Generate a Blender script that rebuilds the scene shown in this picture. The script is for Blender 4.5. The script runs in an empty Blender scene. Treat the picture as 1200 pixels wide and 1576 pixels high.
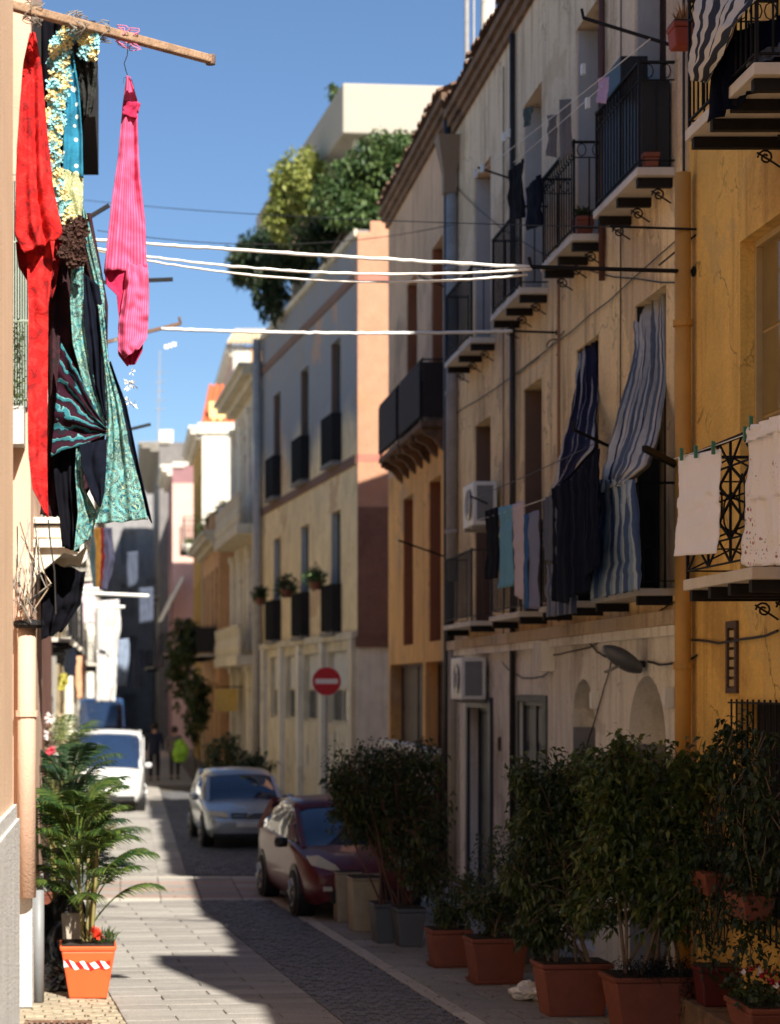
import bpy, math, random
from mathutils import Vector, Matrix
R = math.radians
random.seed(7)
scene = bpy.context.scene
# ------------------------------------------------------------------ camera
FPX, VX, VY, EYE = 3000.0, 195.0, 1058.0, 3.1
cam_d = bpy.data.cameras.new('camera'); cam = bpy.data.objects.new('camera', cam_d)
scene.collection.objects.link(cam); scene.camera = cam
cam.location = (0, 0, EYE); cam.rotation_euler = (R(90), 0, 0)
cam_d.sensor_fit = 'HORIZONTAL'; cam_d.sensor_width = 36; cam_d.lens = 90
cam_d.shift_x = (600 - VX) / 1200; cam_d.shift_y = (VY - 788) / 1200
cam_d.clip_start = .1; cam_d.clip_end = 2000
cam_d.dof.use_dof = True; cam_d.dof.focus_distance = 13.8
cam_d.dof.aperture_fstop = 90 / 37.0
# ------------------------------------------------------------------ light
SUN = Vector((-.35, 1.12, -1.0)).normalized()          # direction the light travels
world = bpy.data.worlds.new('World'); scene.world = world; world.use_nodes = True
nt = world.node_tree; bg = nt.nodes['Background']
sky = nt.nodes.new('ShaderNodeTexSky'); sky.sky_type = 'NISHITA'; sky.sun_disc = False
sky.sun_elevation = math.asin(-SUN.z)
sky.sun_rotation = math.atan2(-SUN.x, -SUN.y)
sky.air_density = 1.0; sky.dust_density = .15; sky.ozone_density = 6.0; sky.altitude = 50
nt.links.new(sky.outputs[0], bg.inputs[0]); bg.inputs[1].default_value = .062
sd = bpy.data.lights.new('sun', 'SUN'); sd.energy = 5.0; sd.angle = R(.55); sd.color = (1, .93, .82)
so = bpy.data.objects.new('sun', sd); scene.collection.objects.link(so)
so.rotation_euler = SUN.to_track_quat('-Z', 'Y').to_euler(); so.location = (5, -20, 30)
vs = scene.view_settings; vs.view_transform = 'Standard'; vs.look = 'None'
vs.exposure = 1.05; vs.gamma = 1; vs.use_curve_mapping = False
scene.cycles.max_bounces = 8; scene.cycles.diffuse_bounces = 6
col = scene.collection

def at(px, py, Y):                 # photograph position + distance -> place in the street
    return Vector(((px - VX) / FPX * Y, Y, EYE + (VY - py) / FPX * Y))

# ------------------------------------------------------------------ materials
def lin(c): return tuple(((v / 255) / 12.92 if v / 255 <= .04045 else ((v / 255 + .055) / 1.055) ** 2.4) for v in c)
MATS = {}
def mat(name, base, rough=.8, var=.12, scale=3.0, streak=0.0, stain=None, stain_amt=0.0, bump=0.0, bscale=60, metal=0.0, spec=.5, coat=0.0, trans=0.0, coords='Object', zpaint=None, fleck=0.0, patch=None, rnd=(.9, 1.08)):
    if name in MATS: return MATS[name]
    m = bpy.data.materials.new(name); m.use_nodes = True; MATS[name] = m
    n = m.node_tree.nodes; l = m.node_tree.links; b = n['Principled BSDF']
    b.inputs['Roughness'].default_value = rough; b.inputs['Metallic'].default_value = metal
    b.inputs['Specular IOR Level'].default_value = spec
    if coat: b.inputs['Coat Weight'].default_value = coat; b.inputs['Coat Roughness'].default_value = .05
    tc = n.new('ShaderNodeTexCoord'); co = tc.outputs[coords]
    nz = n.new('ShaderNodeTexNoise'); nz.inputs['Scale'].default_value = scale; nz.inputs['Detail'].default_value = 6; nz.inputs['Roughness'].default_value = .62
    l.new(co, nz.inputs['Vector'])
    rp = n.new('ShaderNodeMapRange'); rp.inputs[1].default_value = .3; rp.inputs[2].default_value = .7
    rp.inputs[3].default_value = 1 - var; rp.inputs[4].default_value = 1 + var
    l.new(nz.outputs[0], rp.inputs[0])
    mul = n.new('ShaderNodeMix'); mul.data_type = 'RGBA'; mul.blend_type = 'MULTIPLY'; mul.inputs[0].default_value = 1
    mul.inputs[6].default_value = (*base, 1); l.new(rp.outputs[0], mul.inputs[7]); out = mul.outputs[2]
    if zpaint:                      # (z, soft, colour, noise): a second paint above a height
        sx = n.new('ShaderNodeSeparateXYZ'); l.new(n.new('ShaderNodeNewGeometry').outputs['Position'], sx.inputs[0])
        z2 = n.new('ShaderNodeTexNoise'); z2.inputs['Scale'].default_value = .55; z2.inputs['Detail'].default_value = 5; l.new(co, z2.inputs['Vector'])
        a = n.new('ShaderNodeMath'); a.operation = 'MULTIPLY_ADD'; l.new(z2.outputs[0], a.inputs[0]); a.inputs[1].default_value = zpaint[3]; l.new(sx.outputs[2], a.inputs[2])
        r2 = n.new('ShaderNodeMapRange'); r2.interpolation_type = 'SMOOTHSTEP'; r2.inputs[1].default_value = zpaint[0] + zpaint[3] * .5 - zpaint[1]; r2.inputs[2].default_value = zpaint[0] + zpaint[3] * .5 + zpaint[1]
        l.new(a.outputs[0], r2.inputs[0])
        mz = n.new('ShaderNodeMix'); mz.data_type = 'RGBA'; l.new(r2.outputs[0], mz.inputs[0]); l.new(out, mz.inputs[6]); mz.inputs[7].default_value = (*zpaint[2], 1); out = mz.outputs[2]
    if patch:                       # (colour, amount, scale, threshold): repaired or peeled areas with a hard edge
        pn = n.new('ShaderNodeTexNoise'); pn.inputs['Scale'].default_value = patch[2]; pn.inputs['Detail'].default_value = 9; pn.inputs['Roughness'].default_value = .6; pn.inputs['Distortion'].default_value = .4; l.new(co, pn.inputs['Vector'])
        r7 = n.new('ShaderNodeMapRange'); r7.inputs[1].default_value = patch[3]; r7.inputs[2].default_value = patch[3] + .012; r7.inputs[4].default_value = patch[1]; l.new(pn.outputs[0], r7.inputs[0])
        m7 = n.new('ShaderNodeMix'); m7.data_type = 'RGBA'; l.new(r7.outputs[0], m7.inputs[0]); l.new(out, m7.inputs[6]); m7.inputs[7].default_value = (*patch[0], 1); out = m7.outputs[2]
        vo = n.new('ShaderNodeTexVoronoi'); vo.feature = 'DISTANCE_TO_EDGE'; vo.inputs['Scale'].default_value = .8; dn = n.new('ShaderNodeTexNoise'); dn.inputs['Scale'].default_value = 2.2; dn.inputs['Detail'].default_value = 6
        l.new(co, dn.inputs['Vector']); va = n.new('ShaderNodeVectorMath'); va.operation = 'MULTIPLY_ADD'; va.inputs[1].default_value = (.9, .9, .9); l.new(dn.outputs['Color'], va.inputs[0]); l.new(co, va.inputs[2]); l.new(va.outputs[0], vo.inputs['Vector'])
        r8 = n.new('ShaderNodeMapRange'); r8.inputs[1].default_value = .002; r8.inputs[2].default_value = .012; r8.inputs[3].default_value = .75; r8.inputs[4].default_value = 0; l.new(vo.outputs[0], r8.inputs[0])
        g8 = n.new('ShaderNodeMath'); g8.operation = 'MULTIPLY'; r9 = n.new('ShaderNodeMapRange'); r9.inputs[1].default_value = .48; r9.inputs[2].default_value = .6; l.new(nz.outputs[0], r9.inputs[0]); l.new(r8.outputs[0], g8.inputs[0]); l.new(r9.outputs[0], g8.inputs[1])
        m8 = n.new('ShaderNodeMix'); m8.data_type = 'RGBA'; l.new(g8.outputs[0], m8.inputs[0]); l.new(out, m8.inputs[6]); m8.inputs[7].default_value = (*[v * .22 for v in base], 1); out = m8.outputs[2]
    if streak:
        mp = n.new('ShaderNodeMapping'); mp.inputs['Scale'].default_value = (5, 5, .45); l.new(co, mp.inputs[0])
        sn = n.new('ShaderNodeTexNoise'); sn.inputs['Scale'].default_value = 1.3; sn.inputs['Detail'].default_value = 5; l.new(mp.outputs[0], sn.inputs['Vector'])
        r3 = n.new('ShaderNodeMapRange'); r3.inputs[1].default_value = .5; r3.inputs[2].default_value = .75; r3.inputs[3].default_value = 0; r3.inputs[4].default_value = streak
        l.new(sn.outputs[0], r3.inputs[0])
        ms = n.new('ShaderNodeMix'); ms.data_type = 'RGBA'; l.new(r3.outputs[0], ms.inputs[0]); l.new(out, ms.inputs[6])
        ms.inputs[7].default_value = (*(stain or tuple(v * .35 for v in base)), 1); out = ms.outputs[2]
    if stain_amt:
        s2 = n.new('ShaderNodeTexNoise'); s2.inputs['Scale'].default_value = scale * .45; s2.inputs['Detail'].default_value = 8; s2.inputs['Roughness'].default_value = .7; l.new(co, s2.inputs['Vector'])
        r4 = n.new('ShaderNodeMapRange'); r4.inputs[1].default_value = .54; r4.inputs[2].default_value = .66; r4.inputs[4].default_value = stain_amt; l.new(s2.outputs[0], r4.inputs[0])
        m4 = n.new('ShaderNodeMix'); m4.data_type = 'RGBA'; l.new(r4.outputs[0], m4.inputs[0]); l.new(out, m4.inputs[6]); m4.inputs[7].default_value = (*(stain or tuple(v * .4 for v in base)), 1); out = m4.outputs[2]
    if fleck:
        vf = n.new('ShaderNodeTexNoise'); vf.inputs['Scale'].default_value = 45; vf.inputs['Detail'].default_value = 3; l.new(co, vf.inputs['Vector'])
        r5 = n.new('ShaderNodeMapRange'); r5.inputs[1].default_value = .35; r5.inputs[2].default_value = .65; r5.inputs[3].default_value = 1 - fleck; r5.inputs[4].default_value = 1 + fleck; l.new(vf.outputs[0], r5.inputs[0])
        m5 = n.new('ShaderNodeMix'); m5.data_type = 'RGBA'; m5.blend_type = 'MULTIPLY'; m5.inputs[0].default_value = 1; l.new(out, m5.inputs[6]); l.new(r5.outputs[0], m5.inputs[7]); out = m5.outputs[2]
    oi = n.new('ShaderNodeObjectInfo')   # small difference between individuals
    r6 = n.new('ShaderNodeMapRange'); r6.inputs[3].default_value = rnd[0] if var else 1; r6.inputs[4].default_value = rnd[1] if var else 1; l.new(oi.outputs['Random'], r6.inputs[0])
    m6 = n.new('ShaderNodeMix'); m6.data_type = 'RGBA'; m6.blend_type = 'MULTIPLY'; m6.inputs[0].default_value = 1; l.new(out, m6.inputs[6]); l.new(r6.outputs[0], m6.inputs[7])
    l.new(m6.outputs[2], b.inputs['Base Color'])
    if trans:
        b.inputs['Subsurface Weight'].default_value = trans; b.inputs['Subsurface Radius'].default_value = (.02, .02, .01)
    if bump:
        bn = n.new('ShaderNodeTexNoise'); bn.inputs['Scale'].default_value = bscale; bn.inputs['Detail'].default_value = 5; l.new(co, bn.inputs['Vector'])
        bp = n.new('ShaderNodeBump'); bp.inputs['Strength'].default_value = bump; bp.inputs['Distance'].default_value = .02; l.new(bn.outputs[0], bp.inputs['Height']); l.new(bp.outputs[0], b.inputs['Normal'])
    m.diffuse_color = (*base, 1)
    return m

def stripe_mat(name, cols, n_rep, wob=.0, nwob=0.0, rough=.85, trans=False, noise=.15, axis=0):
    """cloth printed with stripes along v; cols = list of (position, colour)"""
    m = bpy.data.materials.new(name); m.use_nodes = True; MATS[name] = m
    n = m.node_tree.nodes; l = m.node_tree.links; b = n['Principled BSDF']; b.inputs['Roughness'].default_value = rough; b.inputs['Specular IOR Level'].default_value = .15
    uv = n.new('ShaderNodeUVMap'); sx = n.new('ShaderNodeSeparateXYZ'); l.new(uv.outputs[0], sx.inputs[0])
    u = sx.outputs[axis]; v = sx.outputs[1 - axis]
    if wob:
        w = n.new('ShaderNodeMath'); w.operation = 'SINE'; w1 = n.new('ShaderNodeMath'); w1.operation = 'MULTIPLY'; w1.inputs[1].default_value = 38; l.new(v, w1.inputs[0]); l.new(w1.outputs[0], w.inputs[0])
        w2 = n.new('ShaderNodeMath'); w2.operation = 'MULTIPLY_ADD'; w2.inputs[1].default_value = wob; l.new(w.outputs[0], w2.inputs[0]); l.new(u, w2.inputs[2]); u = w2.outputs[0]
    if nwob:
        q = n.new('ShaderNodeTexNoise'); q.inputs['Scale'].default_value = 9; q.inputs['Detail'].default_value = 3; l.new(n.new('ShaderNodeTexCoord').outputs['Object'], q.inputs['Vector'])
        w3 = n.new('ShaderNodeMath'); w3.operation = 'MULTIPLY_ADD'; w3.inputs[1].default_value = nwob; l.new(q.outputs[0], w3.inputs[0]); l.new(u, w3.inputs[2]); u = w3.outputs[0]
    a = n.new('ShaderNodeMath'); a.operation = 'MULTIPLY'; a.inputs[1].default_value = n_rep; l.new(u, a.inputs[0])
    f = n.new('ShaderNodeMath'); f.operation = 'FRACT'; l.new(a.outputs[0], f.inputs[0])
    cr = n.new('ShaderNodeValToRGB'); cr.color_ramp.interpolation = 'CONSTANT' if not trans else 'LINEAR'
    el = cr.color_ramp.elements
    while len(el) < len(cols): el.new(.5)
    for e, (p, c) in zip(el, cols): e.position = p; e.color = (*c, 1)
    l.new(f.outputs[0], cr.inputs[0])
    nz = n.new('ShaderNodeTexNoise'); nz.inputs['Scale'].default_value = 9; nz.inputs['Detail'].default_value = 6; l.new(n.new('ShaderNodeTexCoord').outputs['Object'], nz.inputs['Vector'])
    rp = n.new('ShaderNodeMapRange'); rp.inputs[1].default_value = .3; rp.inputs[2].default_value = .7; rp.inputs[3].default_value = 1 - noise; rp.inputs[4].default_value = 1 + noise; l.new(nz.outputs[0], rp.inputs[0])
    mx = n.new('ShaderNodeMix'); mx.data_type = 'RGBA'; mx.blend_type = 'MULTIPLY'; mx.inputs[0].default_value = 1; l.new(cr.outputs[0], mx.inputs[6]); l.new(rp.outputs[0], mx.inputs[7])
    l.new(mx.outputs[2], b.inputs['Base Color'])
    wv = n.new('ShaderNodeTexNoise'); wv.inputs['Scale'].default_value = 300; bp = n.new('ShaderNodeBump'); bp.inputs['Strength'].default_value = .3; bp.inputs['Distance'].default_value = .004
    l.new(n.new('ShaderNodeTexCoord').outputs['Object'], wv.inputs['Vector']); l.new(wv.outputs[0], bp.inputs['Height']); l.new(bp.outputs[0], b.inputs['Normal'])
    return m

def print_mat(name, ground, ink, ink2, scale=9, kind='paisley', rough=.9):
    """cloth with a printed pattern in UV space"""
    m = bpy.data.materials.new(name); m.use_nodes = True; MATS[name] = m
    n = m.node_tree.nodes; l = m.node_tree.links; b = n['Principled BSDF']; b.inputs['Roughness'].default_value = rough
    uv = n.new('ShaderNodeTexCoord').outputs['Object']
    mp = n.new('ShaderNodeMapping'); mp.inputs['Scale'].default_value = (1, .3, 1); l.new(uv, mp.inputs[0])
    last = None
    def mixc(fac, c1, c2):
        x = n.new('ShaderNodeMix'); x.data_type = 'RGBA'; l.new(fac, x.inputs[0])
        if isinstance(c1, tuple): x.inputs[6].default_value = (*c1, 1)
        else: l.new(c1, x.inputs[6])
        x.inputs[7].default_value = (*c2, 1); return x.outputs[2]
    def ramp(src, lo, hi, inv=False):
        r = n.new('ShaderNodeMapRange'); r.inputs[1].default_value = lo; r.inputs[2].default_value = hi
        if inv: r.inputs[3].default_value = 1; r.inputs[4].default_value = 0
        l.new(src, r.inputs[0]); return r.outputs[0]
    def sin_of(src, k):
        a = n.new('ShaderNodeMath'); a.operation = 'MULTIPLY'; a.inputs[1].default_value = k; l.new(src, a.inputs[0])
        s = n.new('ShaderNodeMath'); s.operation = 'SINE'; l.new(a.outputs[0], s.inputs[0]); return s.outputs[0]
    if kind == 'paisley':
        v = n.new('ShaderNodeTexVoronoi'); v.inputs['Scale'].default_value = scale; l.new(mp.outputs[0], v.inputs['Vector'])
        s = sin_of(v.outputs['Distance'], 26); c = mixc(ramp(s, .1, .5), ground, ink)
        nz = n.new('ShaderNodeTexNoise'); nz.inputs['Scale'].default_value = scale * 1.6; nz.inputs['Distortion'].default_value = 3; l.new(mp.outputs[0], nz.inputs['Vector'])
        s2 = sin_of(nz.outputs[0], 55); c = mixc(ramp(s2, .55, .85), c, ink2); last = c
    elif kind == 'dots':
        v = n.new('ShaderNodeTexVoronoi'); v.inputs['Scale'].default_value = scale; v.inputs['Randomness'].default_value = .45; l.new(mp.outputs[0], v.inputs['Vector'])
        nz = n.new('ShaderNodeTexNoise'); nz.inputs['Scale'].default_value = 22; l.new(uv, nz.inputs['Vector'])
        c = mixc(ramp(nz.outputs[0], .35, .65), ground, ink2); last = mixc(ramp(v.outputs['Distance'], .2, .24, True), c, ink)
    elif kind == 'floral':
        v = n.new('ShaderNodeTexVoronoi'); v.inputs['Scale'].default_value = scale; l.new(uv, v.inputs['Vector'])
        nz = n.new('ShaderNodeTexNoise'); nz.inputs['Scale'].default_value = 3.2; l.new(uv, nz.inputs['Vector'])
        f = n.new('ShaderNodeMath'); f.operation = 'MULTIPLY'; l.new(ramp(v.outputs['Distance'], .22, .3, True), f.inputs[0]); l.new(ramp(nz.outputs[0], .5, .56), f.inputs[1])
        c = mixc(f.outputs[0], ground, ink)
        v2 = n.new('ShaderNodeTexVoronoi'); v2.inputs['Scale'].default_value = scale * 1.3; l.new(uv, v2.inputs['Vector'])
        f2 = n.new('ShaderNodeMath'); f2.operation = 'MULTIPLY'; l.new(ramp(v2.outputs['Distance'], .16, .22, True), f2.inputs[0]); l.new(ramp(nz.outputs[0], .47, .55), f2.inputs[1])
        last = mixc(f2.outputs[0], c, ink2)
    elif kind == 'damask':
        nz = n.new('ShaderNodeTexNoise'); nz.inputs['Scale'].default_value = scale; nz.inputs['Distortion'].default_value = 1.2; l.new(uv, nz.inputs['Vector'])
        c = mixc(ramp(nz.outputs[0], .5, .56), ground, ink); last = mixc(ramp(nz.outputs[0], .4, .38), c, ink2)
    l.new(last, b.inputs['Base Color'])
    wv = n.new('ShaderNodeTexNoise'); wv.inputs['Scale'].default_value = 90; bp = n.new('ShaderNodeBump'); bp.inputs['Strength'].default_value = .5; bp.inputs['Distance'].default_value = .01
    l.new(uv, wv.inputs['Vector']); l.new(wv.outputs[0], bp.inputs['Height']); l.new(bp.outputs[0], b.inputs['Normal'])
    return m

def leaf_mat(name, c1, c2, rough=.45, tr=.35):
    m = bpy.data.materials.new(name); m.use_nodes = True; MATS[name] = m
    n = m.node_tree.nodes; l = m.node_tree.links; b = n['Principled BSDF']; b.inputs['Roughness'].default_value = rough
    nz = n.new('ShaderNodeTexNoise'); nz.inputs['Scale'].default_value = 6; nz.inputs['Detail'].default_value = 3
    l.new(n.new('ShaderNodeNewGeometry').outputs['Position'], nz.inputs['Vector'])
    at_ = n.new('ShaderNodeAttribute'); at_.attribute_name = 'tint'
    ad = n.new('ShaderNodeMath'); ad.operation = 'MULTIPLY_ADD'; l.new(at_.outputs['Fac'], ad.inputs[0]); ad.inputs[1].default_value = .6; l.new(nz.outputs[0], ad.inputs[2])
    rp = n.new('ShaderNodeMapRange'); rp.inputs[1].default_value = .45; rp.inputs[2].default_value = 1.0; l.new(ad.outputs[0], rp.inputs[0])
    mx = n.new('ShaderNodeMix'); mx.data_type = 'RGBA'; l.new(rp.outputs[0], mx.inputs[0]); mx.inputs[6].default_value = (*c1, 1); mx.inputs[7].default_value = (*c2, 1)
    l.new(mx.outputs[2], b.inputs['Base Color'])
    t = n.new('ShaderNodeBsdfTranslucent'); l.new(mx.outputs[2], t.inputs[0]); ms = n.new('ShaderNodeMixShader'); ms.inputs[0].default_value = tr
    l.new(b.outputs[0], ms.inputs[1]); l.new(t.outputs[0], ms.inputs[2]); l.new(ms.outputs[0], n['Material Output'].inputs[0])
    return m

TAN = mat('tan plaster', lin((250, 222, 168)), .92, .14, .9, .6, lin((134, 104, 76)), .45, .5, 22, fleck=.08, patch=(lin((206, 182, 146)), .7, .55, .57), zpaint=(8.3, .8, lin((228, 206, 176)), 2.4))
TANUP = mat('weathered plaster', lin((200, 178, 148)), .92, .16, 1.1, .5, lin((120, 98, 78)), .5, .5, 30, fleck=.08)
CREAMG = mat('grey cream plaster', lin((238, 234, 222)), .9, .08, 1.2, .4, lin((120, 108, 90)), .4, .4, 25, fleck=.06, patch=(lin((206, 200, 186)), .6, .6, .58))
YEL = mat('ochre plaster', lin((238, 194, 104)), .9, .14, 1.2, .6, lin((160, 112, 56)), .5, .5, 25, fleck=.08, patch=(lin((216, 184, 120)), .5, .6, .6))
ORA = mat('orange plaster', lin((232, 176, 104)), .9, .14, .9, .5, lin((140, 100, 66)), .4, .3, 30, patch=(lin((190, 160, 126)), .6, .5, .58))
ORAUP = mat('faded brown plaster', lin((200, 168, 138)), .9, .18, .8, .5, lin((96, 76, 62)), .5, .3, 30)
PEACH = mat('peach plaster', lin((236, 204, 172)), .9, .06, 1.5, .18, lin((180, 120, 88)), .12, .25, 50)
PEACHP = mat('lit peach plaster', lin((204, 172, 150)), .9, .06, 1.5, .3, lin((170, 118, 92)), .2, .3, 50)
GREYW = mat('light grey render', lin((206, 206, 204)), .92, .08, 3, .2, lin((130, 124, 112)), .2, .8, 60)
STUC = mat('peach roughcast', lin((180, 134, 106)), .92, .1, 3, 0, lin((196, 128, 88)), .35, .5, 20, fleck=.12)
BROWN = mat('brown sill and painted shade', lin((118, 82, 66)), .92, .15, 3, 0, lin((70, 44, 36)), .4, .5, 20, fleck=.15)  # shade of the lower end wall put into the brown; the sill shares it
BAND = mat('pink band', lin((176, 112, 96)), .9, .1)
R3W = mat('beige stucco', lin((226, 204, 162)), .92, .14, 1.2, .5, lin((146, 126, 98)), .35, .4, 18, zpaint=(9.6, .9, lin((128, 132, 140)), 3.2), fleck=.06, patch=(lin((188, 142, 106)), .55, .45, .6))
R3G = mat('stone base', lin((204, 194, 172)), .9, .14, 2, .4, lin((112, 100, 86)), .35, .4, 25)
IRON = mat('black iron', (.012, .011, .012), .7, .2, 8, spec=.25)
IRONG = mat('grey iron', (.05, .052, .056), .7, .2, 8, spec=.3)
RUST = mat('rusty iron', lin((112, 84, 66)), .7, .4, 14, 0, lin((190, 180, 168)), .6, .5, 80)
MARB = mat('marble slab', lin((206, 198, 184)), .6, .1, 4, 0, lin((140, 128, 110)), .4)
WOODD = mat('dark wood', lin((70, 50, 40)), .6, .25, 5)
WOODO = mat('brown shutter paint', lin((120, 72, 44)), .6, .15, 5)
WOODC = mat('cream wood paint', lin((186, 160, 112)), .6, .1, 5)
WOODG = mat('grey green shutter paint', lin((86, 92, 90)), .6, .12, 5)
DOORG = mat('grey door paint', lin((52, 58, 68)), .45, .08, 5)
GLASSD = mat('dark glass', (.02, .024, .03), .06, .1, 2, spec=.8)
GLASST = mat('tan curtained glass', lin((130, 110, 72)), .12, .12, 2)
DARK = mat('dark interior', (.006, .006, .008), .9, .2)
PIPE = mat('zinc pipe', lin((158, 154, 150)), .55, .15, 6, 0, lin((110, 96, 84)), .3)
PIPED = mat('dark pipe', lin((44, 40, 40)), .5, .2, 6)
TILE = mat('old roof tile', lin((112, 84, 66)), .9, .3, 4, 0, lin((60, 50, 44)), .7, .4, 40)
TILEO = mat('orange roof tile', lin((214, 104, 62)), .85, .18, 4, 0, lin((150, 70, 46)), .4)
STONE = mat('old cornice stone', lin((122, 96, 74)), .95, .3, 3, .6, lin((54, 42, 34)), .7, .6, 25)
WHITEW = mat('white plaster', lin((222, 216, 202)), .9, .08, 2, .5, lin((160, 150, 134)), .35, patch=(lin((196, 190, 178)), .6, .5, .58))
PINKW = mat('pink plaster', lin((218, 180, 166)), .9, .06, 2, .2, lin((170, 130, 116)), .2)
REDW = mat('dark red plaster', lin((128, 56, 44)), .9, .12, 2)
YELW = mat('mustard plaster', lin((180, 140, 58)), .9, .1, 2)
ORW = mat('salmon plaster', lin((204, 158, 112)), .9, .14, 2, .4, lin((130, 100, 80)), .4)
GREYB = mat('grey plaster', lin((120, 116, 114)), .9, .12, 2, .3)
SLATEW = mat('blue grey plaster', lin((140, 138, 138)), .9, .14, 2, .4, lin((84, 80, 78)), .3)
PLASTW = mat('white plastic', lin((222, 222, 216)), .4, .05, 4)
PLASTG = mat('grey plastic', lin((120, 122, 124)), .5, .1, 4)
ROPE = mat('white rope', lin((232, 230, 224)), .9, .08, 30)
CABLE = mat('dark cable', (.02, .018, .018), .6, .1)
TERRA = mat('terracotta plastic', lin((128, 70, 52)), .6, .14, 5, 0, lin((98, 60, 48)), .4, .1)
TERRO = mat('orange plastic', lin((226, 94, 48)), .45, .06, 5)
MAROON = mat('maroon plastic', lin((84, 26, 28)), .5, .1)
POTG = mat('slate grey plastic', lin((92, 96, 100)), .5, .1)
POTC = mat('cream stone pot', lin((168, 158, 138)), .8, .12, 6)
SOIL = mat('potting soil', (.03, .02, .013), .95, .3, 30, bump=.8)
BARK = mat('pale bark', lin((108, 92, 74)), .85, .2, 20)
ROOFC = mat('flat roof', lin((150, 140, 124)), .9, .1)
GRNIV = leaf_mat('ivy leaves', (.018, .036, .012), (.06, .09, .024))
FICUS = leaf_mat('ficus leaves', (.05, .085, .02), (.21, .24, .055), .35)
FICUSD = leaf_mat('dark shrub leaves', (.032, .055, .018), (.12, .15, .04), .4)
PALM = leaf_mat('palm leaves', (.020, .055, .014), (.13, .18, .035), .38)
PALMD = leaf_mat('dark palm leaves', (.012, .035, .018), (.05, .09, .03), .38)
LIME = leaf_mat('lime leaves', (.24, .28, .06), (.55, .55, .18), .5)
TREE = leaf_mat('mid green leaves', (.05, .10, .03), (.18, .25, .07), .5)
CREAML = leaf_mat('cream variegated leaves', (.25, .24, .14), (.62, .58, .42), .5)

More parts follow.
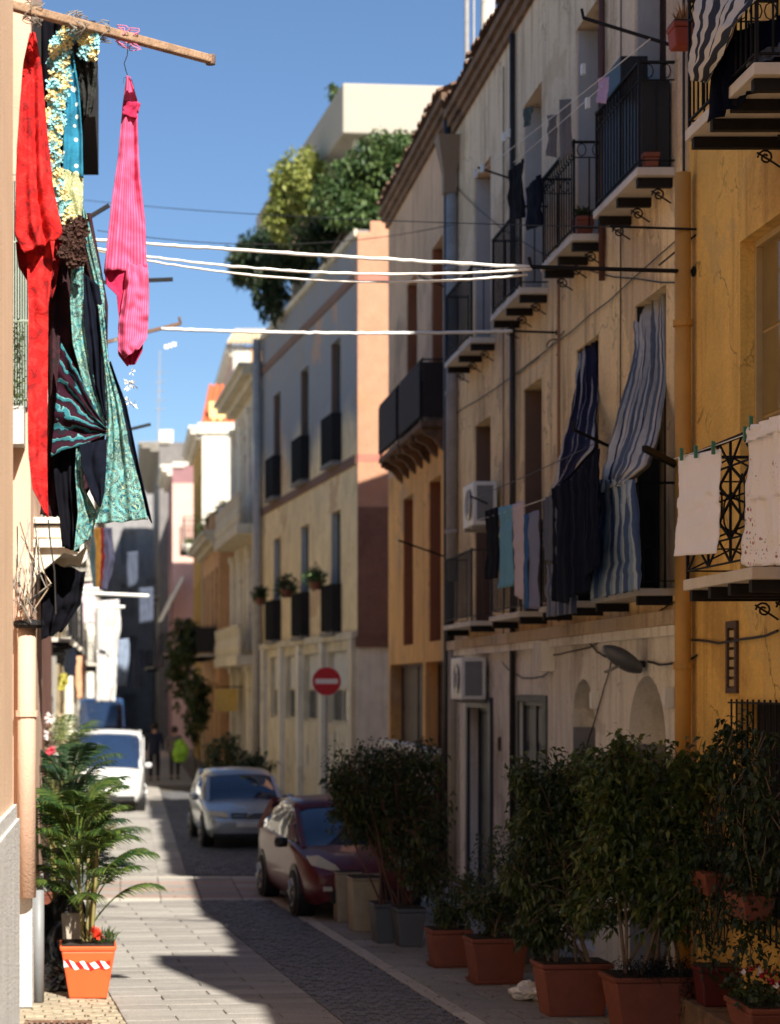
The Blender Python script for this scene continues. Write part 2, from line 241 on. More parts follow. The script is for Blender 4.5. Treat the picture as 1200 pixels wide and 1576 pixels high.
# ------------------------------------------------------------------ mesh builder
class MB:
    def __init__(s): s.v = []; s.f = []; s.uv = None; s.tint = None
    def add(s, vs, fs):
        o = len(s.v); s.v += [tuple(p) for p in vs]; s.f += [tuple(i + o for i in f) for f in fs]
    def box(s, x0, x1, y0, y1, z0, z1, M=None):
        vs = [Vector((x, y, z)) for x in (x0, x1) for y in (y0, y1) for z in (z0, z1)]
        if M is not None: vs = [M @ p for p in vs]
        s.add(vs, [(0, 1, 3, 2), (4, 6, 7, 5), (0, 4, 5, 1), (2, 3, 7, 6), (0, 2, 6, 4), (1, 5, 7, 3)]); return s
    def tube(s, pts, r, n=6, cap=True):
        pts = [Vector(p) for p in pts]; rs = r if isinstance(r, (list, tuple)) else [r] * len(pts)
        rings = []; prev = None
        for i, p in enumerate(pts):
            d = (pts[min(i + 1, len(pts) - 1)] - pts[max(i - 1, 0)])
            if d.length < 1e-9: d = Vector((0, 0, 1))
            d.normalize()
            a = prev if prev is not None and abs(prev.dot(d)) < .95 else (Vector((0, 0, 1)) if abs(d.z) < .9 else Vector((1, 0, 0)))
            b = d.cross(a).normalized(); a = b.cross(d).normalized(); prev = a
            rings.append([p + (a * math.cos(t) + b * math.sin(t)) * rs[i] for t in [2 * math.pi * k / n for k in range(n)]])
        vs = [q for rg in rings for q in rg]; fs = []
        for i in range(len(rings) - 1):
            for k in range(n):
                fs.append((i * n + k, i * n + (k + 1) % n, (i + 1) * n + (k + 1) % n, (i + 1) * n + k))
        if cap: fs.append(tuple(range(n - 1, -1, -1))); fs.append(tuple(range((len(rings) - 1) * n, len(rings) * n)))
        s.add(vs, fs); return s
    def bar(s, a, b, w, h=None):
        a = Vector(a); b = Vector(b); h = h or w; d = (b - a); L = d.length; d.normalize()
        up = Vector((0, 0, 1)) if abs(d.z) < .95 else Vector((0, 1, 0))
        x = d.cross(up).normalized(); z = x.cross(d).normalized()
        M = Matrix((x, d, z)).transposed().to_4x4(); M.translation = a
        return s.box(-w / 2, w / 2, 0, L, -h / 2, h / 2, M)
    def lathe(s, c, prof, n=20, M=None):
        c = Vector(c); vs = []
        for (r, z) in prof:
            for k in range(n):
                t = 2 * math.pi * k / n; p = Vector((r * math.cos(t), r * math.sin(t), z))
                vs.append(c + (M @ p if M is not None else p))
        fs = [(i * n + k, i * n + (k + 1) % n, (i + 1) * n + (k + 1) % n, (i + 1) * n + k) for i in range(len(prof) - 1) for k in range(n)]
        fs.append(tuple(range(n - 1, -1, -1))); fs.append(tuple(range((len(prof) - 1) * n, len(prof) * n)))
        s.add(vs, fs); return s
    def prism(s, poly, fn, d0, d1):          # poly of (a,b); fn(a,b,d) -> point
        n = len(poly); vs = [fn(a, b, d0) for a, b in poly] + [fn(a, b, d1) for a, b in poly]
        s.add(vs, [tuple(range(n)), tuple(range(2 * n - 1, n - 1, -1))] + [(i, i + n, (i + 1) % n + n, (i + 1) % n) for i in range(n)]); return s
    def taper(s, c, w0, d0, w1, d1, z0, z1, rz=0):  # rectangular pot
        M = Matrix.Translation(Vector(c)) @ Matrix.Rotation(rz, 4, 'Z')
        vs = [M @ Vector((x * w / 2, y * d / 2, z)) for (w, d, z) in ((w0, d0, z0), (w1, d1, z1)) for x, y in ((-1, -1), (1, -1), (1, 1), (-1, 1))]
        s.add(vs, [(3, 2, 1, 0), (4, 5, 6, 7), (0, 1, 5, 4), (1, 2, 6, 5), (2, 3, 7, 6), (3, 0, 4, 7)]); return s
    def build(s, name, m, parent=None, smooth=False, label=None, cat=None, group=None, kind=None, origin=None, bevel=0):
        me = bpy.data.meshes.new(name)
        if parent is not None: o0 = ROOT[parent.name]
        elif origin is not None: o0 = Vector(origin)
        else:
            xs = [p[0] for p in s.v]; ys = [p[1] for p in s.v]; zs = [p[2] for p in s.v]
            o0 = Vector(((min(xs) + max(xs)) / 2, (min(ys) + max(ys)) / 2, min(zs)))
        me.from_pydata([(p[0] - o0.x, p[1] - o0.y, p[2] - o0.z) for p in s.v], [], s.f)
        if s.uv:
            ul = me.uv_layers.new(name='UVMap')
            for lp in me.loops: ul.data[lp.index].uv = s.uv[lp.vertex_index]
        if s.tint:
            a = me.attributes.new('tint', 'FLOAT', 'POINT'); a.data.foreach_set('value', s.tint[:len(me.vertices)])
        me.materials.append(m)
        if smooth: me.polygons.foreach_set('use_smooth', [True] * len(me.polygons))
        me.update()
        o = bpy.data.objects.new(name, me); col.objects.link(o)
        if bevel:
            bv = o.modifiers.new('bevel', 'BEVEL'); bv.width = bevel; bv.segments = 2; bv.limit_method = 'ANGLE'
        if parent is not None: o.parent = parent; ROOT[o.name] = o0
        else: o.location = o0; ROOT[o.name] = o0.copy()
        tag(o, label, cat, group, kind)
        return o
ROOT = {}
def tag(o, label=None, cat=None, group=None, kind=None):
    if label: o['label'] = label
    if cat: o['category'] = cat
    if group: o['group'] = group
    if kind: o['kind'] = kind
    return o
def thing(name, label, cat, loc, group=None):
    o = bpy.data.objects.new(name, None); o.empty_display_size = .2; col.objects.link(o); o.location = loc
    ROOT[o.name] = Vector(loc); return tag(o, label, cat, group)
def inst(src, name, parent, offset, rot=None, scale=None):
    o = bpy.data.objects.new(name, src.data); col.objects.link(o); o.parent = parent; o.location = offset
    if rot is not None: o.rotation_euler = rot
    if scale is not None: o.scale = scale
    return o

# ------------------------------------------------------------------ facade frames
class Fr:
    def __init__(s, o, U, N): s.o = Vector((o[0], o[1], 0)); s.U = Vector((*U, 0)).normalized(); s.N = Vector((*N, 0)).normalized()
    def p(s, u, n, z): return s.o + s.U * u + s.N * n + Vector((0, 0, z))
    def box(s, mb, u0, u1, n0, n1, z0, z1):
        vs = [s.p(u, n, z) for u in (u0, u1) for n in (n0, n1) for z in (z0, z1)]
        mb.add(vs, [(0, 1, 3, 2), (4, 6, 7, 5), (0, 4, 5, 1), (2, 3, 7, 6), (0, 2, 6, 4), (1, 5, 7, 3)]); return mb
def right_fr(X): return Fr((X, 0), (0, 1), (-1, 0))
def left_fr(X): return Fr((X, 0), (0, 1), (1, 0))

def wall_mesh(fr, u0, u1, z0, z1, ops, rec=.3, back=9.0, roof=True):
    """hollow building shell with real recessed openings; u along the street"""
    mb = MB(); us = sorted({u0, u1, *[o[0] for o in ops], *[o[1] for o in ops]}); zs = sorted({z0, z1, *[o[2] for o in ops], *[o[3] for o in ops]})
    us = [u for u in us if u0 <= u <= u1]; zs = [z for z in zs if z0 <= z <= z1]
    for i in range(len(us) - 1):
        for j in range(len(zs) - 1):
            cu = (us[i] + us[i + 1]) / 2; cz = (zs[j] + zs[j + 1]) / 2
            if any(o[0] < cu < o[1] and o[2] < cz < o[3] for o in ops): continue
            mb.add([fr.p(us[i], 0, zs[j]), fr.p(us[i + 1], 0, zs[j]), fr.p(us[i + 1], 0, zs[j + 1]), fr.p(us[i], 0, zs[j + 1])], [(0, 1, 2, 3)])
    for o in ops:
        a, b, c, d = o[:4]; P = lambda u, n, z: fr.p(u, n, z)
        for q in (((a, 0, c), (a, -rec, c), (a, -rec, d), (a, 0, d)), ((b, 0, c), (b, -rec, c), (b, -rec, d), (b, 0, d)),
                  ((a, 0, c), (b, 0, c), (b, -rec, c), (a, -rec, c)), ((a, 0, d), (b, 0, d), (b, -rec, d), (a, -rec, d)),
                  ((a, -rec, c), (b, -rec, c), (b, -rec, d), (a, -rec, d))):
            mb.add([P(*t) for t in q], [(0, 1, 2, 3)])
        if len(o) > 4 and o[4] == 'arch':       # spandrels that turn the square head into a round one
            r = (b - a) / 2; zc = d - r; cx = (a + b) / 2
            for sgn in (-1, 1):
                poly = [(cx + sgn * r, d), (cx, d)] + [(cx + sgn * r * math.sin(t), zc + r * math.cos(t)) for t in [math.pi / 2 * k / 8 for k in range(9)]]
                mb.prism(poly, lambda a_, b_, n_: fr.p(a_, n_, b_), .0, -rec + .01)
    for q in (((u0, 0), (u0, -back)), ((u1, 0), (u1, -back)), ((u0, -back), (u1, -back))):
        mb.add([fr.p(q[0][0], q[0][1], z0), fr.p(q[1][0], q[1][1], z0), fr.p(q[1][0], q[1][1], z1), fr.p(q[0][0], q[0][1], z1)], [(0, 1, 2, 3)])
    if roof: mb.add([fr.p(u0, 0, z1), fr.p(u1, 0, z1), fr.p(u1, -back, z1), fr.p(u0, -back, z1)], [(0, 1, 2, 3)])
    return mb

def window(fr, op, bld, kind='shutter', fm=WOODC, gm=GLASSD, rec=.3, label=None, rows=3, trans=None):
    a, b, c, d = op[:4]; n0 = -rec + .01; t = .06; mb = MB()
    if kind == 'dark':
        fr.box(mb, a + .01, b - .01, n0, n0 + .03, c + .01, d - .01); return mb.build('doorway', DARK, bld, label=label)
    for (x0, x1, z0, z1) in ((a + .005, a + t, c + .005, d - .005), (b - t, b - .005, c + .005, d - .005), (a + t, b - t, d - t, d - .005), (a + t, b - t, c + .005, c + t)):
        fr.box(mb, x0, x1, n0, n0 + .07, z0, z1)
    mid = (a + b) / 2; fr.box(mb, mid - .025, mid + .025, n0, n0 + .065, c + t, d - t)
    nm = 'window' if kind == 'glass' else 'shutter_frame'
    w = mb.build(nm, fm, bld, label=label)
    for (x0, x1) in ((a + t, mid - .025), (mid + .025, b - t)):
        if kind == 'glass':
            for k in range(rows):
                z0 = c + t + (d - c - 2 * t) * k / rows; z1 = c + t + (d - c - 2 * t) * (k + 1) / rows
                g = MB(); fr.box(g, x0 + .02, x1 - .02, n0 + .01, n0 + .02, z0 + .015, z1 - .015); g.build('pane', gm, w)
            g = MB(); fr.box(g, x0, x1, n0, n0 + .005, c + t, d - t); g.build('sash', fm, w)
        elif kind == 'panel':
            g = MB(); fr.box(g, x0, x1, n0, n0 + .03, c + t, d - t)
            hh = (d - c - 2 * t) / rows
            for k in range(rows): fr.box(g, x0 + .07, x1 - .07, n0 + .03, n0 + .045, c + t + hh * k + .08, c + t + hh * (k + 1) - .04)
            g.build('leaf', fm, w)
        else:
            g = MB(); fr.box(g, x0, x1, n0, n0 + .012, c + t, d - t)
            for (q0, q1) in ((x0, x0 + .05), (x1 - .05, x1)): fr.box(g, q0, q1, n0 + .012, n0 + .045, c + t, d - t)
            z = c + t + .03
            while z < d - t - .05:
                vs = [fr.p(x0 + .05, n0 + .012, z + .035), fr.p(x1 - .05, n0 + .012, z + .035), fr.p(x1 - .05, n0 + .04, z), fr.p(x0 + .05, n0 + .04, z),
                      fr.p(x0 + .05, n0 + .012, z + .045), fr.p(x1 - .05, n0 + .012, z + .045), fr.p(x1 - .05, n0 + .046, z + .006), fr.p(x0 + .05, n0 + .046, z + .006)]
                g.add(vs, [(0, 1, 2, 3), (4, 7, 6, 5), (3, 2, 6, 7)]); z += .06 if trans is None else trans
            g.build('shutter', fm, w)
    return w

def spiral(fr, u, n, z, r, turns=1.4, sgn=1, nseg=14, flip=1):
    return [fr.p(u, n + sgn * (r * (1 - .72 * k / nseg)) * math.cos(2 * math.pi * turns * k / nseg), z + flip * (r * (1 - .72 * k / nseg)) * math.sin(2 * math.pi * turns * k / nseg)) for k in range(nseg + 1)]

def balcony(fr, u0, u1, dep, z, bld, slab_t=.08, rail_h=1.02, beams=3, beam_mat=None, slab_mat=MARB, rail='plain', iron=IRON, scroll=True, cover=None, bracket_mat=None, label=None):
    """z = top of the slab"""
    mb = MB(); fr.box(mb, u0, u1, 0.0, dep, z - slab_t, z); bal = mb.build('balcony', slab_mat, bld, bevel=.008, label=label)
    beam_mat = beam_mat or IRON
    for k in range(beams):
        u = u0 + .12 + (u1 - u0 - .24) * k / max(1, beams - 1); g = MB()
        fr.box(g, u - .035, u + .035, 0, dep - .03, z - slab_t - .09, z - slab_t - .002)
        if scroll:
            g.tube(spiral(fr, u, .13, z - slab_t - .16, .065), .009, 5)
            g.tube([fr.p(u, .01, z - slab_t - .24), fr.p(u, .07, z - slab_t - .2), fr.p(u, .2, z - slab_t - .12)], .009, 5)
        g.build('bracket', bracket_mat or beam_mat, bal)
    e = .03; g = MB(); zt = z + rail_h; corners = [(u0 + e, .0), (u0 + e, dep - e), (u1 - e, dep - e), (u1 - e, .0)]
    def run(c0, c1):
        (a0, n0), (a1, n1) = c0, c1; L = math.hypot(a1 - a0, n1 - n0)
        P = lambda t, zz: fr.p(a0 + (a1 - a0) * t, n0 + (n1 - n0) * t, zz)
        g.bar(P(0, zt), P(1, zt), .04, .022); g.bar(P(0, z + .07), P(1, z + .07), .028, .012); g.bar(P(1, z), P(1, zt + .03), .024)
        if rail in ('plain', 'curly'):
            k = max(1, int(L / .115))
            if rail == 'curly': g.bar(P(0, zt - .17), P(1, zt - .17), .018, .01)
            for i in range(1, k): g.bar(P(i / k, z + .07), P(i / k, zt - (.17 if rail == 'curly' else 0)), .014)
            if rail == 'curly':
                for i in range(k):
                    c = P((i + .5) / k, zt - .085); d = (P(1, 0) - P(0, 0)).normalized()
                    g.tube([c + d * .05 * math.cos(q) + Vector((0, 0, .07 * math.sin(q))) for q in [2 * math.pi * j / 8 for j in range(9)]], .006, 4, False)
        elif rail == 'lattice':
            k = max(1, round(L / .5)); g.bar(P(0, zt - .2), P(1, zt - .2), .018, .012); g.bar(P(0, z + .25), P(1, z + .25), .018, .012)
            for i in range(k):
                a, b, m = i / k, (i + 1) / k, (i + .5) / k
                for (z0, z1) in ((z + .25, z + .54), (z + .54, zt - .2)):
                    g.bar(P(a, z0), P(b, z1), .016); g.bar(P(b, z0), P(a, z1), .016)
                g.bar(P(a, z + .07), P(m, z + .25), .014); g.bar(P(m, z + .25), P(b, z + .07), .014)
                g.bar(P(a, zt - .2), P(m, zt), .014); g.bar(P(m, zt), P(b, zt - .2), .014)
                g.bar(P(a, z + .07), P(a, zt), .018)
                c = P(m, z + .54); d = (P(1, 0) - P(0, 0)).normalized()
                g.tube([c + d * .07 * math.cos(q) + Vector((0, 0, .17 * math.sin(q))) for q in [2 * math.pi * j / 12 for j in range(13)]], .008, 4, False)
    for i in range(3): run(corners[i], corners[i + 1])
    g.build('railing', iron, bal)
    if cover is not None:
        c = MB(); fr.box(c, u0 + .06, u1 - .06, dep + .002, dep + .014, z + .08, zt - .05); fr.box(c, u0 - .01, u0 - .002, .04, dep - .04, z + .08, zt - .05)
        c.build('privacy_screen', cover, bal)
    return bal

def tile_row(fr, u0, u1, n, z, bld, m=TILE, step=.21, ln=.5, drop=.18, cap=280):
    """curved roof tiles hanging over an eave, each its own piece sharing one mesh"""
    k = int((u1 - u0) / step); src = None
    for i in range(min(k, cap)):
        u = u0 + (i + .5) * step; c = fr.p(u, n, z)
        if src is None:
            mb = MB(); r = step * .52; vs = []; N = 6
            for (nn, zz, rr) in ((0, 0, r), (-ln, drop, r * .85)):
                for k2 in range(N + 1):
                    t = math.pi * k2 / N
                    vs.append(fr.p(u - rr * math.cos(t), n + nn, z + zz + rr * .62 * math.sin(t)))
            for (nn, zz, rr) in ((0, 0, r - .02), (-ln, drop, r * .85 - .02)):
                for k2 in range(N + 1):
                    t = math.pi * k2 / N
                    vs.append(fr.p(u - rr * math.cos(t), n + nn, z + zz + rr * .62 * math.sin(t)))
            M_ = N + 1; fs = [(j, j + 1, M_ + j + 1, M_ + j) for j in range(N)] + [(2 * M_ + j, 3 * M_ + j, 3 * M_ + j + 1, 2 * M_ + j + 1) for j in range(N)] + [(j, 2 * M_ + j, 2 * M_ + j + 1, j + 1) for j in range(N)]
            mb.add(vs, fs); src = mb.build('roof_tile', m, bld); base = c
        else:
            inst(src, 'roof_tile', bld, (c - base) + fr.N * random.uniform(-.03, .03), (random.uniform(-.02, .02), 0, random.uniform(-.02, .02)))

def downpipe(pts, r, name, m, label, group=None, collars=()):
    t = thing(name, label, 'drainpipe', (pts[-1][0], pts[-1][1], min(p[2] for p in pts)), group)
    MB().tube(pts, r, 12).build('pipe', m, t, smooth=True)
    for z in collars:
        MB().lathe((pts[0][0], pts[0][1], z), [(r * 1.02, -.03), (r * 1.22, -.03), (r * 1.22, .03), (r * 1.02, .03)], 12).build('collar', m, t)
    return t
# ------------------------------------------------------------------ pieces that share a mesh
def piece(mb, name, m, parent, c, kind=None, smooth=False):
    me = bpy.data.meshes.new(name); me.from_pydata([(p[0] - c[0], p[1] - c[1], p[2] - c[2]) for p in mb.v], [], mb.f); me.materials.append(m)
    if smooth: me.polygons.foreach_set('use_smooth', [True] * len(me.polygons))
    o = bpy.data.objects.new(name, me); col.objects.link(o); o.parent = parent; o.location = Vector(c) - ROOT[parent.name]; ROOT[o.name] = ROOT[parent.name]
    return o
def tile_row(fr, u0, u1, n, z, bld, m=TILE, step=.21, ln=.5, drop=.18):
    k = int((u1 - u0) / step); r = step * .52; N = 5; mb = MB(); c = fr.p(u0 + .5 * step, n, z); vs = []
    for dr in (0, .02):
        for (nn, zz, rr) in ((0, 0, r - dr), (-ln, drop, r * .85 - dr)):
            for k2 in range(N + 1):
                t = math.pi * k2 / N; vs.append(c - fr.U * rr * math.cos(t) + fr.N * nn + Vector((0, 0, zz + rr * .62 * math.sin(t))))
    M_ = N + 1
    mb.add(vs, [(j, j + 1, M_ + j + 1, M_ + j) for j in range(N)] + [(2 * M_ + j, 3 * M_ + j, 3 * M_ + j + 1, 2 * M_ + j + 1) for j in range(N)] + [(j, 2 * M_ + j, 2 * M_ + j + 1, j + 1) for j in range(N)])
    src = piece(mb, 'roof_tile', m, bld, c)
    for i in range(1, k):
        inst(src, 'roof_tile', bld, src.location + fr.U * (i * step) + fr.N * random.uniform(-.04, .04) + Vector((0, 0, random.uniform(-.012, .012))), (random.uniform(-.03, .03), random.uniform(-.03, .03), random.uniform(-.05, .05)))

# ------------------------------------------------------------------ the ground
MB().box(-150, 150, -60, 400, -.5, -.06).build('ground', mat('dark asphalt', (.05, .05, .052), .9, .2, 2), kind='structure')
SLAB = mat('grey granite slab', lin((154, 150, 144)), .75, .16, 1.6, 0, lin((92, 86, 80)), .6, .5, 60, fleck=.16, rnd=(.8, 1.1))
SLABR = mat('sidewalk slab', lin((150, 146, 138)), .8, .16, 1.4, 0, lin((86, 82, 78)), .6, .5, 60, fleck=.14, rnd=(.8, 1.12))
JOINT = mat('dusty joint', lin((84, 78, 70)), .95, .25, 3, fleck=.2)
SETT = mat('basalt sett', lin((108, 108, 110)), .6, .3, 7, 0, lin((60, 58, 60)), .5, .5, 60, fleck=.2, rnd=(.65, 1.3))
KERB = mat('pale kerb stone', lin((186, 180, 168)), .8, .1, 2, 0, lin((130, 122, 112)), .4, .4, 50)
REDB = mat('reddish paver', lin((158, 138, 128)), .8, .12, 3, 0, lin((120, 84, 76)), .4, .4, 50)
GUT = mat('sandy gutter stone', lin((160, 150, 130)), .9, .25, 6, 0, lin((110, 96, 72)), .5, .6, 50, fleck=.2)
GF = Fr((0, 18), (-.1, 1), (1, .1))                    # the paving runs askew to the houses
SF = Fr((0, 0), (0, 1), (1, 0))
def stone_mesh(fr, u0, u1, n0, n1, zt, t=.05, b=.007):
    mb = MB(); q = [(u0, n0), (u1, n0), (u1, n1), (u0, n1)]; qi = [(u0 + b, n0 + b), (u1 - b, n0 + b), (u1 - b, n1 - b), (u0 + b, n1 - b)]
    vs = [fr.p(u, n, zt - t) for u, n in q] + [fr.p(u, n, zt - b * .7) for u, n in q] + [fr.p(u, n, zt) for u, n in qi]
    fs = []
    for k in range(4):
        j = (k + 1) % 4; fs += [(k, j, 4 + j, 4 + k), (4 + k, 4 + j, 8 + j, 8 + k)]
    fs.append((8, 9, 10, 11)); mb.add(vs, fs); return mb
pav = MB().box(-3.2, 7, 8, 175, -.055, -.026).build('pavement', JOINT, kind='structure', origin=(0, 18, 0))
ROOT[pav.name] = Vector((0, 18, 0))
def lay(fr, u0, u1, du, n0, n1, dn, m, name, jitter=.004, limit=300, bond=True, gap=.006, clip=None, order=1):
    """stones laid row by row (rows across the street); the nearest are single pieces, the rest one mesh"""
    protos = {}; rest = MB(); cnt = 0; u = u0; row = 0
    while u < u1 - .01:
        n = n0 - (dn / 2 if bond and row % 2 else 0)
        while n < n1 - .01:
            a, b = max(n, n0), min(n + dn, n1)
            if b - a > .05:
                c = fr.p(u + du / 2, (a + b) / 2, 0)
                if clip is None or clip(c):
                    if cnt < limit:
                        key = round(b - a, 3)
                        if key not in protos:
                            mb = stone_mesh(fr, u + gap, u + du - gap, a + gap, b - gap, 0); src = piece(mb, name, m, pav, c); protos[key] = src
                        else:
                            o = inst(protos[key], name, pav, c - ROOT[pav.name] + Vector((0, 0, random.uniform(-jitter, jitter))), (random.uniform(-.004, .004), random.uniform(-.004, .004), random.uniform(-.003, .003)))
                        cnt += 1
                    else:
                        s = stone_mesh(fr, u + gap, u + du - gap, a + gap, b - gap, random.uniform(-jitter, jitter)); rest.add(s.v, s.f)
            n += dn
        u += du; row += 1
    if rest.f: rest.build(name + '_field', m, pav, kind='stuff')
lay(GF, -4.2, 10.3, .29, 0.0, 2.0, 1.0, SLAB, 'paving_slab', limit=170)
lay(SF, 32.3, 62, .42, -1.9, 1.0, .97, SLAB, 'paving_slab', limit=120)
lay(SF, 62, 120, 1.2, -1.9, 2.2, 1.3, SLAB, 'paving_slab', limit=0)
lay(GF, -4.2, 10.3, .58, 3.32, 6.3, .8, SLABR, 'sidewalk_slab', limit=140, clip=lambda c: c.x < 5.25)
lay(GF, -4.2, 10.3, .9, 3.14, 3.32, .18, KERB, 'kerb_stone', limit=40, bond=False)
lay(GF, -4.2, 10.3, .145, -1.3, -.0, .19, GUT, 'gutter_stone', jitter=.008, limit=300, gap=.008)
lay(GF, -4.2, 10.3, .105, 2.0, 3.14, .105, SETT, 'sett', jitter=.009, limit=300, gap=.008)
lay(SF, 32.3, 58, .14, 1.0, 4.9, .14, SETT, 'sett', jitter=.008, limit=0, gap=.01)
for k, (m_, nm, d_) in enumerate(((KERB, 'band_stone', .3), (REDB, 'band_paver', .5), (SLAB, 'band_paver', .5), (REDB, 'band_paver', .5), (SLAB, 'band_paver', .5), (REDB, 'band_paver', .5), (SLAB, 'band_paver', .5), (KERB, 'band_stone', .3))):
    y0 = 28.45 + [0, .3, .8, 1.3, 1.8, 2.3, 2.8, 3.3][k]
    lay(SF, y0, y0 + d_ - .01, d_ - .005, -1.9, 5.25, .6, m_, nm, limit=12)
# drain grate in the gutter
t = thing('drain_grate', 'rectangular rusty drain grate with slots set in the gutter by the left wall', 'drain', (-.62, 17.75, .0))
g = MB(); gx0, gx1, gy0, gy1 = -.94, -.32, 17.25, 18.0
for q in ((gx0, gx1, gy0, gy0 + .04), (gx0, gx1, gy1 - .04, gy1), (gx0, gx0 + .04, gy0, gy1), (gx1 - .04, gx1, gy0, gy1)): g.box(q[0], q[1], q[2], q[3], .004, .03)
g.build('frame', RUST, t); MB().box(gx0 + .04, gx1 - .04, gy0 + .04, gy1 - .04, .006, .012).build('pit', DARK, t)
for k in range(11): MB().box(gx0 + .06 + k * .051, gx0 + .085 + k * .051, gy0 + .04, gy1 - .04, .013, .028).build('bar', RUST, t)

# ------------------------------------------------------------------ right side: ochre house (R0)
def eave(fr, u0, u1, z, bld, over=.18, m=STONE, steps=3):
    for k in range(steps):
        g = MB(); fr.box(g, u0, u1, 0, over * (k + 1) / steps, z - .36 + .12 * k, z - .36 + .12 * (k + 1) - .002); g.build('cornice', m, bld)
F0 = right_fr(5.3)
b = thing('house', 'ochre yellow house at the right edge with the diamond lattice balcony', 'house', (6, 4, 0))
W0 = [(14.3, 15.55, 7.66, 10.3), (14.6, 16.85, 3.9, 6.95), (15.0, 16.9, 1.15, 2.98), (10, 11.2, 3.9, 6.6), (10, 11.2, 7.7, 10.2), (9.8, 11.2, .1, 2.6), (5, 6.2, 3.9, 6.6), (5, 6.2, 7.7, 10.2), (0, 1.2, 3.9, 6.6), (0, 1.2, 7.7, 10.2), (16.9, 17.15, 3.1, 3.62)]
wall_mesh(F0, -14, 18.38, 0, 10.9, W0, rec=.2).build('wall', YEL, b)
window(F0, W0[0], b, 'panel', WOODD, rec=.2); window(F0, W0[1], b, 'glass', WOODC, GLASST, rec=.2, rows=4); window(F0, W0[2], b, 'dark', rec=.2)
for o in W0[3:10]: window(F0, o, b, 'shutter', WOODG, rec=.2)
g = MB(); F0.box(g, 16.88, 16.93, .0, .03, 3.05, 3.68); F0.box(g, 17.12, 17.17, 0, .03, 3.05, 3.68); F0.box(g, 16.93, 17.12, 0, .03, 3.62, 3.68); F0.box(g, 16.93, 17.12, 0, .03, 3.05, 3.1)
vf = g.build('vent', WOODD, b)
for k in range(6): g = MB(); F0.box(g, 16.93, 17.12, -.1, .01, 3.11 + k * .086, 3.17 + k * .086); g.build('slat', WOODC, vf)
balcony(F0, 14.2, 15.95, .75, 3.98, b, slab_t=.09, beams=4, rail='lattice', rail_h=1.0)
balcony(F0, 14.15, 15.9, .75, 7.64, b, slab_t=.09, beams=4, rail='curly', rail_h=1.05)
eave(F0, -14, 18.38, 10.9, b); tile_row(F0, 8, 18.3, .24, 10.9, b)
g = MB(); F0.box(g, 13.0, 18.3, -.3, .12, 10.95, 11.95); g.build('shadow_parapet', YEL, b)  # unseen raised edge added to shape the shadow on the road
g = MB(); g.box(4.98, 6.4, 6.95, 7.7, 10.85, 13.3); g.build('chimney', YEL, b)  # unseen rooftop block added to cast the notch in the street shadow
# window grille in front of the low dark window, overgrown
g = MB()
for k in range(14): g.bar(F0.p(15.0 + k * .146, .06, 1.0), F0.p(15.0 + k * .146, .06, 3.0), .014)
for k in range(9): g.bar(F0.p(15.0, .07, 1.05 + k * .24), F0.p(16.95, .07, 1.05 + k * .24), .014)
g.build('window_grille', IRON, b)
t = thing('stone_ledge', 'low dark stone ledge along the foot of the yellow wall', 'ledge', (5.1, 16, 0))
MB().box(4.93, 5.298, 8, 18.0, -.02, .34).build('ledge', STONE, t, bevel=.02)

# ------------------------------------------------------------------ tan house (R1)
b = thing('house', 'weathered tan house with four upper balconies, striped curtains and a cream ground floor', 'house', (6, 25, 0))
YW = [(19.16, 20.34), (21.9, 23.0), (24.9, 26.06), (28.4, 29.7)]
W1 = [(a, c, 4.0, 7.07) for a, c in YW] + [(a, c, 8.08, 10.85) for a, c in YW]
G1 = [(19.16, 20.6, .1, 3.22, 'arch'), (22.06, 23.2, .1, 3.2, 'arch'), (24.7, 26.3, .6, 2.92), (28.35, 30.1, .02, 2.8)]
wall_mesh(F0, 18.42, 31.55, 3.86, 12.35, W1, rec=.34).build('wall', TAN, b)
wall_mesh(F0, 18.42, 31.55, 0, 3.86, G1, rec=.45, roof=False).build('wall', CREAMG, b)
g = MB(); F0.box(g, 18.42, 31.55, 0, .09, 3.6, 3.7); g.build('string_course', CREAMG, b); g = MB(); F0.box(g, 18.42, 31.55, 0, .13, 3.702, 3.84); g.build('string_course', TANUP, b)
for i, o in enumerate(W1):
    if i in (0, 1): window(F0, o, b, 'dark', rec=.34)
    elif i < 4: window(F0, o, b, 'shutter', WOODD, rec=.34)
    else: window(F0, o, b, 'shutter' if i != 7 else 'panel', (WOODO, WOODG, WOODG, WOODD)[7 - i], rec=.34)
for o in G1[:2]:
    g = MB(); F0.box(g, o[0] + .01, o[1] - .01, -.44, -.41, .1, 2.3); g.build('door', DOORG, b)
    g = MB(); F0.box(g, o[0] + .01, o[1] - .01, -.44, -.43, 2.31, 3.19); g.build('fanlight', mat('fanlight grey', lin((170, 166, 158)), .8), b)
window(F0, G1[2], b, 'panel', DOORG, rec=.12, rows=4)
g = MB(); F0.box(g, 24.55, 24.7, .0, .03, .55, 3.0); F0.box(g, 26.3, 26.45, 0, .03, .55, 3.0); F0.box(g, 24.7, 26.3, 0, .03, 2.92, 3.0); g.build('surround', WOODG, b)
d = window(F0, G1[3], b, 'panel', DOORG, rec=.2, rows=2)
g = MB(); F0.box(g, 28.2, 28.35, .0, .05, 0, 2.95); F0.box(g, 30.1, 30.25, 0, .05, 0, 2.95); F0.box(g, 28.35, 30.1, 0, .05, 2.8, 2.95); g.build('door_frame', DOORG, b)
g = MB(); F0.box(g, 28.9, 29.1, -.16, -.14, 1.5, 1.6); g.build('letter_plate', PIPE, b)
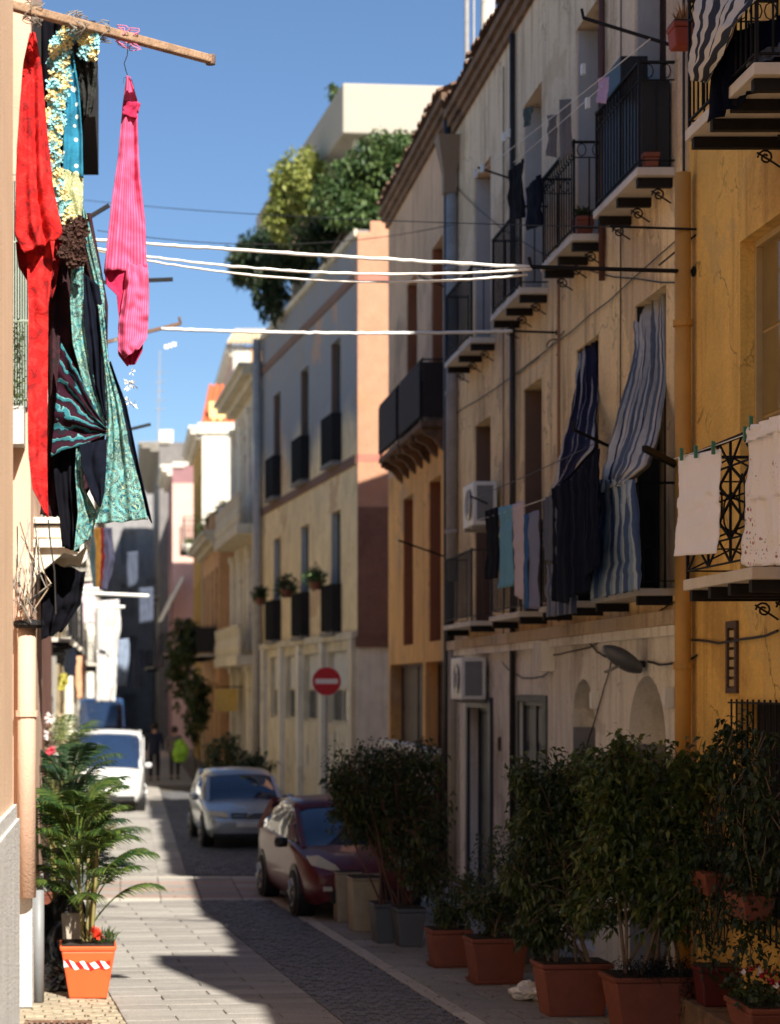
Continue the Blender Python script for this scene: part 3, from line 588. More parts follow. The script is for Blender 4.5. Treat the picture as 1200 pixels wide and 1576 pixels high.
for (u0, u1) in ((18.84, 20.62), (21.6, 23.25), (24.5, 26.45), (28.0, 30.25)):
    balcony(F0, u0, u1, .37, 8.13, b, beams=3, rail='curly' if u0 in (18.84, 21.6) else 'plain', iron=IRON)
    balcony(F0, u0, u1 + .1, .37, 4.06, b, slab_t=.07, beams=2, rail='plain', iron=IRONG if u0 > 24 else IRON, scroll=False)
eave(F0, 18.42, 31.55, 12.4, b); tile_row(F0, 18.45, 31.5, .24, 12.42, b)
t = thing('roof_slope', 'x', 'roof', (6, 25, 12.3)); bpy.data.objects.remove(t)
g = MB(); g.add([(5.15, 18.42, 12.5), (5.15, 31.55, 12.5), (9, 31.55, 13.9), (9, 18.42, 13.9)], [(0, 1, 2, 3)]); g.add([(5.15, 18.42, 12.46), (5.15, 31.55, 12.46), (9, 31.55, 12.46), (9, 18.42, 12.46)], [(0, 1, 2, 3)]); g.build('roof', TILE, b)
for (u, n, z, s) in ((25.0, 4.0, 0, 0),): pass
# ------------------------------------------------------------------ orange house (R2)
b = thing('house', 'orange and brown house with a long dark screened balcony behind the tan house', 'house', (6, 35, 0))
W2 = [(32.7, 33.9, 8.0, 10.7), (35.6, 36.9, 8.0, 10.7), (32.9, 34.2, 3.9, 6.7), (36.1, 37.4, 3.9, 6.7), (31.8, 34.6, .2, 3.55), (34.9, 39.2, .2, 3.55)]
wall_mesh(F0, 31.6, 39.5, 0, 7.3, W2[2:], rec=.3, roof=False).build('wall', ORA, b)
wall_mesh(F0, 31.6, 39.5, 7.3, 12.7, W2[:2], rec=.3).build('wall', ORAUP, b)
for o in W2[:4]: window(F0, o, b, 'shutter', WOODO, rec=.3)
for o in W2[4:]: window(F0, o, b, 'panel', WOODD, rec=.3, rows=4)
DSC = mat('dark brown screen cloth', lin((44, 34, 32)), .9)
balcony(F0, 35.15, 37.7, .43, 7.52, b, slab_t=.1, beams=3, beam_mat=STONE, scroll=False, rail='plain', cover=DSC, slab_mat=STONE)
bal = balcony(F0, 32.3, 34.9, .43, 7.52, b, slab_t=.1, beams=3, beam_mat=STONE, scroll=False, rail='plain', cover=DSC, slab_mat=STONE)
for k in range(7):
    g = MB(); u = 32.45 + k * .84; g.prism([(0, 7.38), (.38, 7.38), (.34, 7.3), (.2, 7.24), (.1, 7.1), (0, 7.02)], lambda a, z, d: F0.p(u + d, a, z), -.06, .06); g.build('corbel', STONE, bal)
eave(F0, 31.6, 39.5, 12.75, b, .2); tile_row(F0, 31.65, 39.4, .26, 12.78, b)
g = MB(); g.add([(5.14, 31.6, 12.85), (5.14, 39.5, 12.85), (9, 39.5, 14.2), (9, 31.6, 14.2)], [(0, 1, 2, 3)]); g.build('roof', TILE, b)
t = thing('balustrade', 'short stone balustrade in front of the orange house ground floor', 'balustrade', (5.1, 34, 0))
MB().box(4.9, 5.1, 31.9, 37.5, 0, 1.35).build('base_wall', STONE, t); MB().box(4.86, 5.14, 31.9, 37.5, 2.0, 2.1).build('coping', CREAMG, t)
g = MB(); g.lathe((5.0, 32.1, 1.35), [(.06, 0), (.06, .06), (.035, .1), (.075, .28), (.035, .5), (.06, .58), (.06, .65)], 8); src = piece(g, 'baluster', CREAMG, t, (5.0, 32.1, 1.35))
for k in range(1, 24): inst(src, 'baluster', t, src.location + Vector((0, k * .23, 0)))

# ------------------------------------------------------------------ no-entry corner house (R3)
F3 = Fr((5.44, 46), (-.09, 1), (-1, -.09))
b = thing('apartment_house', 'tall beige and grey apartment house with narrow balconettes, sunlit peach end wall and roof garden', 'house', (9, 53, 0))
U3 = [2.6, 6.9, 11.4]
W3 = [(u - .6, u + .6, 8.7, 11.75) for u in U3] + [(u - .6, u + .6, 4.45, 7.5) for u in U3]
G3 = [(.9, 3.6, 2.2, 4.0), (4.4, 7.0, 2.2, 4.0), (7.7, 9.9, 2.2, 4.0), (10.7, 12.6, 2.2, 4.0)]
wall_mesh(F3, 0, 14.2, 4.3, 13.9, W3, rec=.25, roof=True).build('wall', R3W, b)
wall_mesh(F3, 0, 14.2, 0, 4.3, G3, rec=.2, roof=False).build('wall', R3G, b)
for z_ in (8.38, 12.7): g = MB(); F3.box(g, 0, 14.2, 0, .05, z_, z_ + .22); g.build('band', mat('brown band', lin((112, 84, 72)), .9), b)
g = MB(); F3.box(g, 0, 14.2, 0, .14, 4.25, 4.42); g.build('string_course', R3G, b); g = MB(); F3.box(g, 0, 14.2, .0, .08, 13.75, 13.92); g.build('coping', R3G, b)
for i, o in enumerate(W3): window(F3, o, b, 'shutter' if i in (1, 3) else 'glass', WOODG, rec=.25, rows=3)
for o in G3:
    g = MB(); F3.box(g, o[0] + .02, o[1] - .02, -.18, -.14, 3.1, 3.98); g.build('panel', GREYW, b)
    window(F3, (o[0], o[1], 2.2, 3.1), b, 'glass', R3G, rec=.18, rows=1)
for u in (.25, 4.0, 7.35, 10.3, 13.4):
    g = MB(); F3.box(g, u - .2, u + .2, 0, .14, 0, 4.24); g.build('pilaster', WHITEW if u > 1 else R3G, b)
for i, u in enumerate(U3):
    for z in (8.7, 4.5):
        g = MB(); F3.box(g, u - .75, u + .75, 0, .26, z - .12, z - .03); sl = g.build('sill', GREYB, b)
        g = MB(); F3.box(g, u - .72, u + .72, .2, .24, z, z + 1.15); F3.box(g, u - .72, u - .68, 0, .2, z, z + 1.15); F3.box(g, u + .68, u + .72, 0, .2, z, z + 1.15)
        for k in range(12): F3.box(g, u - .68 + k * .12, u - .655 + k * .12, .24, .255, z, z + 1.15)
        g.build('balconette_railing', IRON, sl)
# end wall towards the camera: roughcast skin over the shell
E3 = Fr((5.44, 46), (1, -.0), (0, -1))
g = MB(); E3.box(g, 0.0, 9, .01, .07, 7.35, 13.75); g.build('end_wall', STUC, b)
g = MB(); E3.box(g, 0.0, 9, .01, .10, 4.3, 7.35); g.build('end_wall', BROWN, b)  # part below the shadow line, its shade painted in as brown
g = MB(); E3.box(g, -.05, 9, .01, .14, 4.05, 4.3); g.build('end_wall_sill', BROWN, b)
g = MB(); E3.box(g, 0, 9, .01, .06, 0, 4.05); g.build('end_wall', R3G, b)
g = MB(); E3.box(g, 0, 9, .07, .075, 12.65, 12.88); E3.box(g, 0, 9, .07, .075, 8.42, 8.6); g.build('band', BAND, b)
# ragged plaster top
g = MB()
for k in range(30): E3.box(g, k * .3, k * .3 + .3, .0, .06, 13.75, 13.82 + random.random() * .28)
g.build('parapet_edge', STUC, b)
# penthouse with white roof slab
g = MB(); g.add([F3.p(u, n, z) for (u, n) in ((2.2, -.1), (16, -.1), (16, -9), (2.2, -9)) for z in (16.8, 18.05)], [(0, 2, 4, 6), (1, 7, 5, 3), (0, 1, 3, 2), (2, 3, 5, 4), (4, 5, 7, 6), (6, 7, 1, 0)])
g.build('roof_slab', mat('bright white plaster', lin((178, 170, 156)), .9, .03), b, bevel=.04)
for u in (2.6, 7, 11.5, 15.5): g = MB(); F3.box(g, u, u + .35, -.9, -.5, 13.9, 16.8); g.build('column', WHITEW, b)
g = MB(); F3.box(g, 4.5, 15.8, -8.5, -3, 13.9, 16.8); g.build('penthouse', GREYW, b)
downpipe([F3.p(14.0, .18, 0), F3.p(14.0, .18, 13.8)], .14, 'drainpipe', PIPE, 'thick grey pipe at the far edge of the beige apartment house')

# ------------------------------------------------------------------ farther houses on the right
def far_house(label, fr, u0, u1, h, wall, ops, shut=WOODG, kinds='shutter', over=.3, cor=WHITEW, back=8, tiles=None):
    b = thing('house', label, 'house', fr.p((u0 + u1) / 2, -3, 0))
    wall_mesh(fr, u0, u1, 0, h, ops, rec=.22, back=back).build('wall', wall, b)
    for i, o in enumerate(ops): window(fr, o, b, kinds if isinstance(kinds, str) else kinds[i % len(kinds)], shut, rec=.22, rows=2, trans=.1)
    g = MB(); fr.box(g, u0, u1, .0, over * .5, h - .5, h - .3); fr.box(g, u0 - .05, u1, .0, over, h - .3, h - .1); fr.box(g, u0 - .1, u1, -.6, over * 1.2, h - .1, h + .04); g.build('cornice', cor, b)
    return b
def grid_ops(u0, u1, n, floors, w=1.1, hh=2.4):
    st = (u1 - u0) / n; return [(u0 + st * (i + .5) - w / 2, u0 + st * (i + .5) + w / 2, z, z + hh) for z in floors for i in range(n)]
F4 = Fr((4.18, 60.3), (-.04, 1), (-1, -.04))
b = far_house('red and cream house with pilasters and stone balustrade balconies beyond the apartment house', F4, 0, 9, 13.1, mat('cream grey plaster', lin((206, 194, 170)), .9, .1, 2, .3, lin((140, 120, 100)), .3, patch=(lin((140, 66, 52)), .9, .4, .6)), grid_ops(0, 9, 3, (.2, 4.4, 8.6), 1.3, 2.9), WOODG, 'shutter', .62, R3G)
for u in (0.0, 3.0, 6.0, 8.6):
    for (z0, z1) in ((.0, 3.6), (4.3, 7.5), (8.4, 12.0)):
        g = MB(); F4.box(g, u, u + .5, 0, .14, z0, z1); F4.box(g, u - .06, u + .56, 0, .2, z1, z1 + .2); g.build('pilaster', WHITEW, b)
for z in (4.1, 8.2):
    g = MB(); F4.box(g, .3, 8.7, 0, .75, z - .3, z); bl = g.build('balcony', R3G, b)
    g = MB(); F4.box(g, .3, 8.7, .55, .72, z + .85, z + .98); g.build('handrail', R3G, bl)
    c = F4.p(.4, .64, z); g = MB(); g.lathe(c, [(.07, 0), (.05, .08), (.1, .3), (.05, .6), (.08, .85)], 8); src = piece(g, 'baluster', R3G, bl, c)
    for k in range(1, 34): inst(src, 'baluster', bl, src.location + F4.U * (k * .25))
F5 = right_fr(3.07)
b = far_house('mustard yellow house with a sunlit white end wall and orange tiled roof', F5, 80, 89.8, 13.8, YELW, grid_ops(80, 89.8, 3, (.2, 4.8, 9.2), 1.2, 2.8), WOODD, 'shutter', .45, WHITEW)
g = MB(); g.box(3.08, 7, 79.9, 79.99, 0, 13.5); g.build('end_wall', WHITEW, b)
g = MB(); g.box(2.9, 7, 79.8, 79.99, 13.5, 13.95); g.build('end_cornice', WHITEW, b)
g = MB(); g.add([(3.15, 80, 13.95), (9, 80, 13.95), (4.0, 89.5, 16.4), (9, 89.5, 16.4), (3.15, 89.5, 13.95), (3.7, 86, 16.4), (9, 86, 16.4)], [(0, 1, 6, 5), (0, 5, 2, 4), (5, 6, 3, 2)]); rf = g.build('roof', TILEO, b)
g = MB()
for k in range(22):
    t_ = k / 21; x0 = 3.15 + 5.85 * t_; x1 = 3.7 + 5.3 * t_; g.tube([(x0, 79.97, 13.98), (x1, 86, 16.42)], .085, 6)
g.build('tile_ridges', TILEO, b, kind='stuff')
g = MB(); g.box(3.4, 4.1, 80.4, 81.2, 13.9, 14.9); g.build('chimney', mat('pale yellow plaster', lin((232, 206, 140)), .9), b)
b = far_house('tall pink house with white corner and tiled roof above the yellow house', right_fr(5.43), 100, 115, 20.6, PINKW, grid_ops(100, 115, 3, (.2, 4.4, 8.6, 13, 17), 1.2, 2.5), WOODG, 'shutter', .3, WHITEW)
g = MB(); g.box(5.44, 6.35, 99.9, 99.99, 0, 20.5); g.build('end_wall', WHITEW, b); g = MB(); g.box(6.36, 10, 99.88, 99.99, 0, 20.5); g.build('end_wall', ORW, b)
g = MB(); g.add([(5.1, 99.6, 20.65), (11, 99.6, 20.65), (11, 105, 22.3), (5.9, 105, 22.3), (5.2, 115, 20.65)], [(0, 1, 2, 3), (0, 3, 4)]); g.build('roof', TILE, b)
g = MB()
for k in range(26): g.tube([(5.2 + .24 * k, 99.5, 20.72), (5.9 + .21 * k, 105, 22.35)], .09, 6)
g.build('tile_ridges', mat('pale clay tile', lin((216, 196, 160)), .9, .2, 5), b, kind='stuff')
b = far_house('narrow pink house with white cornice beyond the yellow house', right_fr(2.27), 97.5, 106, 14.2, mat('mauve plaster', lin((140, 104, 106)), .9, .1), grid_ops(97.5, 106, 2, (.2, 4.8, 9.2), 1.1, 2.4), WOODG, 'shutter', .5, WHITEW, back=3)
g = MB(); g.box(2.28, 5.2, 97.4, 97.49, 0, 13.3); g.build('end_wall', PINKW, b)
g = MB(); g.box(2.3, 3.2, 97.6, 99, 13.6, 14.4); g.build('chimney', WHITEW, b)
b = far_house('grey house with a wide projecting eave farther down the street', right_fr(1.87), 113, 138, 17.3, GREYB, grid_ops(113, 138, 6, (.2, 4.4, 8.6), 1.2, 2.5), SLATEW, 'shutter', 1.0, mat('grey cornice', lin((150, 144, 134)), .9))
g = MB(); g.box(1.88, 6, 112.9, 112.99, 0, 17); g.build('end_wall', GREYB, b)
g = MB(); g.box(1.9, 2.7, 113.5, 115, 17.3, 18.1); g.build('chimney', WHITEW, b)
b = far_house('pale house closing the view at the end of the street', Fr((-8, 141), (1, 0), (0, -1)), 0, 14, 19.0, SLATEW, grid_ops(0, 14, 6, (.2, 4.4, 8.2, 12, 15.6), 1.2, 2.4), SLATEW)

# ------------------------------------------------------------------ left side
FL0 = left_fr(-.64)
b = thing('house', 'peach plastered house corner at the left edge carrying the laundry pole', 'house', (-2, 4, 0))
WL = [(3.0, 4.2, 4.2, 6.8), (6.6, 7.8, 4.2, 6.8), (3.0, 4.2, 8.4, 10.6), (6.6, 7.8, 8.4, 10.6)]
wall_mesh(FL0, -8, 10.98, 2.42, 11.5, WL, rec=.25, back=6).build('wall', PEACH, b)
wall_mesh(FL0, -8, 10.98, 0, 2.42, [], back=6, roof=False).build('wall', GREYW, b)
g = MB(); g.box(-6, -.62, -8, 11.02, 2.36, 2.44); g.box(-6, -.605, -8, 11.03, .0, 2.36); g.build('plinth', GREYW, b)
for o in WL: window(FL0, o, b, 'shutter', WOODG, rec=.25)
eave(FL0, -8, 11.0, 11.5, b, .3, PEACH)
b = thing('house', 'peach house with a corner pier, grey dado and small ornate balcony behind the near corner', 'house', (-3, 20, 0))
FL1 = left_fr(-1.15)
wall_mesh(FL1, 11.02, 21.4, 0, 11.2, [(13, 14.2, 4.5, 7), (16, 17.2, 4.5, 7), (13, 14.2, 8.3, 10.6)], back=6).build('wall', PEACH, b)
for o in [(13, 14.2, 4.5, 7), (16, 17.2, 4.5, 7), (13, 14.2, 8.3, 10.6)]: window(FL1, o, b, 'shutter', WOODG, rec=.3)
g = MB(); g.box(-1.149, -.93, 18.9, 21.4, 1.06, 11.2); g.build('pier', PEACHP, b, bevel=.01)
g = MB(); g.box(-1.149, -.915, 18.88, 21.42, 0, 1.06); g.build('pier_base', GREYW, b, bevel=.01)
bl = balcony(left_fr(-.93), 19.5, 21.3, .5, 4.72, b, slab_t=.12, beams=2, rail='curly', slab_mat=WHITEW, iron=mat('pale green iron', lin((140, 150, 140)), .6), bracket_mat=WHITEW, scroll=False)
Lb = left_fr(-.93)
for u in (19.6, 21.2):
    g = MB(); g.prism([(0, 4.6), (.5, 4.6), (.5, 4.5), (.42, 4.42), (.3, 4.45), (.12, 4.3), (0, 4.2)], lambda a, z, d: Lb.p(u + d, a, z), -.07, .07); g.build('scroll_bracket', WHITEW, bl)
g = MB(); Lb.box(g, 19.45, 21.35, .0, .54, 4.74, 4.8); Lb.box(g, 19.45, 21.35, .0, .46, 4.5, 4.58); g.build('slab_moulding', WHITEW, bl)
# louvred gallery above
g = MB(); Lb.box(g, 19.2, 21.3, 0, .22, 5.9, 6.05); gl = g.build('balcony', GREYW, b)
g = MB()
for k in range(15): g.bar(Lb.p(19.2 + k * .15, .2, 6.05), Lb.p(19.2 + k * .15, .2, 8.3), .022)
for z in (6.1, 7.2, 8.3): g.bar(Lb.p(19.2, .2, z), Lb.p(21.3, .2, z), .035)
for k in range(4): g.bar(Lb.p(19.2, .05 * k, 6.05), Lb.p(19.2, .05 * k, 8.3), .016)
g.build('grille', mat('pale green iron', (.3, .34, .3)), gl)
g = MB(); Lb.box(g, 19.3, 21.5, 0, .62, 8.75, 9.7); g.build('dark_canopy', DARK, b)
downpipe([(-.87, 19.25, 0), (-.87, 19.25, 1.1)], .055, 'drainpipe', PLASTG, 'grey white drainpipe at the foot of the peach pier on the left')
downpipe([(-.965, 18.77, 1.08), (-.965, 18.77, 3.78)], .092, 'drainpipe', PEACHP, 'fat peach painted drainpipe in front of the left pier', collars=(2.85,))
L2 = far_house('shaded reddish house behind the peach pier on the left', left_fr(-1.3), 21.5, 33.8, 10.4, mat('red brown plaster', lin((128, 84, 70)), .9), grid_ops(21.5, 33.8, 4, (.2, 4.0, 7.4), 1.1, 2.4))
L3 = far_house('white house on the left with hanging laundry behind the palms', left_fr(-1.8), 34, 49.8, 9.8, WHITEW, grid_ops(34, 49.8, 4, (.2, 4.0, 7.2), 1.1, 2.3))
L4 = far_house('sand coloured house on the left beside the white van', left_fr(-2.25), 50, 71.8, 10.5, mat('sand plaster', lin((222, 200, 160)), .9, .1), grid_ops(50, 71.8, 6, (.2, 4.0, 7.4), 1.1, 2.4))
L5 = far_house('pale house on the left beyond the blue van', left_fr(-2.0), 72, 99.8, 10.8, WHITEW, grid_ops(72, 99.8, 7, (.2, 4.0, 7.4), 1.1, 2.4))
L6 = far_house('cream house on the far left of the street', left_fr(-1.7), 100, 138.8, 13.4, CREAMG, grid_ops(100, 138.8, 9, (.2, 4.0, 7.4), 1.1, 2.4))
def easy_bal(fr, spots, b, dep, z, m=IRON, sm=MARB, cover=None):
    for (u0, u1) in spots: balcony(fr, u0, u1, dep, z, b, beams=2, scroll=False, rail='plain', iron=m, slab_mat=sm, cover=cover)
easy_bal(left_fr(-1.8), [(35, 37.4), (39, 41.4), (43, 45.4)], L3, .8, 4.0); easy_bal(left_fr(-1.8), [(35, 37.4), (43, 45.4)], L3, .8, 7.2)
easy_bal(left_fr(-2.25), [(51, 53.6), (58, 60.6), (65, 67.6)], L4, .9, 4.0); easy_bal(left_fr(-2.25), [(54.6, 57), (65, 67.6)], L4, .9, 7.4)
easy_bal(left_fr(-2.0), [(73, 76), (81, 84), (90, 93)], L5, .9, 4.0); easy_bal(left_fr(-2.0), [(77, 80), (86, 89)], L5, .9, 7.4)
easy_bal(left_fr(-1.7), [(104, 107), (116, 119)], L6, .9, 4.0); easy_bal(left_fr(-1.7), [(108, 112), (122, 126)], L6, .9, 7.4)
hs = [o for o in bpy.data.objects if o.get('category') == 'house']
def hb(txt): return next(o for o in hs if o['label'].startswith(txt))
hs = [o for o in bpy.data.objects if o.get('category') == 'house']
easy_bal(right_fr(3.07), [(81, 83), (86, 88)], hb('mustard'), .7, 4.8); easy_bal(right_fr(3.07), [(81, 83), (86, 88)], hb('mustard'), .7, 9.2)
easy_bal(right_fr(2.27), [(98, 100), (103, 105)], hb('narrow pink'), .6, 4.8)
easy_bal(right_fr(1.87), [(115, 118), (124, 127)], hb('grey house'), .7, 4.3); easy_bal(right_fr(1.87), [(115, 118), (124, 127)], hb('grey house'), .7, 8.5)
# drainpipes on the right
t = downpipe([(5.2, 31.2, 4.8), (5.2, 31.2, 11.1)], .09, 'drainpipe', PIPE, 'fat zinc drainpipe with a hopper head between the tan and orange houses', collars=(5.6, 7.8, 9.8))
MB().taper((5.16, 31.2, 0), .2, .2, .42, .42, 11.3, 11.9).taper((5.16, 31.2, 0), .2, .2, .2, .2, 11.0, 11.3).build('hopper', mat('hopper clay', lin((132, 112, 92)), .8), t)
t = downpipe([(5.21, 31.2, 0), (5.21, 31.2, 3.7)], .07, 'drainpipe', mat('cream pipe', lin((172, 160, 136)), .6), 'cream lower drainpipe beside the grey door')
downpipe([(5.22, 31.62, 0), (5.22, 31.62, 12.3)], .085, 'drainpipe', PIPED, 'black drainpipe on the seam between tan and orange houses')
downpipe([(5.25, 26.55, 0), (5.25, 26.55, 12)], .04, 'drainpipe', PIPED, 'thin dark drainpipe on the tan house between its balconies')
downpipe([(5.25, 23.7, 3.9), (5.25, 23.7, 9.3)], .02, 'conduit', mat('rusty conduit', lin((150, 112, 78)), .7), 'thin rusty conduit climbing the tan wall left of the navy curtain')
downpipe([(5.19, 18.2, 0), (5.19, 18.2, 7.9)], .075, 'drainpipe', mat('ochre painted pipe', lin((190, 142, 66)), .6, .1), 'ochre painted drainpipe at the seam of the yellow and tan houses', collars=(3.3, 6.5))
downpipe([(5.27, 18.45, 3.7), (5.27, 18.45, 11.5)], .014, 'cable', CABLE, 'thin dark cable running down beside the ochre drainpipe')
downpipe([(5.25, 21.55, 7.6), (5.25, 21.55, 12)], .035, 'drainpipe', mat('maroon pipe', lin((84, 48, 40)), .6), 'short maroon drainpipe between the two nearest upper balconies')
# chimney flue and pole above the roof
t = thing('flue', 'slim grey steel mast and white flue rising over the tan roof', 'flue', (6.2, 30.5, 12.5))
MB().tube([at(718, 120, 36), at(718, -60, 36)], .045, 8).build('mast', PIPE, t); MB().tube([at(729, 120, 36), at(729, -60, 36)], .02, 6).build('mast', PIPE, t)
MB().tube([at(750, 120, 36.3), at(750, 30, 36.3), at(752, -80, 36.3)], .13, 12).build('flue_pipe', WHITEW, t)

# lining boards of the window jambs (seen almost edge on)
JG = mat('grey jamb', lin((176, 174, 172)), .8, .1, 3, .3); JB = mat('brown jamb', lin((110, 86, 72)), .8, .1, 3, .3); JO = mat('rust jamb', lin((150, 92, 58)), .8, .1, 3, .3)
for fr, ops, rec, txt, ms in ((F0, W1, .34, 'weathered tan', [mat('black jamb', (.012, .012, .014), .9)] * 2 + [JB, JB, JG, JG, JG, JG]), (F0, W2[:4], .3, 'orange and brown', [JO] * 4), (F3, W3, .25, 'tall beige', [JB, JB, JB, JG, JG, JG])):
    hb_ = next(o for o in bpy.data.objects if o.get('category') == 'house' and o['label'].startswith(txt))
    for o, m_ in zip(ops, ms):
        g = MB(); fr.box(g, o[1] - .035, o[1] - .004, -rec + .09, -.02, o[2] + .01, o[3] - .01); g.build('jamb_board', m_, hb_)

# leaf litter and grit caught in the joints
random.seed(31); g = MB()
for _ in range(900):
    a, b_ = random.uniform(14.5, 30), random.random()
    if random.random() < .5: p = GF.p(a - 18, random.choice((-.2, 0, 2.0, 3.2)) + random.gauss(0, .09), .004)
    else: p = Vector((random.uniform(2.9, 5.2), random.uniform(16, 24), .004))
    q = random.uniform(0, 6.28); r = random.uniform(.012, .032); d = Vector((math.cos(q), math.sin(q), random.uniform(0, .3))) * r; e_ = Vector((-math.sin(q), math.cos(q), random.uniform(0, .3))) * r * .5
    g.add([p - d, p + e_, p + d, p - e_], [(0, 1, 2, 3)])
g.build('leaf_litter', mat('dry leaf litter', lin((110, 88, 54)), .9, .4, 9), None, label='dry leaves and grit scattered over the paving and along its joints', cat='litter', kind='stuff')

for o in G1[:2]:
    g = MB(); F0.box(g, o[1] - .03, o[1] - .004, -.40, -.01, .12, o[3] - (o[1] - o[0]) / 2); g.build('jamb_board', mat('slate reveal', lin((128, 132, 140)), .9, .1), hb_t := next(o_ for o_ in bpy.data.objects if o_.get('category') == 'house' and o_['label'].startswith('weathered tan')))
# low salmon house in front of the white end wall, with a terrace
FB = Fr((3.3, 70), (-.02, 1), (-1, -.02))
b = far_house('low salmon house with a roof terrace and urns before the white end wall', FB, 0, 9.7, 8.7, ORW, grid_ops(0, 9.7, 4, (.2, 4.4), 1.3, 3.1), WOODD, 'shutter', .5, R3G, back=2.2)
balcony(FB, .3, 4.4, .7, 4.3, b, beams=3, scroll=False, rail='plain', slab_mat=R3G, cover=mat('dark screen', (.02, .018, .016)))
balcony(FB, 5.2, 9.3, .7, 4.3, b, beams=3, scroll=False, rail='plain', slab_mat=R3G)
g = MB(); FB.box(g, 0, 9.7, .1, .25, 8.75, 9.35); g.build('parapet', ORW, b)
t = thing('hanging_sign', 'small yellow hanging shop board in the shade of the far right houses', 'sign', (3.1, 66, 2.6))
MB().box(3.0, 3.75, 65.97, 66.03, 2.3, 3.05).build('board', mat('yellow board', lin((214, 178, 96)), .7), t); MB().tube([(3.0, 66, 3.12), (4.0, 66, 3.12)], .02, 6).build('arm', IRON, t)
# brushed-out white paint on the foot of the apartment house
random.seed(44); hb3 = next(o for o in bpy.data.objects if o.get('category') == 'house' and o['label'].startswith('tall beige'))
for k in range(22):
    u = 1.1 + random.random() * 8.5; z0 = .5 + random.random() * .5; z1 = 1.5 + random.random() * .55; w = .05 + random.random() * .13; g = MB()
    if any(abs(u - q) < .35 for q in (.25, 4.0, 7.35, 10.3)): u += .5
    pts = [(u - w, z0), (u + w * .8, z0 + .1), (u + w, (z0 + z1) / 2), (u + w * .7, z1), (u - w * .6, z1 + .08), (u - w * .9, (z0 + z1) / 2)]
    g.prism(pts, lambda a, z, d: F3.p(a, d, z), .003, .006); g.build('paint_smear', WHITEW if k % 3 else GREYB, hb3)
# railings and plants on the front of the left pier
t = thing('side_grille', 'pale green iron grille with small plants beside the red sheet on the left pier', 'grille', (-1.02, 18.8, 5.45))
MB().box(-1.14, -.98, 18.55, 18.88, 5.42, 5.78).build('ledge', GREYW, t)
PG = mat('pale green iron bars', lin((150, 162, 150)), .6)
for k in range(8): MB().tube([(-1.13 + k * .024, 18.62, 5.78), (-1.13 + k * .024, 18.62, 8.0)], .007, 5).build('bar', PG, t)
for z in (5.85, 6.6, 7.35, 8.0): MB().tube([(-1.14, 18.62, z), (-.94, 18.62, z)], .012, 5).build('crossbar', PG, t)
MB().box(-1.14, -.95, 18.86, 18.89, 5.8, 8.0).build('shade_board', mat('dark green shade board', (.03, .04, .035)), t)  # dark plate added behind the bars to stand in for shadow
# ------------------------------------------------------------------ planting
def rv(a, b): return random.uniform(a, b)
def leaf_geo(mb, p, d, L, w, droop=.25, tint=0.0, fold=.12):
    """one pointed leaf: base p, direction d"""
    d = d.normalized(); s = d.cross(Vector((0, 0, 1)))
    if s.length < .05: s = Vector((1, 0, 0))
    s.normalize(); s = (Matrix.Rotation(rv(-.9, .9), 3, d) @ s); nrm = s.cross(d)
    a = p; m = p + d * L * .45 + nrm * 0; e = p + d * L + Vector((0, 0, -droop * L))
    o = len(mb.v)
    mb.v += [tuple(a), tuple(m + s * w / 2 + nrm * w * fold), tuple(e), tuple(m - s * w / 2 + nrm * w * fold), tuple(m)]
    mb.f += [(o, o + 1, o + 4), (o + 1, o + 2, o + 4), (o, o + 4, o + 3), (o + 4, o + 2, o + 3)]
    mb.tint += [tint] * 5
def rand_dir(zb=0):
    while True:
        v = Vector((rv(-1, 1), rv(-1, 1), rv(-1, 1)))
        if .1 < v.length < 1: v.normalize(); v.z += zb; return v.normalized()
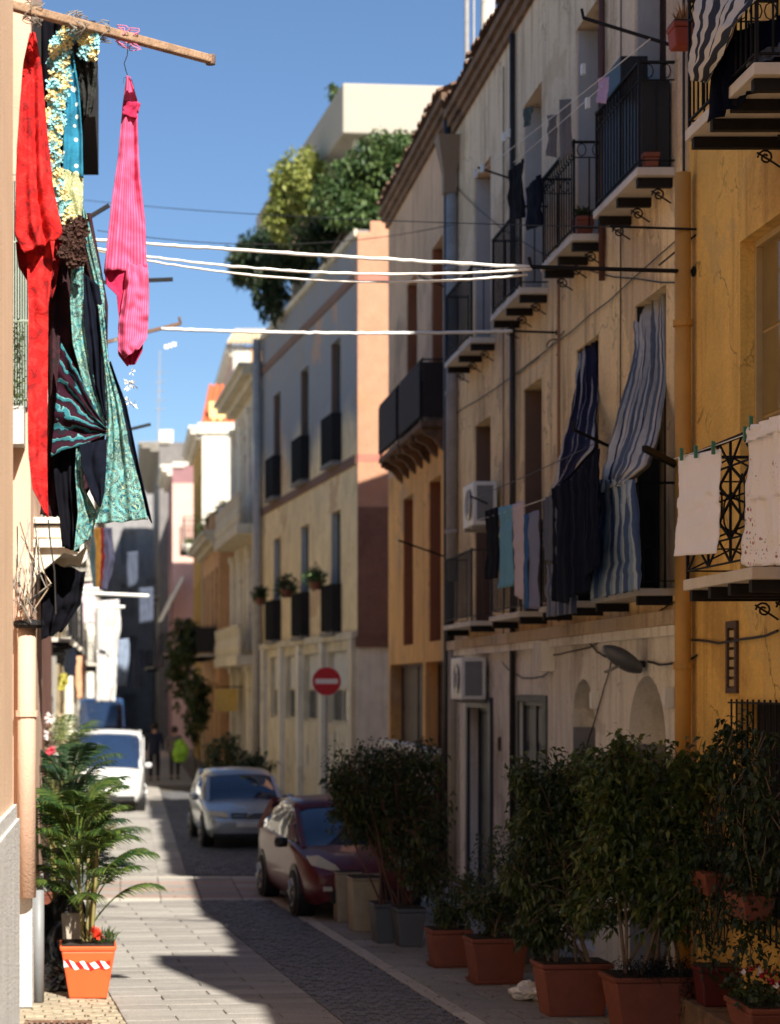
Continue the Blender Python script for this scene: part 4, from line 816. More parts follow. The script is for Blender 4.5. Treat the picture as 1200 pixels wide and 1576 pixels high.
def shrub(name, label, cat, base, stems, blobs, nleaf, L, w, lm, bark=BARK, singles=0, group=None, droop=.35, stem_r=.014, twigs=3):
    """blobs: (centre, (rx,ry,rz), weight).  Stems climb from the pot into the crown, twigs branch off and carry the leaves."""
    t = thing(name, label, cat, base, group)
    sm = MB(); lf = MB(); lf.tint = []; tot = sum(bb[2] for bb in blobs); base = Vector(base); sing = []
    def rp():
        r = rv(0, tot)
        for c, rr, wt in blobs:
            r -= wt
            if r <= 0: break
        d = rand_dir() * (rv(0, 1) ** .45); return Vector(c) + Vector((d.x * rr[0], d.y * rr[1], d.z * rr[2]))
    roots = [base + Vector((rv(-.5, .5) * stems[1], rv(-.5, .5) * stems[2], 0)) for _ in range(stems[0])]
    tips = []
    for r0 in roots:
        tip = rp(); mid = r0.lerp(tip, .5) + Vector((rv(-.08, .08), rv(-.08, .08), .08))
        sm.tube([r0, r0.lerp(mid, .5) + Vector((rv(-.03, .03), 0, .03)), mid, tip], [stem_r, stem_r * .85, stem_r * .6, stem_r * .25], 5)
        tips.append((r0, mid, tip))
    per = 9; ntw = max(1, int(nleaf / per))
    for _ in range(ntw):
        e = rp(); r0, mid, tip = min(random.sample(tips, min(4, len(tips))), key=lambda q: (q[2] - e).length)
        s = mid.lerp(tip, rv(0, 1)); 
        if (e - s).length > .6: s = e + (s - e).normalized() * rv(.25, .5)
        if _ % twigs == 0: sm.tube([s, s.lerp(e, .5) + Vector((0, 0, .04)), e], [.005, .004, .002], 3, False)
        tn = rv(-.3, .5)
        for k in range(per):
            q = s.lerp(e, .25 + .75 * k / per) + Vector((rv(-.04, .04), rv(-.04, .04), rv(-.03, .04)))
            d = (e - s).normalized() * .4 + rand_dir() + Vector((0, 0, -.25)); ll = L * rv(.65, 1.25)
            if len(sing) < singles and rv(0, 1) < singles / nleaf * 2.5: sing.append((q, d, ll))
            else: leaf_geo(lf, q, d, ll, w * ll / L, droop, tn + rv(-.2, .2))
    sm.build('stems', bark, t)
    lf.build('foliage', lm, t, kind='stuff')
    if sing:
        g = MB(); g.tint = []; leaf_geo(g, Vector((0, 0, 0)), Vector((1, 0, .0)), L, w, droop, .3)
        me = bpy.data.meshes.new('leaf'); me.from_pydata(g.v, [], g.f); me.materials.append(lm)
        for (q, d, ll) in sing:
            o = bpy.data.objects.new('leaf', me); col.objects.link(o); o.parent = t; o.location = q - base
            o.rotation_euler = d.to_track_quat('X', 'Z').to_euler(); o.scale = (ll / L,) * 3
    return t
def pot(name, label, c, w, d, h, m, rz=0, group=None, tap=.78, rim=.05, saucer=False, soil=True):
    t = thing(name, label, 'plant pot', c, group); x, y, z = c
    g = MB(); g.taper(c, w * tap, d * tap, w * .97, d * .97, .0, h - rim, rz); g.build('body', m, t, bevel=.015)
    g = MB(); g.taper(c, w * 1.0, d * 1.0, w * 1.04, d * 1.04, h - rim + .002, h, rz); g.build('rim', m, t, bevel=.012)
    if soil: g = MB(); g.taper(c, w * .94, d * .94, w * .95, d * .95, h + .001, h + .012, rz); g.build('soil', SOIL, t)
    if saucer: g = MB(); g.taper(c, w * tap * 1.1, d * tap * 1.15, w * tap * 1.2, d * tap * 1.25, -.0, .04, rz); g.build('saucer', m, t, bevel=.008)
    return t
# big terracotta planters and their ficus
GP = 'terracotta planters along the right side'
pot('planter', 'largest terracotta planter at the front right holding the big ficus', (4.74, 17.55, 0), .86, .44, .52, TERRA, .08, GP)
g = MB()
pot('planter', 'terracotta planter with a deep rim just behind the largest one beside the white bag', (4.22, 18.5, 0), .68, .40, .50, TERRA, .08, GP)
pot('planter', 'terracotta planter on a saucer left of the white plastic bag', (3.88, 20.5, 0), .62, .38, .48, TERRA, .1, GP, saucer=True)
pot('planter', 'smaller terracotta planter on a saucer beside the slate grey pots', (3.58, 21.7, 0), .46, .36, .42, TERRA, .1, GP, saucer=True)
pot('planter', 'maroon square pot against the yellow wall behind the big ficus', (5.12, 16.95, .34), .34, .3, .34, MAROON, 0)
pot('planter', 'low terracotta window box with red cyclamen on the ledge at the lower right corner', (5.1, 15.75, .34), .34, .7, .22, TERRA, 0)
pot('planter', 'slate grey ribbed pot nearest the terracotta planters', (3.38, 23.4, 0), .36, .36, .46, POTG, .1, 'slate grey pots under the dark shrub', tap=.72)
pot('planter', 'slate grey pot with a pale rim next to the cream square pots', (3.12, 23.75, 0), .3, .36, .48, POTG, .1, 'slate grey pots under the dark shrub', tap=.72)
pot('planter', 'cream square pot in front, the nearer of the two tall ones', (3.02, 24.9, 0), .36, .36, .68, POTC, .1, 'tall cream square pots', tap=.86, rim=.03)
pot('planter', 'cream square pot tucked behind its twin beside the red car', (2.92, 25.9, 0), .34, .34, .66, POTC, .1, 'tall cream square pots', tap=.86, rim=.03)
shrub('ficus', 'tall weeping ficus in the largest terracotta planter at front right', 'potted tree', (4.74, 17.55, .52), (13, .6, .25),
      [(at(985, 1200, 17.5), (.5, .36, .42), 5), (at(1062, 1178, 17.4), (.34, .3, .28), 2.4), (at(925, 1195, 17.6), (.36, .34, .36), 3), (at(1045, 1275, 17.4), (.36, .3, .38), 2.2), (at(950, 1310, 17.5), (.5, .34, .5), 4), (at(1010, 1390, 17.5), (.4, .3, .4), 1.6), (at(955, 1128, 17.5), (.1, .1, .12), .3), (at(1110, 1165, 17.2), (.2, .2, .12), .6), (at(1075, 1330, 17.3), (.3, .28, .4), 1.6), (at(1050, 1420, 17.4), (.3, .28, .28), 1.0), (at(905, 1400, 17.7), (.3, .3, .3), 1.2)], 12000, .085, .042, FICUS, singles=295, stem_r=.017)
shrub('ficus', 'second ficus, dense and darker, in the planter beside the white bag', 'potted tree', (4.22, 18.5, .5), (9, .5, .25),
      [(at(835, 1225, 18.5), (.36, .36, .52), 3.5), (at(890, 1205, 18.5), (.42, .36, .45), 4), (at(805, 1310, 18.6), (.28, .3, .5), 2.5), (at(865, 1350, 18.5), (.48, .36, .5), 4), (at(835, 1440, 18.5), (.4, .3, .24), 1.4), (at(800, 1180, 18.5), (.2, .2, .14), .7), (at(910, 1300, 18.4), (.34, .3, .6), 2.5)], 10500, .08, .04, FICUSD, singles=200, stem_r=.014)
g = MB(); g.tint = []
for _ in range(900):
    a = rv(0, 6.28); r = rv(0, .42); p = Vector((4.74 + r * math.cos(a) * 1.05, 17.45 + r * math.sin(a) * .55 - .05, .53 + rv(0, .14))); leaf_geo(g, p, rand_dir(.1), rv(.03, .09), .012, .6, rv(-.4, .1))
for _ in range(350): leaf_geo(g, Vector((rv(4.9, 5.25), 17.25 + rv(-.05, .05), rv(.2, .62))), rand_dir(-.6), rv(.04, .08), .014, .5, rv(-.4, .1))
g.build('trailing_plant', leaf_mat('purple trailing leaves', (.010, .012, .012), (.03, .035, .03)), None, label='dark trailing groundcover spilling over the rim of the largest planter', cat='plant', origin=(4.74, 17.5, .5), kind='stuff')
shrub('shrub', 'low bushy shrub in the terracotta planter left of the white bag', 'potted shrub', (3.88, 20.5, .48), (6, .4, .2), [((3.85, 20.5, .78), (.42, .3, .32), 3), ((4.15, 20.6, 1.0), (.3, .3, .4), 1.5)], 2600, .06, .028, FICUSD, group='low bushes')
shrub('shrub', 'small trailing shrub in the smaller terracotta planter by the grey pots', 'potted shrub', (3.58, 21.7, .42), (6, .3, .2), [((3.6, 21.7, .62), (.3, .26, .22), 3), ((3.85, 21.8, .85), (.28, .28, .3), 2)], 1700, .06, .026, FICUSD, group='low bushes')
shrub('shrub', 'large dark rounded shrub rising from the slate grey pots beside the red car', 'potted tree', (3.25, 23.6, .46), (16, .45, .2),
      [((3.0, 23.6, 1.95), (.62, .5, .55), 5), ((3.45, 23.6, 2.1), (.5, .45, .5), 3), ((2.72, 23.7, 1.75), (.38, .35, .45), 2), ((3.65, 23.5, 1.6), (.42, .35, .65), 2.6), ((3.35, 23.6, 1.5), (.55, .4, .5), 2.6), ((2.95, 23.6, 2.15), (.7, .4, .4), 2), ((3.55, 23.4, 1.05), (.4, .35, .5), 2.6), ((3.75, 23.3, .7), (.35, .3, .35), 1.4), ((2.75, 23.8, 1.45), (.35, .3, .35), 1.2), ((2.6, 23.7, 2.0), (.25, .3, .22), .8), ((3.6, 23.6, 2.3), (.3, .3, .25), .8)], 13500, .07, .034, FICUSD, stem_r=.013, bark=mat('reddish stems', lin((92, 62, 50)), .85), twigs=2)
shrub('shrub', 'thin leafy shrub filling the gap in front of the grey door', 'potted shrub', (4.5, 22.0, 0), (6, .3, .2), [((4.3, 22, 1.0), (.5, .4, .6), 3), ((4.3, 21.5, .7), (.5, .4, .4), 3)], 3600, .06, .028, FICUSD, group='low bushes')
pot('planter', 'half hidden dark pot behind the low bushes near the grey door', (4.5, 22.0, 0), .4, .4, .4, POTG, 0)
# climber and hanging planters on the yellow wall
t = thing('climber', 'ivy and trailing climber over the grilled window of the yellow house', 'climbing plant', (5.2, 16, .4))
g = MB(); g.tint = []; st = MB()
for _ in range(15):
    y = rv(15.2, 16.6); z0 = rv(2.2, 2.95) - max(0, y - 16.7) * .9; x = 5.24 - rv(0, .28); ln = rv(.5, 1.6); pts = []
    for k in range(10):
        p = Vector((x - .05 * math.sin(k * .7) - rv(0, .04), y + .05 * math.sin(k), max(.5, z0 - ln * k / 9))); pts.append(p)
        for _2 in range(7): leaf_geo(g, p + Vector((rv(-.09, .05), rv(-.09, .09), rv(-.08, .08))), rand_dir(-.5), rv(.05, .10), .05, .4, rv(-.4, .5))
    st.tube(pts, .005, 4, False)
for _ in range(420): leaf_geo(g, Vector((rv(4.85, 5.25), rv(15.3, 17.0), rv(.6, 1.3))), rand_dir(-.2), rv(.04, .09), .04, .4, rv(-.5, .2))
st.build('stems', BARK, t); g.build('foliage', GRNIV, t, kind='stuff')
t = thing('trellis', 'dark diamond wire trellis leaning against the yellow wall by the drainpipe', 'trellis', (5.1, 17.3, .34))
for k in range(9):
    for s in (-1, 1):
        y0 = 16.3 + k * .18; MB().tube([(5.0, y0, .9 + 0), (5.12, min(17.75, max(16.2, y0 + s * .5)), 2.1)], .006, 4).build('wire', IRON, t)
def hang_planter(label, c, n, lm, fl=None):
    t = thing('hanging_planter', label, 'hanging planter', c); x, y, z = c
    MB().taper(c, .2, .42, .28, .5, 0, .2).build('trough', TERRA, t, bevel=.01)
    g = MB()
    for dy in (-.15, .15): g.tube([(5.29, y + dy, z + .2), (x, y + dy, z + .2), (x, y + dy, z - .01)], .008, 4)
    g.build('hook', IRON, t); g = MB(); g.tint = []
    for _ in range(n): leaf_geo(g, Vector((x + rv(-.2, .14), y + rv(-.35, .35), z + .2 + rv(-.25, .35))), rand_dir(-.1), rv(.04, .08), .035, .4, rv(-.3, .3))
    g.build('foliage', lm, t, kind='stuff'); return t
hang_planter('hanging terracotta trough with dark foliage beside the leaning trellis', (5.1, 17.0, 1.3), 500, GRNIV)
hang_planter('hanging terracotta trough at the right edge below the climber', (5.08, 15.9, 1.22), 500, GRNIV)
t = thing('cyclamen', 'red and white cyclamen flowers in the window box at the lower right', 'flowers', (5.1, 15.75, .57))
g = MB(); g.tint = []; RF = mat('red petals', lin((190, 30, 50)), .6, .1); WF = mat('white petals', lin((236, 226, 224)), .6, .05)
for _ in range(260): leaf_geo(g, Vector((5.1 + rv(-.2, .15), 15.75 + rv(-.38, .38), .57 + rv(-.02, .14))), rand_dir(.1), .06, .05, .3, rv(-.3, .4))
g.build('foliage', FICUSD, t, kind='stuff')
for k in range(14):
    f = MB(); f.tint = []; p = Vector((5.1 + rv(-.16, .1), 15.75 + rv(-.32, .32), .57 + rv(.14, .24)))
    for _ in range(5): leaf_geo(f, p, rand_dir(.8), .045, .035, -.2, 0)
    f.build('flower', RF if k % 4 else WF, t)
# crumpled bags
def crumple(name, label, cat, c, r, m, amp=.35, seed=1, zs=.6, smooth=False):
    random.seed(seed); import bmesh
    bm = bmesh.new(); bmesh.ops.create_icosphere(bm, subdivisions=4, radius=1)
    from mathutils import noise
    for v in bm.verts:
        n = noise.noise(v.co * 1.7 + Vector((seed, 0, 0))) * amp + abs(noise.noise(v.co * 5 + Vector((seed, 3, 0)))) * amp * .6
        v.co = v.co * (1 - n); v.co.x *= r[0]; v.co.y *= r[1]; v.co.z = max(v.co.z, -.8) * r[2]
    me = bpy.data.meshes.new(name); bm.to_mesh(me); bm.free(); me.materials.append(m)
    if smooth: me.polygons.foreach_set('use_smooth', [True] * len(me.polygons))
    o = bpy.data.objects.new(name, me); col.objects.link(o); o.location = (c[0], c[1], c[2] + r[2] * .78); ROOT[o.name] = o.location.copy()
    return tag(o, label, cat)
crumple('plastic_bag', 'crumpled white plastic bag on the pavement between two terracotta planters', 'bag', (4.05, 19.35, 0), (.2, .14, .1), mat('white film', lin((214, 212, 208)), .4, .04), .6, 3)
crumple('plastic_bag', 'green plastic bag at the bottom right corner of the pavement', 'bag', (4.98, 15.05, .12), (.16, .14, .16), mat('green film', lin((60, 130, 84)), .35, .1), .5, 5)
crumple('bin_bag', 'shiny black bin bag behind the orange pot', 'bag', (-.66, 20.6, 0), (.24, .26, .55), mat('black film', (.01, .01, .012), .22, .1, spec=.8), .4, 8, smooth=True)
crumple('bin_bag', 'flat black bin bag slumped beside the orange pot', 'bag', (-.62, 20.0, 0), (.26, .24, .17), mat('black film', (.01, .01, .012)), .5, 12)
# orange pot and palms
PC = (-.39, 19.6, 0)
t = pot('flower_pot', 'bright orange square pot with red and white hazard tape on the left', PC, .55, .52, .53, TERRO, .03, tap=.68, rim=.05)
g = MB(); g.taper(PC, .475, .46, .50, .48, .405, .455, .03); g.build('collar', TERRO, t, bevel=.012)
hz = stripe_mat('hazard tape', [(0, lin((240, 236, 232))), (.5, lin((214, 40, 36)))], 4.5, rough=.4, noise=.03)
g = MB(); P0 = Vector(PC)
uv = []
for i in range(13):
    t_ = i / 12; x = -.235 + .46 * t_; dz = -.02 * math.sin(t_ * 3.1) + .012 * math.sin(t_ * 19)
    for zz in (0, 1):
        z = .32 + zz * .075 + dz; yf = -(.68 * .52 / 2 + (.97 - .68) * .26 * z / .48) - .008
        g.v.append((P0.x + x, P0.y + yf, z)); uv.append((t_ + zz * .11, zz))
g.f = [(2 * i, 2 * i + 2, 2 * i + 3, 2 * i + 1) for i in range(12)]; g.uv = uv; g.build('hazard_tape', hz, t)
def frond(mb, base, az, length, lift, nl=15, lw=.028, ll=.34, curl=1.0, fan=.55):
    """arching midrib with long narrow leaflets on both sides"""
    pts = []; dirh = Vector((math.cos(az), math.sin(az), 0)); p = Vector(base); el = lift
    for k in range(13):
        pts.append(p.copy()); d = dirh * math.cos(el) + Vector((0, 0, math.sin(el))); p = p + d * length / 12; el -= curl * (.04 + .012 * k)
    mb.tube(pts, [.010 - .0006 * k for k in range(13)], 4, False); mb.tint += [.5] * (len(mb.v) - len(mb.tint))
    for j in range(nl):
        f = .42 + .58 * j / (nl - 1); i = f * 12; a = pts[min(12, int(i))]; b_ = pts[min(12, int(i) + 1)]; q = a.lerp(b_, i - int(i)); d = (pts[min(12, int(i) + 1)] - pts[max(0, int(i) - 1)]).normalized()
        s = d.cross(Vector((0, 0, 1))).normalized(); L = ll * (math.sin(math.pi * (.18 + .72 * (j / nl))) * .9 + .12) * rv(.85, 1.1)
        for sg in (-1, 1):
            dd = (d * (fan + .5 * j / nl) + s * sg * .8 + Vector((0, 0, .12))).normalized(); pr = []; up = dd.cross(s * sg).normalized(); up = up if up.z > 0 else -up
            side = dd.cross(up).normalized(); o = len(mb.v)
            for k, (tt, ww) in enumerate(((0, .35), (.3, 1), (.65, .8), (1, .03))):
                c = q + dd * L * tt + Vector((0, 0, -.55 * curl * L * tt * tt)); mb.v += [tuple(c + side * lw * ww / 2), tuple(c - side * lw * ww / 2)]
            mb.f += [(o + 2 * k, o + 2 * k + 1, o + 2 * k + 3, o + 2 * k + 2) for k in range(3)]; mb.tint += [rv(-.2, .7)] * 8
def palm(label, base, n, hgt, lm, rad=.5, seed=4, name='potted_palm', ll=.32, sh=0):
    random.seed(seed); t = thing(name, label, 'palm', base); B = Vector(base)
    for s in range(7):
        a = rv(0, 6.28); g = MB(); g.tint = []; g.tube([B + Vector((.05 * math.cos(a), .05 * math.sin(a), 0)), B + Vector((.1 * math.cos(a), .1 * math.sin(a), hgt * .35)), B + Vector((.13 * math.cos(a), .13 * math.sin(a), hgt * .62))], [.02, .017, .012], 6); g.tint = None
        g.build('stem', mat('palm stem', lin((128, 118, 70)), .7), t)
    for k in range(n):
        a = k * 2.4 + rv(-.3, .3); f = k / n; z = hgt * (.12 + .58 * f); g = MB(); g.tint = []
        L = hgt * (.62 - .12 * f) * rv(.85, 1.1) * (rad / .5); frond(g, B + Vector((.07 * math.cos(a) + sh * f, .07 * math.sin(a), z)), a, L, rv(1.05, 1.45) - .2 * (1 - f), 15, .03, ll, .92)
        g.build('frond', lm, t)
    return t
palm('lush green palm in the bright orange pot', (-.40, 19.62, .53), 38, 1.75, PALM, .34, 4, sh=-.12, ll=.3)
palm('taller darker palm standing behind the one in the orange pot', (-.72, 21.3, .35), 34, 2.5, PALMD, .30, 9, sh=.1)
palm('farther palm with pale tips near the white van', (-.95, 26.5, .3), 20, 2.5, PALM, .42, 13)
pot('flower_pot', 'terracotta pot half hidden behind the palm', (-.72, 21.3, 0), .4, .4, .36, TERRA)
pot('flower_pot', 'terracotta pot of the farther palm by the left wall', (-.95, 26.5, 0), .4, .4, .34, TERRA)
g = MB(); g.tint = []
for _ in range(90): leaf_geo(g, Vector((-.22 + rv(-.1, .1), 19.5 + rv(-.1, .1), .54)), Vector((rv(-.6, .8), rv(-.5, .5), 1)), rv(.12, .26), .014, .25, rv(-.2, .6))
g.build('grass_tuft', PALM, None, label='tuft of spiky grass at the right of the orange pot', cat='plant', origin=(-.22, 19.5, .53))
g = MB(); g.tint = []
for _ in range(26): leaf_geo(g, Vector((-.31 + rv(-.03, .03), 19.42, .6 + rv(0, .06))), rand_dir(.5), rv(.07, .12), .05, .1, 0)
g.build('ribbon_bow', mat('red ribbon', lin((224, 66, 44)), .5), None, label='red ribbon bow tied at the foot of the palm in the orange pot', cat='ribbon', origin=(-.31, 19.42, .55))
g = MB(); g.taper((-.56, 20.25, .42), .2, .03, .24, .03, 0, .34); g.build('stone_plaque', mat('grey stone', lin((168, 158, 144)), .9, .2, 12), None, label='small carved grey stone plaque leaning behind the orange pot', cat='plaque', bevel=.02)
shrub('shrub', 'shrub with cream variegated leaves behind the palms beside the white van', 'potted shrub', (-.75, 29, .3), (7, .3, .3), [((-.62, 29, 1.5), (.42, .4, .5), 3), ((-.35, 29, 1.1), (.3, .3, .4), 2)], 1500, .11, .05, CREAML)
pot('flower_pot', 'grey pot under the cream variegated shrub', (-.75, 29, 0), .4, .4, .34, POTG)
shrub('shrub', 'flowering plant with pink blossoms high behind the palms on the left', 'potted shrub', (-1.1, 31, .3), (6, .3, .3), [((-1.05, 31, 2.0), (.34, .34, .8), 3)], 1500, .1, .05, CREAML)
pot('flower_pot', 'dark pot under the pink blossom plant by the left wall', (-1.1, 31, 0), .4, .4, .34, POTG)
random.seed(21)
for k in range(7):
    f = MB(); f.tint = []
    p = Vector((-1.05 + rv(-.28, .3), 30.7, 2.2 + rv(-.3, .75)))
    for _ in range(14): leaf_geo(f, p, rand_dir(.2), .1, .08, .1, 0)
    f.build('blossom', mat('pink petals', lin((226, 96, 112)), .6) if k % 2 else WF, None, label='cluster of %s petals in the plant behind the palms, number %s from the wall' % (('white', 'pink')[k % 2], ('first', 'second', 'third', 'fourth', 'fifth', 'sixth', 'seventh')[k]), cat='blossom', group='blossoms behind the palms')
# shrubs farther up the street
shrub('shrub', 'round dark shrub on the pavement behind the silver car', 'potted tree', (2.55, 47, .4), (8, .4, .3), [((2.4, 47, 1.3), (.75, .6, .75), 3), ((3.1, 47, 1.1), (.6, .5, .6), 2)], 2600, .13, .07, FICUSD, stem_r=.03)
pot('planter', 'dark tub under the round shrub behind the silver car', (2.55, 47, 0), .7, .6, .42, POTG)
shrub('shrub', 'dark foliage spilling from a balcony over the far right pavement', 'balcony plant', (2.2, 72, 4.4), (6, .8, .3), [((2.1, 72, 4.8), (.7, 1.2, 1.0), 3), ((2.0, 74, 3.6), (.6, 1.0, 1.4), 2)], 2400, .2, .1, FICUSD, stem_r=.02)
shrub('shrub', 'dark column of creeper below the far right balconies', 'creeper', (2.5, 66, .1), (5, .5, .3), [((2.35, 66, 2.6), (.55, .8, 1.3), 3)], 1500, .18, .1, FICUSD, stem_r=.02)
# roof garden of the apartment house
def rp3(px, py, Y): return tuple(at(px, py, Y))
shrub('roof_shrub', 'yellow green shrub at the left of the roof garden', 'roof shrub', rp3(470, 392, 51), (6, 1, .6), [(rp3(462, 275, 51), (.8, .8, .9), 3), (rp3(438, 330, 51.5), (.62, .7, .75), 3), (rp3(482, 285, 50.5), (.5, .6, .9), 2)], 7500, .16, .10, LIME, stem_r=.03)
shrub('roof_shrub', 'large mid green shrub under the white roof slab', 'roof shrub', rp3(560, 385, 48.2), (9, 1.6, .6), [(rp3(595, 258, 47.6), (1.15, .9, 1.0), 6), (rp3(530, 300, 47.8), (.95, .8, .9), 4), (rp3(625, 240, 47.5), (.6, .6, .6), 2), (rp3(575, 330, 47.0), (1.1, .6, .55), 3)], 15000, .15, .09, TREE, stem_r=.03)
shrub('roof_shrub', 'dark green bush at the far end of the roof garden', 'roof shrub', rp3(430, 470, 57.5), (7, 1, .6), [(rp3(395, 395, 57.5), (.95, .9, .8), 3), (rp3(425, 375, 56), (.85, .9, .7), 2.4), (rp3(375, 418, 58), (.52, .6, .5), 1)], 8000, .17, .09, mat_ := leaf_mat('blue green leaves', (.02, .05, .024), (.07, .11, .045), .5), stem_r=.03)
shrub('hanging_plant', 'dark creeper hanging down from the roof garden over the far corner', 'creeper', rp3(440, 395, 56), (6, .8, .4), [(rp3(418, 440, 56), (.6, .9, 1.2), 4), (rp3(380, 410, 57), (.6, .8, .6), 2), (rp3(450, 400, 53), (.9, .8, .7), 3), (rp3(500, 365, 49), (1.0, .7, .6), 3)], 9500, .15, .08, GRNIV, stem_r=.02)
shrub('hanging_plant', 'small pale plant on the corner of the white penthouse roof', 'roof plant', rp3(512, 137, 50), (4, .2, .2), [(rp3(512, 143, 50), (.2, .2, .25), 1)], 180, .14, .05, TREE, stem_r=.01)
for i, (u, sd) in enumerate(zip(U3, (.30, .36, .26))):
    c = F3.p(u + .3, .45, 5.75)
    t = thing('window_plant', ('round green plant hanging on the nearest balconette', 'dark round plant on the middle balconette', 'small dark plant on the farthest balconette')[i], 'plant', c, 'plants on the lower balconettes')
    MB().lathe(c, [(.12, -.2), (.18, 0)], 10).build('bowl', TERRA, t); g = MB(); g.tint = []
    for _ in range(320): leaf_geo(g, Vector(c) + rand_dir() * sd * rv(.3, 1) + Vector((0, 0, .12)), rand_dir(), .12, .07, .2, rv(-.3, .4))
    g.build('foliage', TREE if i == 0 else FICUSD, t, kind='stuff')

t = thing('grille_plant', 'small trailing plant caught in the pale green grille at left', 'plant', (-1.05, 18.5, 5.8))
g = MB(); g.tint = []
random.seed(6)
for _ in range(260): leaf_geo(g, Vector((rv(-1.14, -.96), 18.5 + rv(-.05, .08), rv(5.8, 6.6))), rand_dir(.2), rv(.03, .06), .02, .3, rv(-.2, .5))
g.build('foliage', TREE, t, kind='stuff')
shrub('shrub', 'scruffy green plants along the low salmon house terrace', 'roof shrub', (3.4, 74, 8.8), (5, 1, .4), [((3.2, 72, 9.3), (.35, 1.0, .35), 2), ((3.1, 76, 9.2), (.4, 1.4, .4), 2)], 1500, .16, .09, FICUS, stem_r=.02)
# ------------------------------------------------------------------ cloth
def lerp_poly(P, t):
    """point at fraction t of a polyline of tuples"""
    Ls = [0]
    for a, b in zip(P, P[1:]): Ls.append(Ls[-1] + math.dist(a[:2], b[:2]))
    s = t * Ls[-1]
    for i in range(len(P) - 1):
        if s <= Ls[i + 1] or i == len(P) - 2:
            k = (s - Ls[i]) / max(1e-9, Ls[i + 1] - Ls[i]); return tuple(a + (b - a) * k for a, b in zip(P[i], P[i + 1]))
from mathutils import noise as MN
def cloth(name, label, cat, m, Lp, Rp, nu=26, nv=60, folds=4, amp=.04, crump=.012, thick=.005, seed=0, group=None, phase=0.0, grow=None, parent=None, top=None, wav=.0):
    """a hanging cloth between a left and a right edge (picture place + distance for each corner)"""
    vs = []; uv = []
    for j in range(nv + 1):
        t = j / nv; a = at(*lerp_poly(Lp, t)); b = at(*lerp_poly(Rp, t)); w = (b - a); wn = w.normalized(); nrm = Vector((-wn.y, wn.x, 0))
        if nrm.length < .01: nrm = Vector((0, -1, 0))
        nrm.normalize()
        if nrm.y > 0: nrm = -nrm
        gf = amp * (1 if grow is None else (grow[0] + (grow[1] - grow[0]) * t))
        for i in range(nu + 1):
            u = i / nu; p = a + w * u; sh = MN.noise(Vector((u * 2, t * 1.5, seed * 7.1))) * 1.6
            d = gf * (math.sin(2 * math.pi * folds * u + phase + sh * 2.6) * .55 + .35 * math.sin(2 * math.pi * folds * 1.7 * u + seed + sh * 1.8) + .5 * MN.noise(Vector((u * 3, t * 5, seed))))
            d += crump * (MN.noise(Vector((p.x * 9, p.z * 9, seed * 3.3))) * 1.2 + MN.noise(Vector((p.x * 24, p.z * 24, seed))) * .5)
            p = p + nrm * d + wn * wav * MN.noise(Vector((t * 6, u, seed))) + Vector((0, 0, crump * .6 * MN.noise(Vector((u * 5, 3, seed * 2))) * (1 if t > .9 or t < .05 else 0)))
            vs.append(p); uv.append((u, t))
    mb = MB(); mb.v = [tuple(p) for p in vs]; W = nu + 1; mb.f = [(j * W + i, j * W + i + 1, (j + 1) * W + i + 1, (j + 1) * W + i) for j in range(nv) for i in range(nu)]; mb.uv = uv
    o = mb.build(name, m, parent, smooth=True, label=label, cat=cat, group=group)
    md = o.modifiers.new('thickness', 'SOLIDIFY'); md.thickness = thick; md.offset = 0
    return o
def e(Y, *pts): return [(x, y, Y) if len((x, y)) == 2 else 0 for x, y in pts]
RED = print_mat('red damask', lin((184, 10, 12)), lin((216, 34, 30)), lin((136, 4, 8)), 11, 'damask')
RED_SHADE = print_mat('shaded red damask', lin((120, 8, 14)), lin((150, 16, 22)), lin((84, 4, 10)), 14, 'damask')  # darker copy of the red print, fold shade put into the colour
MARN = print_mat('maroon velvet', lin((40, 10, 20)), lin((52, 14, 26)), lin((26, 6, 12)), 14, 'damask')
BLK = mat('black cloth', (.005, .005, .008), .95, .2, 8, spec=.08)
NAVYB = mat('navy black lining', (.006, .008, .016), .95, .2, 8, spec=.08)
PINK = stripe_mat('pink striped seersucker', [(0, lin((206, 52, 104))), (.5, lin((224, 112, 144))), (.82, lin((212, 76, 122)))], 13, trans=True, noise=.08)
PINKD = mat('raspberry lining and shadow', lin((176, 30, 76)), .9, .12, 12, bump=.4)
TEALP = print_mat('teal paisley', lin((14, 84, 100)), lin((74, 150, 158)), lin((170, 188, 152)), 8)
TEALD = print_mat('deep teal print', lin((24, 108, 130)), lin((60, 150, 160)), lin((140, 190, 180)), 12)
BLUED = print_mat('blue dotted cotton', lin((28, 122, 152)), lin((226, 232, 220)), lin((22, 104, 136)), 14, 'dots')
BEIGP = print_mat('beige scroll print', lin((176, 180, 132)), lin((216, 214, 168)), lin((70, 84, 66)), 17)
TIED = stripe_mat('teal tie dye', [(0, lin((44, 104, 114))), (.26, lin((92, 150, 152))), (.32, lin((44, 14, 30))), (.8, lin((26, 20, 30)))], 7, nwob=.35, noise=.2, trans=False)
